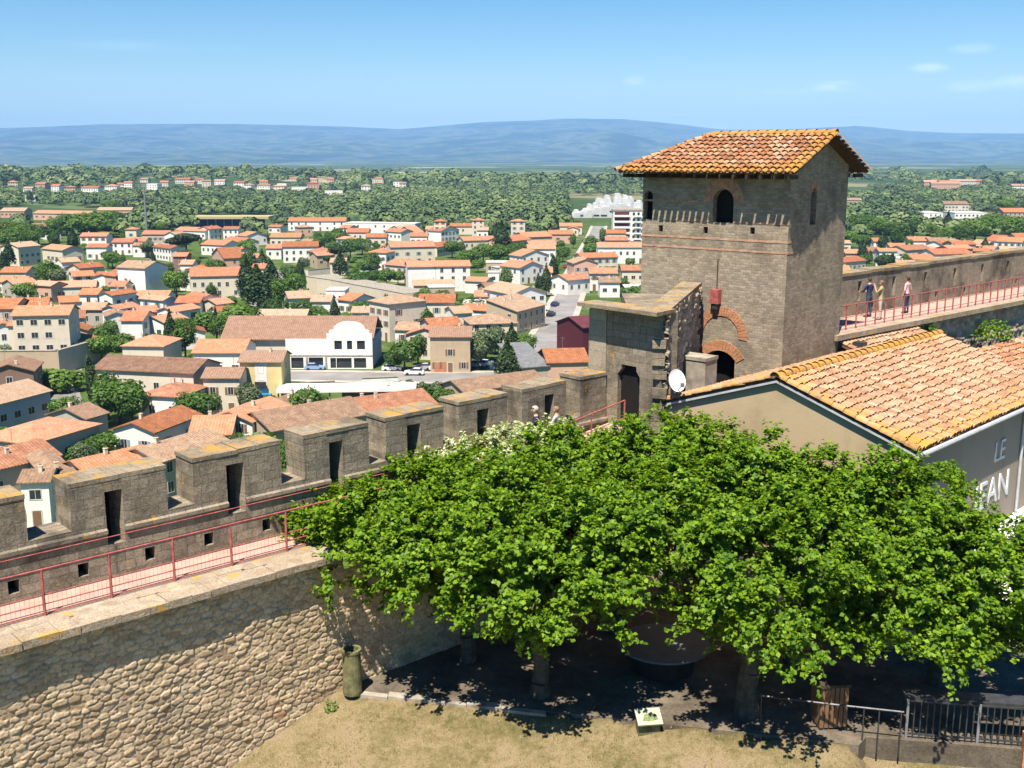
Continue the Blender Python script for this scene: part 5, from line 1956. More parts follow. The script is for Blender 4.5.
SP = """
-20,436,31,443,5,13,h,G,O;-15,471,59,454,5,9,x,G,K;48,478,75,474,5.5,13,y,G,T;20,481,48,480,6,5,x,W,T;92,477,160,461,5,9,x,T,O;160,461,228,440,5.5,8,x,G,T
113,428,154,431.5,4.6,12,y,W,O;208,417,252,421,5.6,11,y,W,O;190,434,230,433,5,10,x,G,O;262,404,288,406,4,8,h,T,T;252,429,275,426,4,6,x,W,T;272,427,300,424,4.2,8,x,T,N
272,430,368,413,5,11,x,T,T;368,413,436,403,5,10,x,T,K;464,391,545,380,4,8,x,T,T;-16,372,33,370,6.2,9,y,B,N;-20,408,50,390,5,10,x,L,T;86,418,107,412,4,8,x,G,N
8,325,58,325,8.6,5,m,C,O,2,0;12,315,68,314,11.4,9,x,C,O;47,339.5,67,342,4.6,9,h,C,O;-15,308,13,308,9,11,x,G,O;15,305,47,304,9,8,x,C,O
18,247,40,245,8,10,x,C,T;42,248,62,250,8,9,x,C,O;80,236,106,236,6,9,x,W,R;86,247,106,247,5.5,8,x,W,R;112,242,132,242,6,9,x,W,R;125,229,136,229,10,6,h,C,O;131,241,145,241,6,9,x,W,O
66,254,84,253,6,9,y,W,R;62,262,80,261,5,8,x,W,K;80,268,104,266,5,8,x,C,R;73,276,94,275,5.5,8,x,W,O;92,277,112,277,5,8,y,W,R;58,287,95,286,4.5,9,x,C,K;79,294,97,294,6,8,x,W,O;99,294,112,295,6.5,9,y,W,O;113,294,125,294,6,8,y,W,O
60,302,80,301,4,8,x,W,O;80,309,102,309,5,8,x,G,K;102,308,118,309,5.5,8,y,W,K;121,320,142,320,6,10,x,W,R;126,297,150,296,5,8,x,W,O;-6,281,20,282,5,9,x,W,O;15,285,38,283,5,9,x,G,O;0,272,26,272,5,9,x,C,O;60,318,84,317,4.5,8,x,G,K
173,256,186,256,7,7,x,B,R;212,254,224,258,6,8,y,P,O;224,257,241,257,6,9,x,W,T;201,244,224,245,5,11,x,W,R;222,240,240,242,5,10,x,C,R;175,230,205,231,5,10,x,W,R;142,234,168,234,5,10,x,G,R;209,229,222,228,6,8,x,W,R;223,229,238,229,6,8,x,W,K
246,236,267,235,5,10,y,W,O;270,237,300,237,5,11,x,C,O;266,248,281,248,5,9,x,W,R;283,250,296,250,5,8,y,W,K;176,302,199,302,5.5,8,x,W,R;199,299,221,297,6,9,y,W,R;163,300,177,298,6,9,y,W,K;217,312,232,311,4,7,x,W,O;217,304,233,302,5,7,x,C,K
140,297,166,297,5,9,x,W,O;157,310,174,311.5,6,9,y,W,O;142,320,164,322,5,8,y,W,O;138,312,157,311,5,7,x,W,R;257,317,305,317,4.8,9,x,T,T;288,221,345,221,6,12,x,W,O;345,223,415,224,6,12,f,W,W
347,232,368,232,5,11,x,C,R;366,237,386,237,5,10,x,C,O;385,231,401,232,5,9,x,W,R;400,229,419,228,5,10,x,W,K;410,236,427,236,5,9,x,W,O;283,246.5,318,246,7,11,x,W,O;316,252,337,251,6,9,h,C,K;367,252,386,252.5,7,9,h,W,R
385,264,408,266,6.2,11,x,C,K;414,285,454,284.5,4,8,x,C,K;289,298,312,297,5,9,x,W,T;311,301,330,301,5,8,x,W,T;326,291,345,291,6.5,8,f,W,W;338,299,352,300.5,5,9,x,W,O;419,302,454,302,6.6,10,x,C,O;429,288,455,287.5,4,7,f,T,W
432,326,462,324,7,8,x,C,O;471,323.5,517,322,5.6,10,h,C,T;395,329,426,330,4,8,x,W,T;487,288,507,287,4,8,x,T,T;512,294,546,291.5,6,16,y,W,K;500,303,518,303,4.5,9,x,C,T;517,311,545,304,6,9,m,T,T;520,267.5,543,265.5,6,11,y,W,R
521,256,549,254.5,6,9,y,W,O;528,248.5,555,248.5,7,9,x,W,O;510,241,531,239,5,13,x,P,R;525,237,552,236,5,13,x,P,O;549,234,573,234,5,11,x,P,O;560,226,582,226,5,10,x,C,O;530,244.5,556,244,6,9,x,C,R;434,221,446,221,11,6,h,C,O
472,220,484,220,11,6,h,C,O;511,221,525,221,11,6,h,C,O;426,229,442,229,6,9,x,W,K;441,231,459,229.5,6,9,y,W,K;450,226,476,226,5,9,x,C,O;477,230,488,230,7,8,x,W,T;464,240.5,496,239.5,5,10,x,C,K;437,247,455,244,4.5,9,x,C,R
486,263,508,263,4,8,f,T,W;488,273,499,273,3.5,6,f,W,W;497,268,520,267,3.5,5,f,G,W;598,247,644,247,7,10,x,W,O;582,257.5,618,256.5,6,9,x,C,O;574,263,598,262.5,5,10,y,P,T;568,280,590,278,5,9,x,W,K;590,273,617,273,6,9,x,W,K
607,233,626,233,8,9,x,C,O;606,240,628,240,7,9,x,C,K;600,282,620,282,5,8,x,W,T;622,270,645,270,5,9,x,C,K;625,288,648,288,3.5,8,f,T,W
846,253,862,253,5,8,x,P,K;842,243,851,243,5,7,x,C,T;844,262,866,260,5,8,x,C,R;842,270,851,270,5,8,x,W,O;874,241,883,241,5,8,x,W,O;891,247,907,247,5.5,9,x,W,O;910,240.5,932,240.5,5,10,x,W,O;930,241,950,241,5,9,x,C,T
906,250,931,248.5,5,10,x,C,K;914,259,936,258.5,5,9,x,W,O;886,265,922,265,5,9,x,W,O;876,258,901,259,4.5,9,f,W,W;935,254,972,253,5,11,x,W,R;955,244.5,976,244,5,9,x,T,O;997,241,1022,242,6,11,x,W,O;1016,237,1040,237,6,10,x,W,O
1000,250,1030,251,5,9,x,W,T;950,249,973,248,5,8,x,P,O;868,251,884,250,4.5,8,x,C,K;1004,212,1040,212,6,16,x,T,O;924,213,943,213,6,26,f,W,W;955,213,988,213,6,24,f,W,W;945,204,969,204,7,14,x,C,T;843,200,862,200,5,12,x,T,T
0,211,24,211,5,14,x,P,T;33,213,88,214,5,12,x,P,K;97,210,131,210,5,12,x,P,T;-20,225,10,226,5,10,x,C,R;30,226,48,226,5,9,x,W,K;150,247,160,247,4.5,8,x,C,T;245,258,262,257,5,8,x,W,O;330,262,345,262,5,8,x,C,T
352,312,368,312,4,7,x,W,T;455,313,472,312,4.5,8,x,W,T;463,304,487,304,4,8,f,W,W;475,296,494,296,4,8,x,C,K;545,272,552,272,5,9,x,W,R;180,264,192,264,5,8,x,W,K;252,268,264,268,5,8,x,C,R;110,286,124,286,4.5,8,x,C,K
"""
for line in SP.strip().splitlines():
    for it in line.split(';'):
        p = it.split(',')
        house(*[float(q) for q in p[:6]], p[6], p[7], p[8], **({'floors': int(p[9]), 'wtype': int(p[10])} if len(p) > 9 else {}))

# convent windows etc come from house(); the arched hall is custom
hp1, hp2 = atz(286.5, 369, 0), atz(373, 369, 0)
hd_ = hp2 - hp1
HLn = hd_.length
hall = thing('arched_hall', 'large white hall with a curved stepped gable front and three windows', 'hall', tuple(hp1), math.atan2(hd_.y, hd_.x))
uA = HLn * .475
hS = 7.6
mb = MB()
cx_ = (uA + HLn) / 2
hwA = (HLn - uA) / 2
gable = [(uA, 0), (HLn, 0), (HLn, hS)]
gable += [(HLn - hwA * .12, hS), (HLn - hwA * .12, hS + .7), (HLn - hwA * .28, hS + .8)]
for i in range(9):
    a = math.pi * (i + .0) / 8
    gable.append((cx_ + hwA * .70 * math.cos(a), hS + .95 + 1.7 * math.sin(a)))
gable += [(uA + hwA * .28, hS + .8), (uA + hwA * .12, hS + .7), (uA + hwA * .12, hS), (uA, hS)]
holes = []
for u0, w0 in ((.25, 1.6), (.50, 1.1), (.75, 1.7)):
    u = uA + (HLn - uA) * u0
    holes.append(dict(p=rect(u - w0 / 2, u + w0 / 2, 4.2, 6.1), d=.25, dark=1))
for u0, w0 in ((.13, 1.2), (.37, 3.2), (.72, 2.6)):
    u = uA + (HLn - uA) * u0
    holes.append(dict(p=rect(u - w0 / 2, u + w0 / 2, 0.15, 2.4), d=.4, dark=1))
holes_wall(mb, gable, holes, lambda u, d, z: (u, d - .05, z), .5, 0)
holes2 = [dict(p=rect(uA * .12, uA * .42, .1, 2.5), d=.4, dark=1), dict(p=rect(uA * .55, uA * .9, .1, 2.5), d=.4, dark=1)]
holes_wall(mb, [(0, 0), (uA, 0), (uA, 6.4), (0, 6.4)], holes2, lambda u, d, z: (u, d, z), .5, 0)
mb.build('front_wall', [WM['W'], M['glass']], hall)
mb = MB()
mb.box(0, HLn - .1, .5, 17, 0, 6.2)
mb.build('side_wall', WM['L'], hall)
mb = MB()
mb.box(HLn * .0, uA, -.06, -.005, 2.75, 3.0).box(uA, HLn, -.12, -.055, 2.75, 3.0)
mb.build('cornice', M['concrete'], hall)
for u0 in (.03, .48, .95):
    MB().box(uA * u0, uA * u0 + .45, -.07, -.005, 0, 2.75).build('pillar', M['concrete'], hall)
mb = MB()
t1, t2 = 6.3, 10.2
pr_ = [(.5, t1), (9, t2), (18, t1), (18, t1 - .2), (9, t2 - .2), (.5, t1 - .2)]
a = [(-14, p, z) for p, z in pr_]; b = [(HLn + .2, p, z) for p, z in pr_]
mb.add(a + b, [tuple(reversed(range(6))), tuple(range(6, 12))] + [(i, (i + 1) % 6, 6 + (i + 1) % 6, 6 + i) for i in range(6)])
mb.build('roof', town_roof_mat('hall_roof_tile', (0.17, 0.095, 0.065), (0.26, 0.14, 0.09), (0.34, 0.21, 0.145)), hall)
mb = MB()
mb.box(-13.6, -.02, 1.2, 17.2, 0, 6.2)
mb.build('rear_wing', WM['C'], hall)
ALLH.append(dict(o=hall, x=330, y=350, d=hp1.length, w='W', r='K', label='x', c=(hp1 + hp2) / 2 + Vector((0, 9, 0)), rad=14, L=HLn, dep=17, box=(240, 375, 322, 369), k='x',
                 ux=hd_.normalized(), uy=Vector((-hd_.y, hd_.x, 0)).normalized(), e1=hp1))

# stadium stand, masts
sp1, sp2 = atz(196, 229, 0), atz(270, 229, 0)
st = thing('stadium_stand', 'long low stadium stand with a dark blue back and pale yellow roof edge', 'stadium stand', tuple(sp1), 0)
SL = (sp2 - sp1).length
M['navy'] = plain('navy_cladding', (0.018, 0.03, 0.10), .6, .2)
M['stadium_roof'] = plain('sandy_roof', (0.42, 0.35, 0.18), .8, .15)
MB().box(0, SL * .88, 0, 12, 0, 6.4).build('wall', M['navy'], st)
MB().box(-3, 0, -2, 12, 0, 5).build('end_wall', WM['W'], st)
MB().box(-2, SL, -3, 14, 6.4, 8.0).build('roof', M['stadium_roof'], st)
for k in range(8):
    MB().box(SL * .88 * (k + .5) / 8 - .3, SL * .88 * (k + .5) / 8 + .3, -.3, 0, 0, 6.4).build('column', M['metal_grey'], st)
ms = atz(147, 234, 0)
mst = thing('floodlight_mast', 'tall thin grey mast rising above the woods on the left', 'mast', tuple(ms))
MB().tube((0, 0, 0), (0, 0, 27), .8, .45, 8).build('pole', M['metal_grey'], mst)
MB().box(-1.4, 1.4, -.4, .4, 27, 29).build('lamp_head', M['metal_grey'], mst)
for (mx0, my0, hh, lab) in ((1019, 207, 30, 'pale pylon on the dark ridge at the far right edge'), (540, 222, 16, 'thin lamp mast rising behind the red roofs beside the street end')):
    q = atz(mx0, my0, 0)
    mm = thing('pylon', lab, 'mast', tuple(q))
    MB().tube((0, 0, 0), (0, 0, hh), .45, .2, 6).build('pole', M['metal_grey'], mm)
    MB().box(-1.6, 1.6, -.15, .15, hh - .8, hh - .4).build('crossarm', M['metal_grey'], mm)

# the white stepped apartment complex and the balconied block
q1, q2 = atz(573, 218, 0), atz(643, 218, 0)
ap = thing('apartment_complex', 'white stepped apartment complex with pointed terraces above the trees', 'apartments', tuple(q1), 0)
AL = (q2 - q1).length
ar_ = random.Random(8)
M['pale_block'] = wall_paint('pale_render', (0.54, 0.54, 0.53), .5)
prof_ = [(0, 5), (.1, 7), (.22, 9), (.35, 12.5), (.48, 14.5), (.6, 16.5), (.72, 16), (.85, 15), (1.0, 12.5)]
for row in range(3):
    u = AL * (.0 if row < 2 else .2)
    while u < AL * .97:
        w_ = ar_.uniform(4.5, 9.0)
        f_ = min(1, (u + w_ / 2) / AL)
        base_ = np.interp(f_, [a for a, b in prof_], [b for a, b in prof_])
        hgt_ = base_ * (.62, .85, 1.05)[row] * ar_.uniform(.86, 1.08)
        y0_ = 9 * row + ar_.uniform(0, 3)
        d_ = 10
        lean_ = ar_.choice([.72, .85, .95])
        mb = MB()
        mb.extrude_y([(u, 0), (u + w_, 0), (u + w_, hgt_ * lean_), (u + w_ * .72, hgt_), (u + w_ * .35, hgt_), (u, hgt_ * (1.15 - lean_))], y0_, y0_ + d_)
        bl_ = mb.build('block', M['pale_block'], ap)
        nfl = int(hgt_ * .62 / 3)
        for q in range(nfl):
            if ar_.random() < .75:
                MB().box(u + w_ * ar_.uniform(.12, .3), u + w_ * ar_.uniform(.5, .8), y0_ - .08, y0_ + .05, 1 + q * 3, 2.3 + q * 3).build('window', M['glass'], bl_)
        u += w_ * ar_.uniform(.8, 1.05)
q1, q2 = atz(613, 241, 0), atz(646, 241, 0)
ab = thing('apartment_block', 'grey-white apartment block with dark red balcony recesses', 'apartments', tuple(q1), 0)
AL = (q2 - q1).length
MB().box(0, AL, 0, 11, 0, 16.2).build('wall', WM['W'], ab)
MB().box(-.3, AL + .3, -.3, 11.3, 16.2, 16.8).build('roof', M['concrete'], ab)
for f_ in range(5):
    z = 1.2 + f_ * 3.05
    MB().box(.6, AL * .48, -.04, .05, z + .3, z + 2.2).build('balcony_recess', RM['M'], ab)
    MB().box(.4, AL * .5, -1.0, -.05, z - .45, z + .5).build('balcony', WM['W'], ab)
    for c_ in range(3):
        u = AL * (.58 + .14 * c_)
        MB().box(u, u + 1.3, -.05, .05, z + .3, z + 1.9).build('window', M['glass'], ab)
    MB().box(AL * .62, AL * .84, -1.2, -.06, z - .45, z + .1).build('balcony', WM['W'], ab)

# ------------------------------------------------------------------ streets
def strip(name, pts, w, z, mat, kerb=True):
    """a flat road strip through pixel points on the ground"""
    P = [atz(x, y, 0) for x, y in pts]
    mb_ = MB()

    def rib(off0, off1, zz, mi):
        vs_ = []
        for i, p in enumerate(P):
            a = P[max(0, i - 1)]; b = P[min(len(P) - 1, i + 1)]
            d = (b - a); d.z = 0; d.normalize()
            n = Vector((-d.y, d.x, 0))
            for o_ in (off0, off1):
                q = p + n * o_
                vs_.append((q.x, q.y, zz))
        mb_.add(vs_, [(2 * i, 2 * i + 1, 2 * i + 3, 2 * i + 2)[::-1] for i in range(len(P) - 1)], mi)
    rib(-w / 2, w / 2, z, 0)
    if kerb:
        for sg in (-1, 1):
            a, b = sorted((sg * w / 2, sg * (w / 2 + 1.8)))
            rib(a, b, z + .12, 1)
            k = sg * w / 2
            vs_ = []
            for i, p in enumerate(P):
                aa_ = P[max(0, i - 1)]; bb_ = P[min(len(P) - 1, i + 1)]
                d = (bb_ - aa_); d.z = 0; d.normalize()
                q = p + Vector((-d.y, d.x, 0)) * k
                vs_ += [(q.x, q.y, z - .02), (q.x, q.y, z + .12)]
            mb_.add(vs_, [(2 * i, 2 * i + 1, 2 * i + 3, 2 * i + 2) for i in range(len(P) - 1)], 1)
    return structure(mb_.build(name, [M['asphalt'], M['paving'], M['white']]))


ROADS = [('street', [(541, 352), (553, 330), (566, 301), (577, 276), (587, 255), (595, 238), (599, 226)], 7.6),
         ('main_road', [(150, 384), (230, 383), (290, 376), (360, 377), (430, 378), (500, 377), (575, 372)], 9.0),
         ('lane', [(66, 408), (62, 390), (66, 372), (74, 352)], 6.0),
         ('alley', [(240, 330), (268, 290), (282, 270), (330, 276), (370, 270)], 5.0)]
road_px = []
for nme, pp, w in ROADS:
    strip(nme, pp, w, .02 if nme != 'alley' else .03, M['asphalt'], nme in ('street', 'main_road'))
    road_px.append(([atz(x, y, 0) for x, y in pp], w))


def px_wall(name, label, cat, top_pts, z, thick, mat, ztop_extra=0.0, group=None):
    """a free-standing wall whose top follows pixel points at height z"""
    P = [atz(x, y, z) for x, y in top_pts]
    o_ = thing(name, label, cat, (P[0].x, P[0].y, 0), 0, group)
    b0 = Vector((P[0].x, P[0].y, 0))
    mb_ = MB(); cp_ = MB()
    for a, b in zip(P[:-1], P[1:]):
        d = b - a; d.z = 0
        n = Vector((-d.y, d.x, 0)).normalized() * thick
        q = [a - b0, b - b0, b + n - b0, a + n - b0]
        mb_.prism([(v.x, v.y) for v in q], -.5, z)
        dn = d.normalized() * .0
        q2 = [a - b0 - n.normalized() * .08, b - b0 - n.normalized() * .08, b + n * 1.0 + n.normalized() * .08 - b0, a + n + n.normalized() * .08 - b0]
        cp_.prism([(v.x, v.y) for v in q2], z + .003, z + .14)
    mb_.build('wall', mat, o_)
    cp_.build('coping', M['concrete'], o_)
    return o_


px_wall('retaining_wall', 'long beige retaining wall below the convent building with two rows of windows', 'wall', [(-20, 351.5), (57, 351)], 5.0, 1.0, WM['T'])
px_wall('retaining_wall', 'grey shaded boundary wall climbing right from the beige retaining wall', 'wall', [(58, 351), (80, 345), (104, 338)], 5.0, .8, WM['G'])
px_wall('viaduct', 'long pale viaduct wall curving through the middle of the town', 'viaduct', [(306, 276.5), (331, 280), (356, 285), (381, 289.5), (405, 294)], 6.0, 9.0, WM['C'])
px_wall('garden_wall', 'pale garden wall left of the viaduct beneath the white houses', 'wall', [(285, 268), (308, 270), (330, 268)], 3.0, .4, WM['C'])
px_wall('garden_wall', 'white wall panel standing along the main road opposite the arched hall', 'wall', [(362, 378.5), (398, 377)], 2.6, .4, WM['W'])
px_wall('garden_wall', 'low pale wall on the near side of the main road', 'wall', [(300, 383), (335, 381.5)], 1.6, .3, WM['G'])
cpA, cpB = atz(276, 390, 4.2), atz(416, 388, 4.2)
cn = thing('canopy', 'long white flat canopy on posts between the main road and the rampart', 'canopy', (cpA.x, cpA.y, 0), math.atan2((cpB - cpA).y, (cpB - cpA).x))
CLn = (cpB - cpA).length
MB().box(0, CLn, 0, 5.5, 3.6, 4.2).build('roof', WM['W'], cn)
for k in range(9):
    u = .3 + (CLn - .6) * k / 8
    MB().box(u - .12, u + .12, .4, .64, 0, 3.6).build('post', M['concrete'], cn)
MB().box(CLn * .45, CLn * .74, 4.8, 5.2, 0, 3.6).build('rear_wall', WM['G'], cn)
awn = atz(262, 392.5, 3)
aw = thing('blue_awning', 'small bright blue awning beside the yellow house', 'awning', (awn.x, awn.y, 0))
M['blue'] = plain('blue_canvas', (0.03, 0.22, 0.55), .7, .1)
MB().add([(-1.6, 0, 2.6), (1.6, 0, 2.6), (1.6, 2.2, 3.1), (-1.6, 2.2, 3.1), (-1.6, 0, 2.55), (1.6, 0, 2.55), (1.6, 2.2, 3.05), (-1.6, 2.2, 3.05)],
         [(0, 1, 2, 3), (7, 6, 5, 4), (0, 4, 5, 1), (1, 5, 6, 2), (2, 6, 7, 3), (3, 7, 4, 0)]).build('canvas', M['blue'], aw)
for x_, y_, z_ in ((-1.5, .1, 2.6), (1.5, .1, 2.6), (-1.5, 2.1, 3.0), (1.5, 2.1, 3.0)):
    MB().tube((x_, y_, 0), (x_, y_, z_), .04, None, 6).build('post', M['metal_grey'], aw)

# ------------------------------------------------------------------ parked cars
CARP = {'white': (0.70, 0.70, 0.70), 'silver': (0.42, 0.43, 0.45), 'dark blue': (0.02, 0.04, 0.12), 'black': (0.02, 0.02, 0.022), 'red': (0.35, 0.02, 0.02), 'light blue': (0.22, 0.34, 0.55)}
CPM = {}
for k, v in CARP.items():
    CPM[k] = plain('car_paint_' + k.replace(' ', '_'), v, .3, .03, 2, spec=.5)
carmesh = {}


def car_meshes(colr):
    if colr in carmesh:
        return carmesh[colr]
    b = MB()
    b.extrude_y([(-2.05, .30), (2.0, .30), (2.08, .55), (2.0, .80), (1.05, .92), (.45, 1.02), (-1.55, 1.02), (-2.08, .90), (-2.12, .55)], -.84, .84)
    r_ = MB()
    lo_, hi_ = .80, .62
    base_ = [(-1.75, 1.0), (.75, 1.0)]
    topp = [(-1.25, 1.42), (.05, 1.42)]
    vs_ = [(-1.75, -lo_, 1.0), (.85, -lo_, 1.0), (.85, lo_, 1.0), (-1.75, lo_, 1.0), (-1.3, -hi_, 1.42), (.05, -hi_, 1.42), (.05, hi_, 1.42), (-1.3, hi_, 1.42)]
    r_.add(vs_, [(0, 1, 5, 4), (1, 2, 6, 5), (2, 3, 7, 6), (3, 0, 4, 7)], 0)
    r_.add([(-1.3, -hi_, 1.421), (.05, -hi_, 1.421), (.05, hi_, 1.421), (-1.3, hi_, 1.421), (-1.2, -hi_ + .06, 1.47), (-.05, -hi_ + .06, 1.47), (-.05, hi_ - .06, 1.47), (-1.2, hi_ - .06, 1.47)],
           [(4, 5, 6, 7), (0, 1, 5, 4), (1, 2, 6, 5), (2, 3, 7, 6), (3, 0, 4, 7)], 1)
    w_ = MB()
    w_.v, w_.f, w_.m = [], [], []
    n = 12
    vs_ = []
    for y_ in (-.1, .1):
        for i in range(n):
            vs_.append((.31 * math.cos(2 * math.pi * i / n), y_, .31 * math.sin(2 * math.pi * i / n)))
    w_.add(vs_, [tuple(range(n)), tuple(reversed(range(n, 2 * n)))] + [((i + 1) % n, i, n + i, n + (i + 1) % n) for i in range(n)])
    carmesh[colr] = (b.mesh('body', CPM[colr]), r_.mesh('cabin', [M['glass'], CPM[colr]]), w_.mesh('wheel', M['rubber']))
    return carmesh[colr]


def car(px, py, rot, colr, label):
    p = atz(px, py, 0)
    o_ = thing('parked_car', label, 'car', (p.x, p.y, .03), R(rot), 'cars parked about the town')
    b, c_, w_ = car_meshes(colr)
    link('body', b, o_)
    link('cabin', c_, o_)
    for sx in (-1.3, 1.3):
        for sy in (-.76, .76):
            q = link('wheel', w_, o_)
            q.location = (sx, sy, .31)


car(315, 370, 2, 'light blue', 'light blue car in front of the arched hall')
car(392, 371, 0, 'white', 'white car parked just right of the arched hall')
car(422, 370, 180, 'silver', 'silver car parked left of the tan house with red garage door')
car(439, 370.5, 2, 'white', 'white car parked before the red garage door')
car(457, 370, 181, 'white', 'white car parked right of the red garage door')
car(478, 366.5, 60, 'white', 'white car, first of two beside the open grey shed trees')
car(486, 366, 62, 'white', 'white car, second of two, nearest the open grey shed')
car(499, 370, 10, 'dark blue', 'dark blue car parked left of the open grey shed')
car(512, 378, 20, 'dark blue', 'dark blue car at the near corner of the open grey shed')
car(414, 375, 178, 'white', 'white car driving along the main road beside the white wall panel')
car(38, 411, 60, 'white', 'white car, leftmost of three in the yard below the low blue-grey building')
car(44, 409, 62, 'white', 'white car, middle of three in the yard below the low blue-grey building')
car(50, 407, 64, 'silver', 'silver car, rightmost of three in the yard below the low blue-grey building')
car(57, 391, 10, 'white', 'white car parked where the lane turns by the small dark tree')
car(60, 363, 0, 'dark blue', 'dark blue car at the foot of the beige retaining wall')
car(551, 316, 70, 'black', 'black car parked at the left kerb of the long street')
car(555, 306, 70, 'dark blue', 'dark blue car parked further up the left kerb of the long street')
car(561, 291, 68, 'silver', 'silver car parked near the cypress on the long street')
car(341, 272, 0, 'black', 'black car parked on the viaduct approach')
car(566, 268, 68, 'red', 'red car parked at the far end of the long street')

# ------------------------------------------------------------------ the hamlet on the far ridge and other far buildings


def at_ground(x, y):
    p = atz(x, y, 0)
    for _ in range(12):
        z = float(terrain(np.float64(p.x), np.float64(p.y)))
        p = atz(x, y, min(z, 38))
    return p


fr_ = random.Random(23)
FAR = []


def far_house(x, y, L, h, dep, wall, roof, kind='x', group='houses of the far ridge hamlet'):
    p = at_ground(x, y)
    dv = R(fr_.uniform(-18, 18))
    o_ = thing('far_house', None, 'house', tuple(p), dv, group)
    rb, hr = roof_parts(L, dep, h, kind, R(18), .5, .3)
    MB().box(0, L, 0, dep, -4, h - .02).build('wall', WM[wall], o_)
    rb.build('roof', RM[roof], o_)
    ww = MB()
    n = max(2, int(L / 3.2))
    for f_ in range(max(1, int(h / 3))):
        for k in range(n):
            u = L * (k + .5) / n
            ww.box(u - .6, u + .6, -.05, .05, 1 + f_ * 3, 2.4 + f_ * 3)
    ww.build('window', M['glass'], o_)
    FAR.append(dict(o=o_, x=x, y=y, w=wall, r=roof, c=p + Vector((L / 2, dep / 2, 0)), rad=math.hypot(L, dep) / 2, h=h, L=L))


for (x, y, L, h, w, r) in ((22, 189, 16, 6, 'W', 'K'), (36, 187, 26, 10, 'P', 'R'), (50, 190, 22, 8, 'W', 'R'), (66, 191, 24, 8, 'P', 'K'), (82, 192, 34, 9, 'P', 'R'), (105, 189, 24, 9, 'W', 'R'),
                           (117, 188, 18, 8, 'P', 'K'), (125, 187, 20, 8, 'W', 'R'), (141, 185, 18, 10, 'C', 'T'), (148, 189, 30, 11, 'W', 'W'), (160, 186, 20, 9, 'C', 'R'), (174, 184, 30, 10, 'C', 'K'), (186, 187, 22, 8, 'P', 'R'),
                           (196, 184, 26, 10, 'C', 'K'), (203, 187, 18, 9, 'C', 'T'), (214, 185, 22, 8, 'W', 'K'), (234, 186, 22, 7, 'P', 'R'), (244, 188, 16, 6, 'W', 'T'), (260, 185, 20, 8, 'C', 'R'), (258, 190, 34, 7, 'W', 'T'), (272, 190, 26, 7, 'C', 'K'),
                           (277, 184, 20, 6, 'W', 'W'), (287, 183, 24, 8, 'C', 'R'), (292, 190, 34, 6, 'W', 'W'), (308, 188, 26, 8, 'P', 'R'), (310, 182, 18, 7, 'C', 'K'), (328, 182, 22, 7, 'P', 'K'), (324, 194, 28, 5, 'W', 'W'),
                           (362, 190, 22, 7, 'P', 'T'), (372, 183, 24, 9, 'C', 'K'), (392, 184, 22, 9, 'W', 'W'), (30, 176, 18, 6, 'P', 'R'), (34, 175, 14, 5, 'W', 'K'), (24, 199, 18, 6, 'W', 'W'), (8, 186, 20, 7, 'C', 'R'), (398, 187, 16, 6, 'C', 'T')):
    far_house(x + fr_.uniform(-1.5, 1.5), y + fr_.uniform(.3, 3), L * fr_.uniform(.5, .75), h * fr_.uniform(.75, 1.1), 11, 'W' if fr_.random() < .3 and w == 'P' else w, r, 'f' if r == 'W' else fr_.choice(['x', 'x', 'h']))
for (x, y, L, h, w, r) in ((924, 187, 36, 8, 'P', 'K'), (931, 189, 40, 8, 'P', 'R'), (940, 188, 30, 9, 'C', 'K'), (950, 185, 40, 7, 'C', 'T'), (958, 185, 40, 7, 'P', 'K'), (1012, 190, 30, 6, 'W', 'T')):
    far_house(x, y, L, h, 14, w, r, 'x', 'houses of the far pink hamlet on the right')

# ------------------------------------------------------------------ town trees


def lumpy_crown(n, shape, leaf, seed, aspect=.8):
    rs_ = np.random.RandomState(seed)
    d = unit(rs_.normal(size=(n, 3)))
    lob = unit(rs_.normal(size=(9, 3)))
    g = np.max(d @ lob.T, axis=1)
    rad_ = (.70 + .34 * g ** 6) * rs_.uniform(.62, 1.04, n) ** .8
    C_ = d * rad_[:, None]
    N_ = unit(d + rs_.normal(size=(n, 3)) * .55 + np.array([0, 0, .35]))
    return shape(C_), N_, rs_


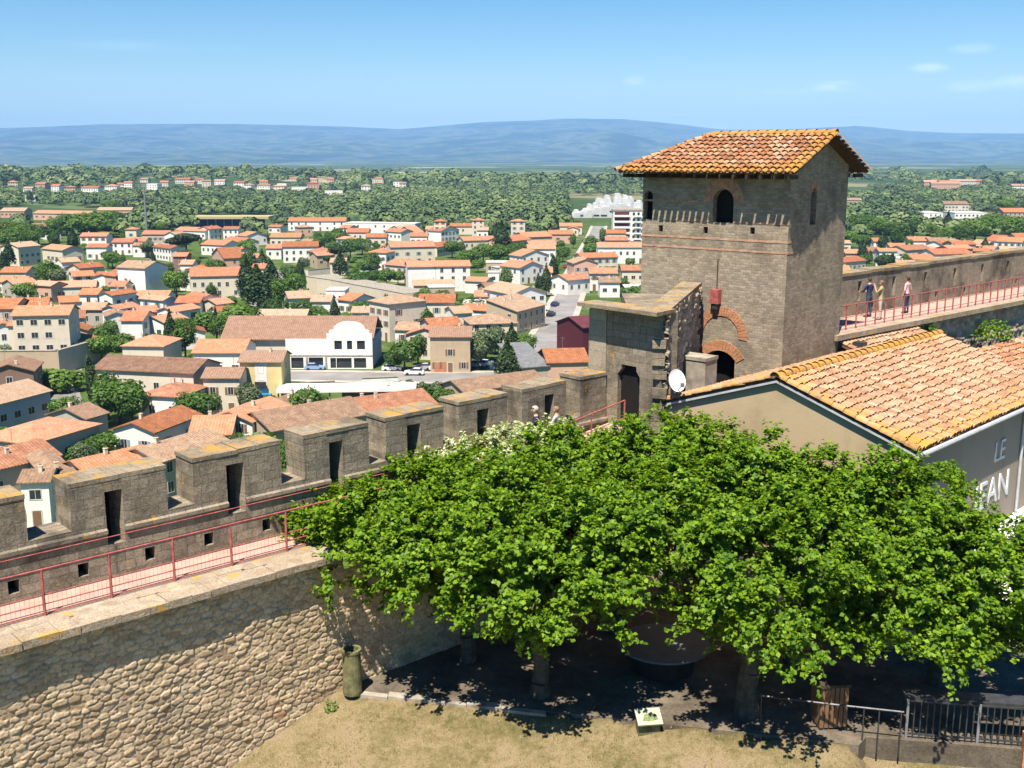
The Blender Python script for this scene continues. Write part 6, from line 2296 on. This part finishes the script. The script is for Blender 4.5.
def tree_kind(kind, seed):
    mb_ = MB()
    if kind == 'pine':
        C_, N_, rs_ = lumpy_crown(1500, lambda c_: c_ * [3.6, 3.6, 1.7] + [0, 0, 6.6], .6, seed)
        mat, lf_, asp = 'leaf_dark', .62, .55
        mb_.tube((0, 0, -.5), (.2, .1, 5.4), .3, .2, 7)
        for a in range(6):
            mb_.tube((.2, .1, 4.8), (2.2 * math.cos(a), 2.2 * math.sin(a), 6.4), .12, .05, 5)
    elif kind == 'cedar':
        C_, N_, rs_ = lumpy_crown(1500, lambda c_: np.stack([c_[:, 0] * 2.6 * (1.15 - .5 * (c_[:, 2] + 1)), c_[:, 1] * 2.6 * (1.15 - .5 * (c_[:, 2] + 1)), c_[:, 2] * 4.2 + 5.0], 1), .6, seed)
        mat, lf_, asp = 'leaf_dark', .6, .5
        mb_.tube((0, 0, -.5), (0, 0, 8.4), .28, .06, 7)
    elif kind == 'cypress':
        C_, N_, rs_ = lumpy_crown(1400, lambda c_: c_ * [.85, .85, 4.3] + [0, 0, 4.7], .35, seed)
        mat, lf_, asp = 'leaf_dark', .38, .5
        mb_.tube((0, 0, -.5), (0, 0, 7.5), .16, .04, 6)
    elif kind == 'bush':
        C_, N_, rs_ = lumpy_crown(900, lambda c_: c_ * [1.9, 1.6, 1.15] + [0, 0, 1.1], .4, seed)
        mat, lf_, asp = 'leaf_mid', .36, .8
        mb_.tube((0, 0, -.4), (0, 0, 1.0), .1, .05, 6)
    else:
        rx = {'round': 3.5, 'tall': 2.6, 'grey': 3.2}[kind]
        rz = {'round': 2.9, 'tall': 4.0, 'grey': 2.8}[kind]
        C_, N_, rs_ = lumpy_crown(1700, lambda c_: c_ * [rx, rx, rz] + [0, 0, rz + 1.6], .5, seed)
        mat, lf_, asp = ('leaf_grey' if kind == 'grey' else 'leaf_mid'), .5, .8
        mb_.tube((0, 0, -.5), (.1, 0, 2.6), .24, .17, 7)
        for a in range(5):
            q = (rx * .55 * math.cos(a * 1.3), rx * .55 * math.sin(a * 1.3), rz + 1.6 + .6 * math.sin(a * 2.1))
            mb_.tube((.1, 0, 2.4), q, .12, .04, 5)
    V_ = leaf_quads(C_, N_, lf_, rs_, asp, .16)
    cm_ = np_mesh('crown', V_, np.arange(len(V_)).reshape(-1, 4), M[mat])
    return cm_, mb_.mesh('trunk', M['bark'])


TK = {}
for kd, nv in (('round', 4), ('tall', 3), ('grey', 2), ('pine', 2), ('cedar', 2), ('cypress', 2), ('bush', 3)):
    TK[kd] = [tree_kind(kd, 200 + i * 7 + len(kd) * 31) for i in range(nv)]
NATH = {'round': 8, 'tall': 9.5, 'grey': 7.5, 'pine': 8.3, 'cedar': 9.3, 'cypress': 9.0, 'bush': 2.3}
HALFW = {'round': 3.6, 'tall': 2.7, 'grey': 3.3, 'pine': 3.7, 'cedar': 2.8, 'cypress': .9, 'bush': 1.9}
TREES = []
tr_ = random.Random(41)


def tree(px, py, H, kind, wide=1.0, label=None, world=None):
    """px, py: where the middle of the crown stands in the photograph"""
    p = world if world is not None else atz(px, py, H * .55)
    o_ = thing({'round': 'broadleaf_tree', 'tall': 'poplar_tree', 'grey': 'olive_tree', 'pine': 'pine_tree', 'cedar': 'cedar_tree', 'cypress': 'cypress_tree', 'bush': 'bush'}[kind], label, 'bush' if kind == 'bush' else 'tree',
               (p.x, p.y, 0), tr_.uniform(0, 6.28), 'trees and bushes in the town')
    cm_, tm = tr_.choice(TK[kind])
    k = H / NATH[kind]
    o_.scale = (k * wide, k * wide, k)
    link('crown', cm_, o_)
    link('trunk', tm, o_)
    q = proj((p.x, p.y, H * .55))
    TREES.append(dict(o=o_, x=q[0], y=q[1], H=H, kind=kind, c=Vector((p.x, p.y, 0)), label=label, r=HALFW[kind] * k * wide))
    return o_


HT = """90,376,10.5,cypress,1.05;118,397,9,round,1.25;132,404,7,round,1.1;107,392,9,tall,1;66,408,6.5,round,1;47,376,5,round,1.3;60,379,4.5,bush,1.4;196,404,7,round,1.25;182,408,5,round,1.2;213,399,5,round,1
306,401,7.5,round,1;92,445,4,round,1.3;108,441,4.5,round,1.4;82,452,3.5,bush,1.3;252,395,3.6,bush,1.3;404,352,7.5,round,1.2;418,348,7,tall,1.2;394,358,5,round,1.1;428,325,9,tall,.9;425,310,8,cedar,.8
240,317,10,round,1.4;226,326,8,round,1.2;253,330,7,round,1.1;176,280,10,round,1.05;200,288,5,round,1.2;211,290,5,round,1;258,285,15,cedar,1.5;270,278,14,cedar,1.4;247,275,13,cedar,1.3;280,292,10,tall,1.2;262,262,11,cedar,1.2
186,244,12,pine,1.4;176,246,10,pine,1.2;153,258,8,cedar,1;148,248,8,grey,1.2;112,258,8,round,1.2;123,262,7,tall,.8;142,274,11,cypress,1.1;126,268,9,round,1;134,282,8,round,1.1;118,286,6,round,1.1
50,272,10,round,1.2;58,278,8,grey,1.1;24,290,8,round,1.2;73,238,12,cedar,1.2;40,300,5,round,1;50,286,5,tall,.8;104,333,6,round,1.2;110,326,5,round,1;118,341,4,bush,1.4;180,328,7,round,1;172,322,6,round,1;205,320,5,bush,1.4
10,238,14,round,1.4;22,232,14,round,1.3;38,232,12,round,1.4;54,228,14,tall,1.2;8,252,12,cedar,1.2;30,236,11,round,1.2;66,222,14,round,1.4;95,222,16,round,2.2;110,218,14,round,1.6;6,228,13,round,1.4;3,262,10,cedar,1.1;14,272,7,round,1
340,238,9,round,1.3;350,246,10,round,1.3;362,244,9,round,1.3;334,247,8,round,1.1;320,241,7,round,1.2;372,260,9,round,1.1;338,255,10,pine,1.1;328,262,6,pine,.9;304,263,6,grey,1;345,236,10,cedar,.7;364,266,7,round,1.1
386,275,7,round,1.2;374,276,6,round,1.1;398,276,6,round,1.1;360,278,5,bush,1.5;302,308,7,round,1.2;318,313,6,round,1.2;335,309,7,cedar,1.2;346,318,5,round,1;310,319,5,bush,1.6;292,303,6,round,1;330,304,6,cypress,1;355,303,5,cedar,1;274,306,6,round,1.2
502,236,16,cedar,1.3;496,232,12,cedar,1.1;490,232,10,round,1;452,247,9,round,1.1;470,256,9,round,1.3;483,251,10,round,1.2;500,252,11,round,1.3;515,256,8,round,1.1;460,262,7,round,1.2;478,264,6,round,1.1;508,262,5,bush,1.5;522,248,7,round,1.1;462,248,7,tall,1
546,278,11,cedar,.95;538,281,7,cedar,.9;563,252,8,round,1;558,262,6,tall,.7;560,244,6,round,1;591,242,9,round,1.1;573,240,8,tall,.8;603,236,10,tall,.8;592,248,5,bush,1.5;620,283,6,round,1.2;630,262,5,round,1;636,292,5,bush,1.5
486,342,8,grey,1.15;478,352,7,grey,1;468,349,6,grey,.9;495,338,7,grey,.9;512,338,8,cedar,1.2;524,342,6,round,1.2;508,349,5,round,1.2;500,330,5,round,1;480,332,5,bush,1.6;460,306,5,bush,1.6;478,308,5,bush,1.7;442,296,6,round,1;447,277,7,round,1;490,312,4,bush,1.5
400,393,4.6,bush,1.6;412,394,4.2,bush,1.5;424,392,4.6,grey,1;436,391,4.6,grey,1;446,393,4,grey,1;388,392,3.6,bush,1.4;455,391,3.6,bush,1.3
862,260,7,round,1.3;870,256,6,cedar,1.2;848,262,6,round,1;864,240,9,round,1.2;853,276,5,round,1.2;858,283,5,round,1.2;946,233,10,round,1.2;948,222,14,cedar,1.3;985,244,8,cedar,1.3;993,241,7,round,1.3;976,228,14,round,1.5;996,222,15,round,1.6;1012,226,14,round,1.5
944,247,4,bush,1.7;928,256,4,bush,1.3;884,244,6,round,1;900,229,12,round,1.3;880,226,13,round,1.3;862,222,14,round,1.5;914,226,12,tall,1.2;930,228,10,round,1.2;960,232,11,round,1.4;982,204,12,cedar,1.2;1005,204,13,round,1.5;965,258,5,round,1
30,196,13,cedar,1.5;60,197,12,cedar,1.3;142,198,14,cedar,1.2;158,196,15,cedar,1.3;110,205,12,round,1.4;176,198,13,round,1.4;190,204,12,round,1.6;346,190,13,cedar,1.3;356,187,14,cedar,1.2;380,192,10,round,1.4;320,188,12,cedar,1;228,192,10,round,1.6"""
for ln in HT.splitlines():
    for it in ln.split(';'):
        p = it.split(',')
        tree(float(p[0]), float(p[1]), float(p[2]), p[3], float(p[4]))


def free(px, py, H, hw, p):
    """keep planted trees off houses, roads and the fronts of other buildings"""
    for h in ALLH:
        d = (p - h['c'])
        if abs(d.x) < 40 and abs(d.y) < 40:
            a = d.dot(h['ux'])
            b = d.dot(h['uy'])
            if abs(a) < h['L'] / 2 + hw * .55 and abs(b) < h['dep'] / 2 + hw * .55:
                return False
    for P, w in road_px:
        for a, b in zip(P[:-1], P[1:]):
            t_ = max(0, min(1, (p - a).dot(b - a) / (b - a).length_squared))
            if ((a.lerp(b, t_) - p)).xy.length < w / 2 + hw * .7:
                return False
    t0, t1 = proj((p.x, p.y, H)), proj((p.x, p.y, 0))
    k = (t1[1] - t0[1]) / H
    x0_, x1_ = px - hw * k, px + hw * k
    for h in ALLH:
        if h['c'].length > p.length:
            b = h['box']
            ox = min(x1_, b[1]) - max(x0_, b[0])
            oy = min(t1[1], b[3]) - max(t0[1], b[2])
            if ox > 0.35 * (x1_ - x0_) and oy > .6 * (t1[1] - t0[1]) and oy > .5 * (b[3] - b[2]):
                return False
    for t_ in TREES:
        if (t_['c'] - p).length < (t_['r'] + hw) * .62:
            return False
    return True


# small infill houses in the gaps between the others
cnt = 0
for _ in range(2500):
    if cnt >= 56:
        break
    if tr_.random() < .85:
        px, py = tr_.uniform(-10, 610), tr_.uniform(226, 335)
    else:
        px, py = tr_.uniform(846, 1035), tr_.uniform(238, 268)
    if 296 < px < 420 and 262 < py < 300:
        continue
    if py > 255 and 540 < px < 600:
        continue
    h_ = tr_.choice([3.6, 4.2, 5.4, 5.8])
    p = atz(px, py, h_)
    p.z = 0
    L_ = tr_.uniform(5.5, 9.0)
    hwp = L_ / 2 / p.length * F
    ok = True
    for hh in ALLH:
        d = p + Vector((0, 4, 0)) - hh['c']
        if d.length < hh['rad'] + L_ * .42:
            ok = False
            break
        # do not stand in front of a bigger house's face
        b = hh['box']
        if hh['c'].length > p.length and min(px + hwp, b[1]) - max(px - hwp, b[0]) > .5 * hwp and b[2] < py - 1 < b[3] - 2 and hh['label']:
            ok = False
            break
    for P, w in road_px:
        for a, b in zip(P[:-1], P[1:]):
            t_ = max(0, min(1, (p - a).dot(b - a) / (b - a).length_squared))
            if (a.lerp(b, t_) - p).xy.length < w / 2 + L_ * .85:
                ok = False
    for t_ in TREES:
        if (t_['c'] - p - Vector((0, 4, 0))).length < t_['r'] * .6 + L_ * .45:
            ok = False
            break
    if not ok:
        continue
    sl_ = tr_.uniform(-.12, .12)
    cnt += 1
    house(px - hwp, py + hwp * sl_, px + hwp, py - hwp * sl_, h_, tr_.uniform(5.5, 8), tr_.choice('xxyyyh'), tr_.choice('WWWWCCTP'), tr_.choice('OORRKKT'))

tries = 0
NB = lambda: sum(1 for t_ in TREES if t_['kind'] == 'bush')
while len(TREES) - NB() < 290 and tries < 15000:
    tries += 1
    if tr_.random() < .8:
        px, py = tr_.uniform(-15, 650), 222 + (tr_.random() ** 1.25) * 240
    else:
        px, py = tr_.uniform(845, 1040), tr_.uniform(234, 275)
    if (py > 300 and px > 545) or (280 < px < 382 and 325 < py < 402) or (280 < px < 520 and 360 < py < 386):
        continue
    kind = tr_.choices(['round', 'tall', 'grey', 'pine', 'cedar', 'cypress', 'bush'], [40, 10, 8, 5, 9, 6, 26])[0]
    H = {'round': tr_.uniform(5, 10), 'tall': tr_.uniform(6.5, 11), 'grey': tr_.uniform(4.5, 7), 'pine': tr_.uniform(7, 11), 'cedar': tr_.uniform(7, 12), 'cypress': tr_.uniform(5, 9), 'bush': tr_.uniform(1.8, 3.4)}[kind]
    wd = tr_.uniform(.9, 1.3)
    p = atz(px, py, H * .55)
    p.z = 0
    hw = HALFW[kind] * H / NATH[kind] * wd
    if kind == 'bush' and NB() > 230:
        continue
    if free(px, py, H, hw, p):
        tree(px, py, H, kind, wd, None, p)

# ------------------------------------------------------------------ the woods of the plain: one mass, nobody could count them
rs = np.random.RandomState(77)
cen, siz = [], []
hb = [(h['box'], h['c'].length) for h in ALLH if h['c'].length > 380]
fb = [(f['x'] - 2, f['x'] + f['L'] * F / f['c'].length + 2, f['y'] - f['h'] * F / f['c'].length * 1.1, f['y'] + 1.0, f['c'].length) for f in FAR]
n_try = 0
while len(cen) < 7500 and n_try < 90000:
    n_try += 1
    x = rs.uniform(-70, 1095)
    y = 170 + rs.beta(1.15, 1.6) * 68
    if 652 < x < 838 and y > 180:
        continue
    p = at_ground(x, y)
    Y = p.y
    if Y < 560:
        continue
    if Y < 640 and 225 < x < 640 and rs.uniform() < .85:
        continue
    if x < 205 and Y < 600:
        continue
    clump = fbm(np.float64(p.x / 420), np.float64(p.y / 620), 61)
    dens = 1.0 if y > 190 else (.9 if y > 184 else .75)
    thr = (.2 if y > 205 or x < 420 else .33) if y > 188 else (.24 if x < 420 and y > 180 else .5)
    if clump < thr or rs.uniform() > dens or (Y > 2600 and rs.uniform() < .45) or (Y > 1900 and x > 420 and rs.uniform() < .5):
        continue
    bad = False
    R_ = rs.uniform(3.2, 6.6) * (1.0 if y > 188 else rs.uniform(1.2, 2.2))
    hpx = R_ * F / Y
    for b, dd in hb:
        if b[0] - hpx < x < b[1] + hpx and b[2] - 1 < y < b[3] + hpx * .9 and dd > Y - 40:
            bad = True
            break
    if not bad:
        for b in fb:
            if b[0] - hpx * .6 < x < b[1] + hpx * .6 and b[2] < y < b[3] + hpx * .8 and b[4] > Y - 20:
                bad = True
                break
            if abs(p.x - (b[0] + b[1] - 1024) / 2 / F * b[4]) < 14 and abs(Y - b[4]) < 14:
                bad = True
                break
    if not bad and 192 < x < 276 and 215.5 < y < 232:
        bad = rs.uniform() < 1.0
    if not bad and 566 < x < 648 and 196 < y < 240:
        bad = True
    if bad:
        continue
    cen.append((p.x, p.y, float(terrain(np.float64(p.x), np.float64(p.y)))))
    siz.append(R_)
cen = np.array(cen)
siz = np.array(siz)
m_ = len(cen)
KQ = 92
d = unit(rs.normal(size=(m_ * KQ, 3)))
d[:, 2] = np.abs(d[:, 2]) * 1.0 - .25
rr = np.repeat(siz, KQ)
cc = np.repeat(cen, KQ, axis=0)
asp = np.repeat(rs.uniform(.55, 1.0, m_), KQ)
C_ = cc + d * (rr * rs.uniform(.6, 1.05, m_ * KQ))[:, None] * np.stack([np.ones(m_ * KQ), np.ones(m_ * KQ), asp], 1)
C_[:, 2] += rr * .85
N_ = unit(d + rs.normal(size=(m_ * KQ, 3)) * .14 + np.array([0, 0, .35]))
V_ = leaf_quads(C_, N_, 1.0, rs, .85, .15)
ctr = np.repeat(C_, 4, axis=0)
V_ = ctr + (V_ - ctr) * np.repeat(rr * .50, 4)[:, None]
tone = np.repeat(np.clip(rs.normal(.42, .22, m_) + (fbm(cen[:, 0] / 130, cen[:, 1] / 200, 91) - .47) * .9, 0, 1), KQ * 4)
t = NT('woodland_crowns')
g = t.n('ShaderNodeNewGeometry').outputs['Random Per Island']
a = t.n('ShaderNodeAttribute', attribute_name='tone').outputs['Fac']
f = t.math('ADD', t.math('MULTIPLY', a, .86), t.math('MULTIPLY', g, .14))
col = t.ramp(f, [(0.1, (0.050, 0.080, 0.034)), (0.4, (0.10, 0.142, 0.052)), (0.72, (0.155, 0.205, 0.07)), (1.0, (0.24, 0.26, 0.12))])
M['woods'] = t.principled(col, .7, None, .15)
print('woods', m_, n_try, 'left', ((cen[:, 0] < -300) & (cen[:, 1] > 900) & (cen[:, 1] < 1300)).sum(), len(TREES), NB())
o = link('woods', np_mesh('woods', V_, np.arange(len(V_)).reshape(-1, 4), M['woods'], False, {'tone': tone}))
tag(o, 'dense green woods spread over the plain beyond the town', None, None, 'stuff')

# ------------------------------------------------------------------ labels that point to one house or tree each
LM = [('the arched white hall', 330, 350), ('the tall cypress', 90, 375), ('the yellow house', 261, 376), ('the school building', 215, 274), ('the stadium stand', 232, 222),
      ('the convent building', 34, 330), ('the long cream building', 143, 373), ('the pink-sided tall house', 389, 310), ('the bright white house', 453, 275), ('the viaduct wall', 350, 288),
      ('the red garage door', 436, 360), ('the maroon shop', 570, 325), ('the balconied apartments', 628, 225), ('the open grey shed', 522, 360), ('the long street', 572, 275),
      ('the three roof turrets', 480, 220), ('the floodlight mast', 147, 215), ('the white canopy', 340, 391), ('the blue-grey building', 25, 400), ('the big dark cedars', 262, 280),
      ('the first merlon', 115, 470), ('the third merlon', 335, 440), ('the white warehouses', 955, 213), ('the right rampart walk', 930, 275), ('the tower roof corner', 860, 185),
      ('the wide cream building', 413, 243), ('the umbrella pine', 186, 244), ('the red-roofed quarter', 540, 236), ('the long white row', 360, 222), ('the cream apartment gable', 29, 250)]
ORD = ['nearest', 'second nearest', 'third nearest', 'fourth nearest', 'fifth nearest', 'sixth nearest', 'seventh nearest', 'eighth nearest', 'ninth nearest']


def rel(dx, dy):
    if abs(dx) < .6 * abs(dy):
        return 'behind' if dy < 0 else 'in front of'
    side = 'left of' if dx < 0 else 'right of'
    if abs(dy) < .3 * abs(dx):
        return side
    return ('behind and ' if dy < 0 else 'before and ') + side


def assign(items, describe):
    buckets = {}
    for it in items:
        nm, lx, ly = min(LM, key=lambda m: math.hypot(m[1] - it['x'], (m[2] - it['y']) * 1.6))
        r_ = rel(it['x'] - lx, it['y'] - ly)
        buckets.setdefault((describe(it), r_, nm), []).append((math.hypot(it['x'] - lx, it['y'] - ly), it))
    for (ds, r_, nm), lst in buckets.items():
        lst.sort(key=lambda a: a[0])
        for k, (dd, it) in enumerate(lst):
            it['o']['label'] = f"{ds} {(ORD[k] + ' ') if len(lst) > 1 else ''}{r_} {nm}"


KN = {'x': 'house', 'y': 'gable house', 'h': 'hipped house', 'm': 'lean-to house', 'f': 'flat block'}
assign([h for h in ALLH if h['label'] is None], lambda h: f"{WALLS[h['w']][0]} {KN[h['k']]} with {ROOFS[h['r']][0]} roof")
KT = {'round': 'round green tree', 'tall': 'tall oval tree', 'grey': 'grey-green tree', 'pine': 'flat-topped pine', 'cedar': 'dark conifer', 'cypress': 'slim cypress', 'bush': 'low green bush'}


def tdesc(t_):
    med = {'round': 7, 'tall': 8.5, 'grey': 5.5, 'pine': 8.5, 'cedar': 9, 'cypress': 7.5, 'bush': 2.9}[t_['kind']]
    return ('big ' if t_['H'] > med else 'small ') + KT[t_['kind']]


assign([t_ for t_ in TREES if t_['label'] is None], tdesc)
for grp, sel in (('far ridge hamlet', [f for f in FAR if f['x'] < 600]), ('far pink hamlet', [f for f in FAR if f['x'] >= 600])):
    bk = {}
    for f in sel:
        bk.setdefault((f['w'], f['r']), []).append(f)
    FO = ['leftmost', 'second from left', 'third from left', 'fourth from left', 'fifth from left', 'sixth from left', 'seventh from left']
    for (w, r), lst in bk.items():
        lst.sort(key=lambda f: f['x'])
        for k, f in enumerate(lst):
            nm = f"{WALLS[w][0]} house with {ROOFS[r][0]} roof in the {grp}"
            f['o']['label'] = nm if len(lst) == 1 else f"{FO[k]} such {nm}"
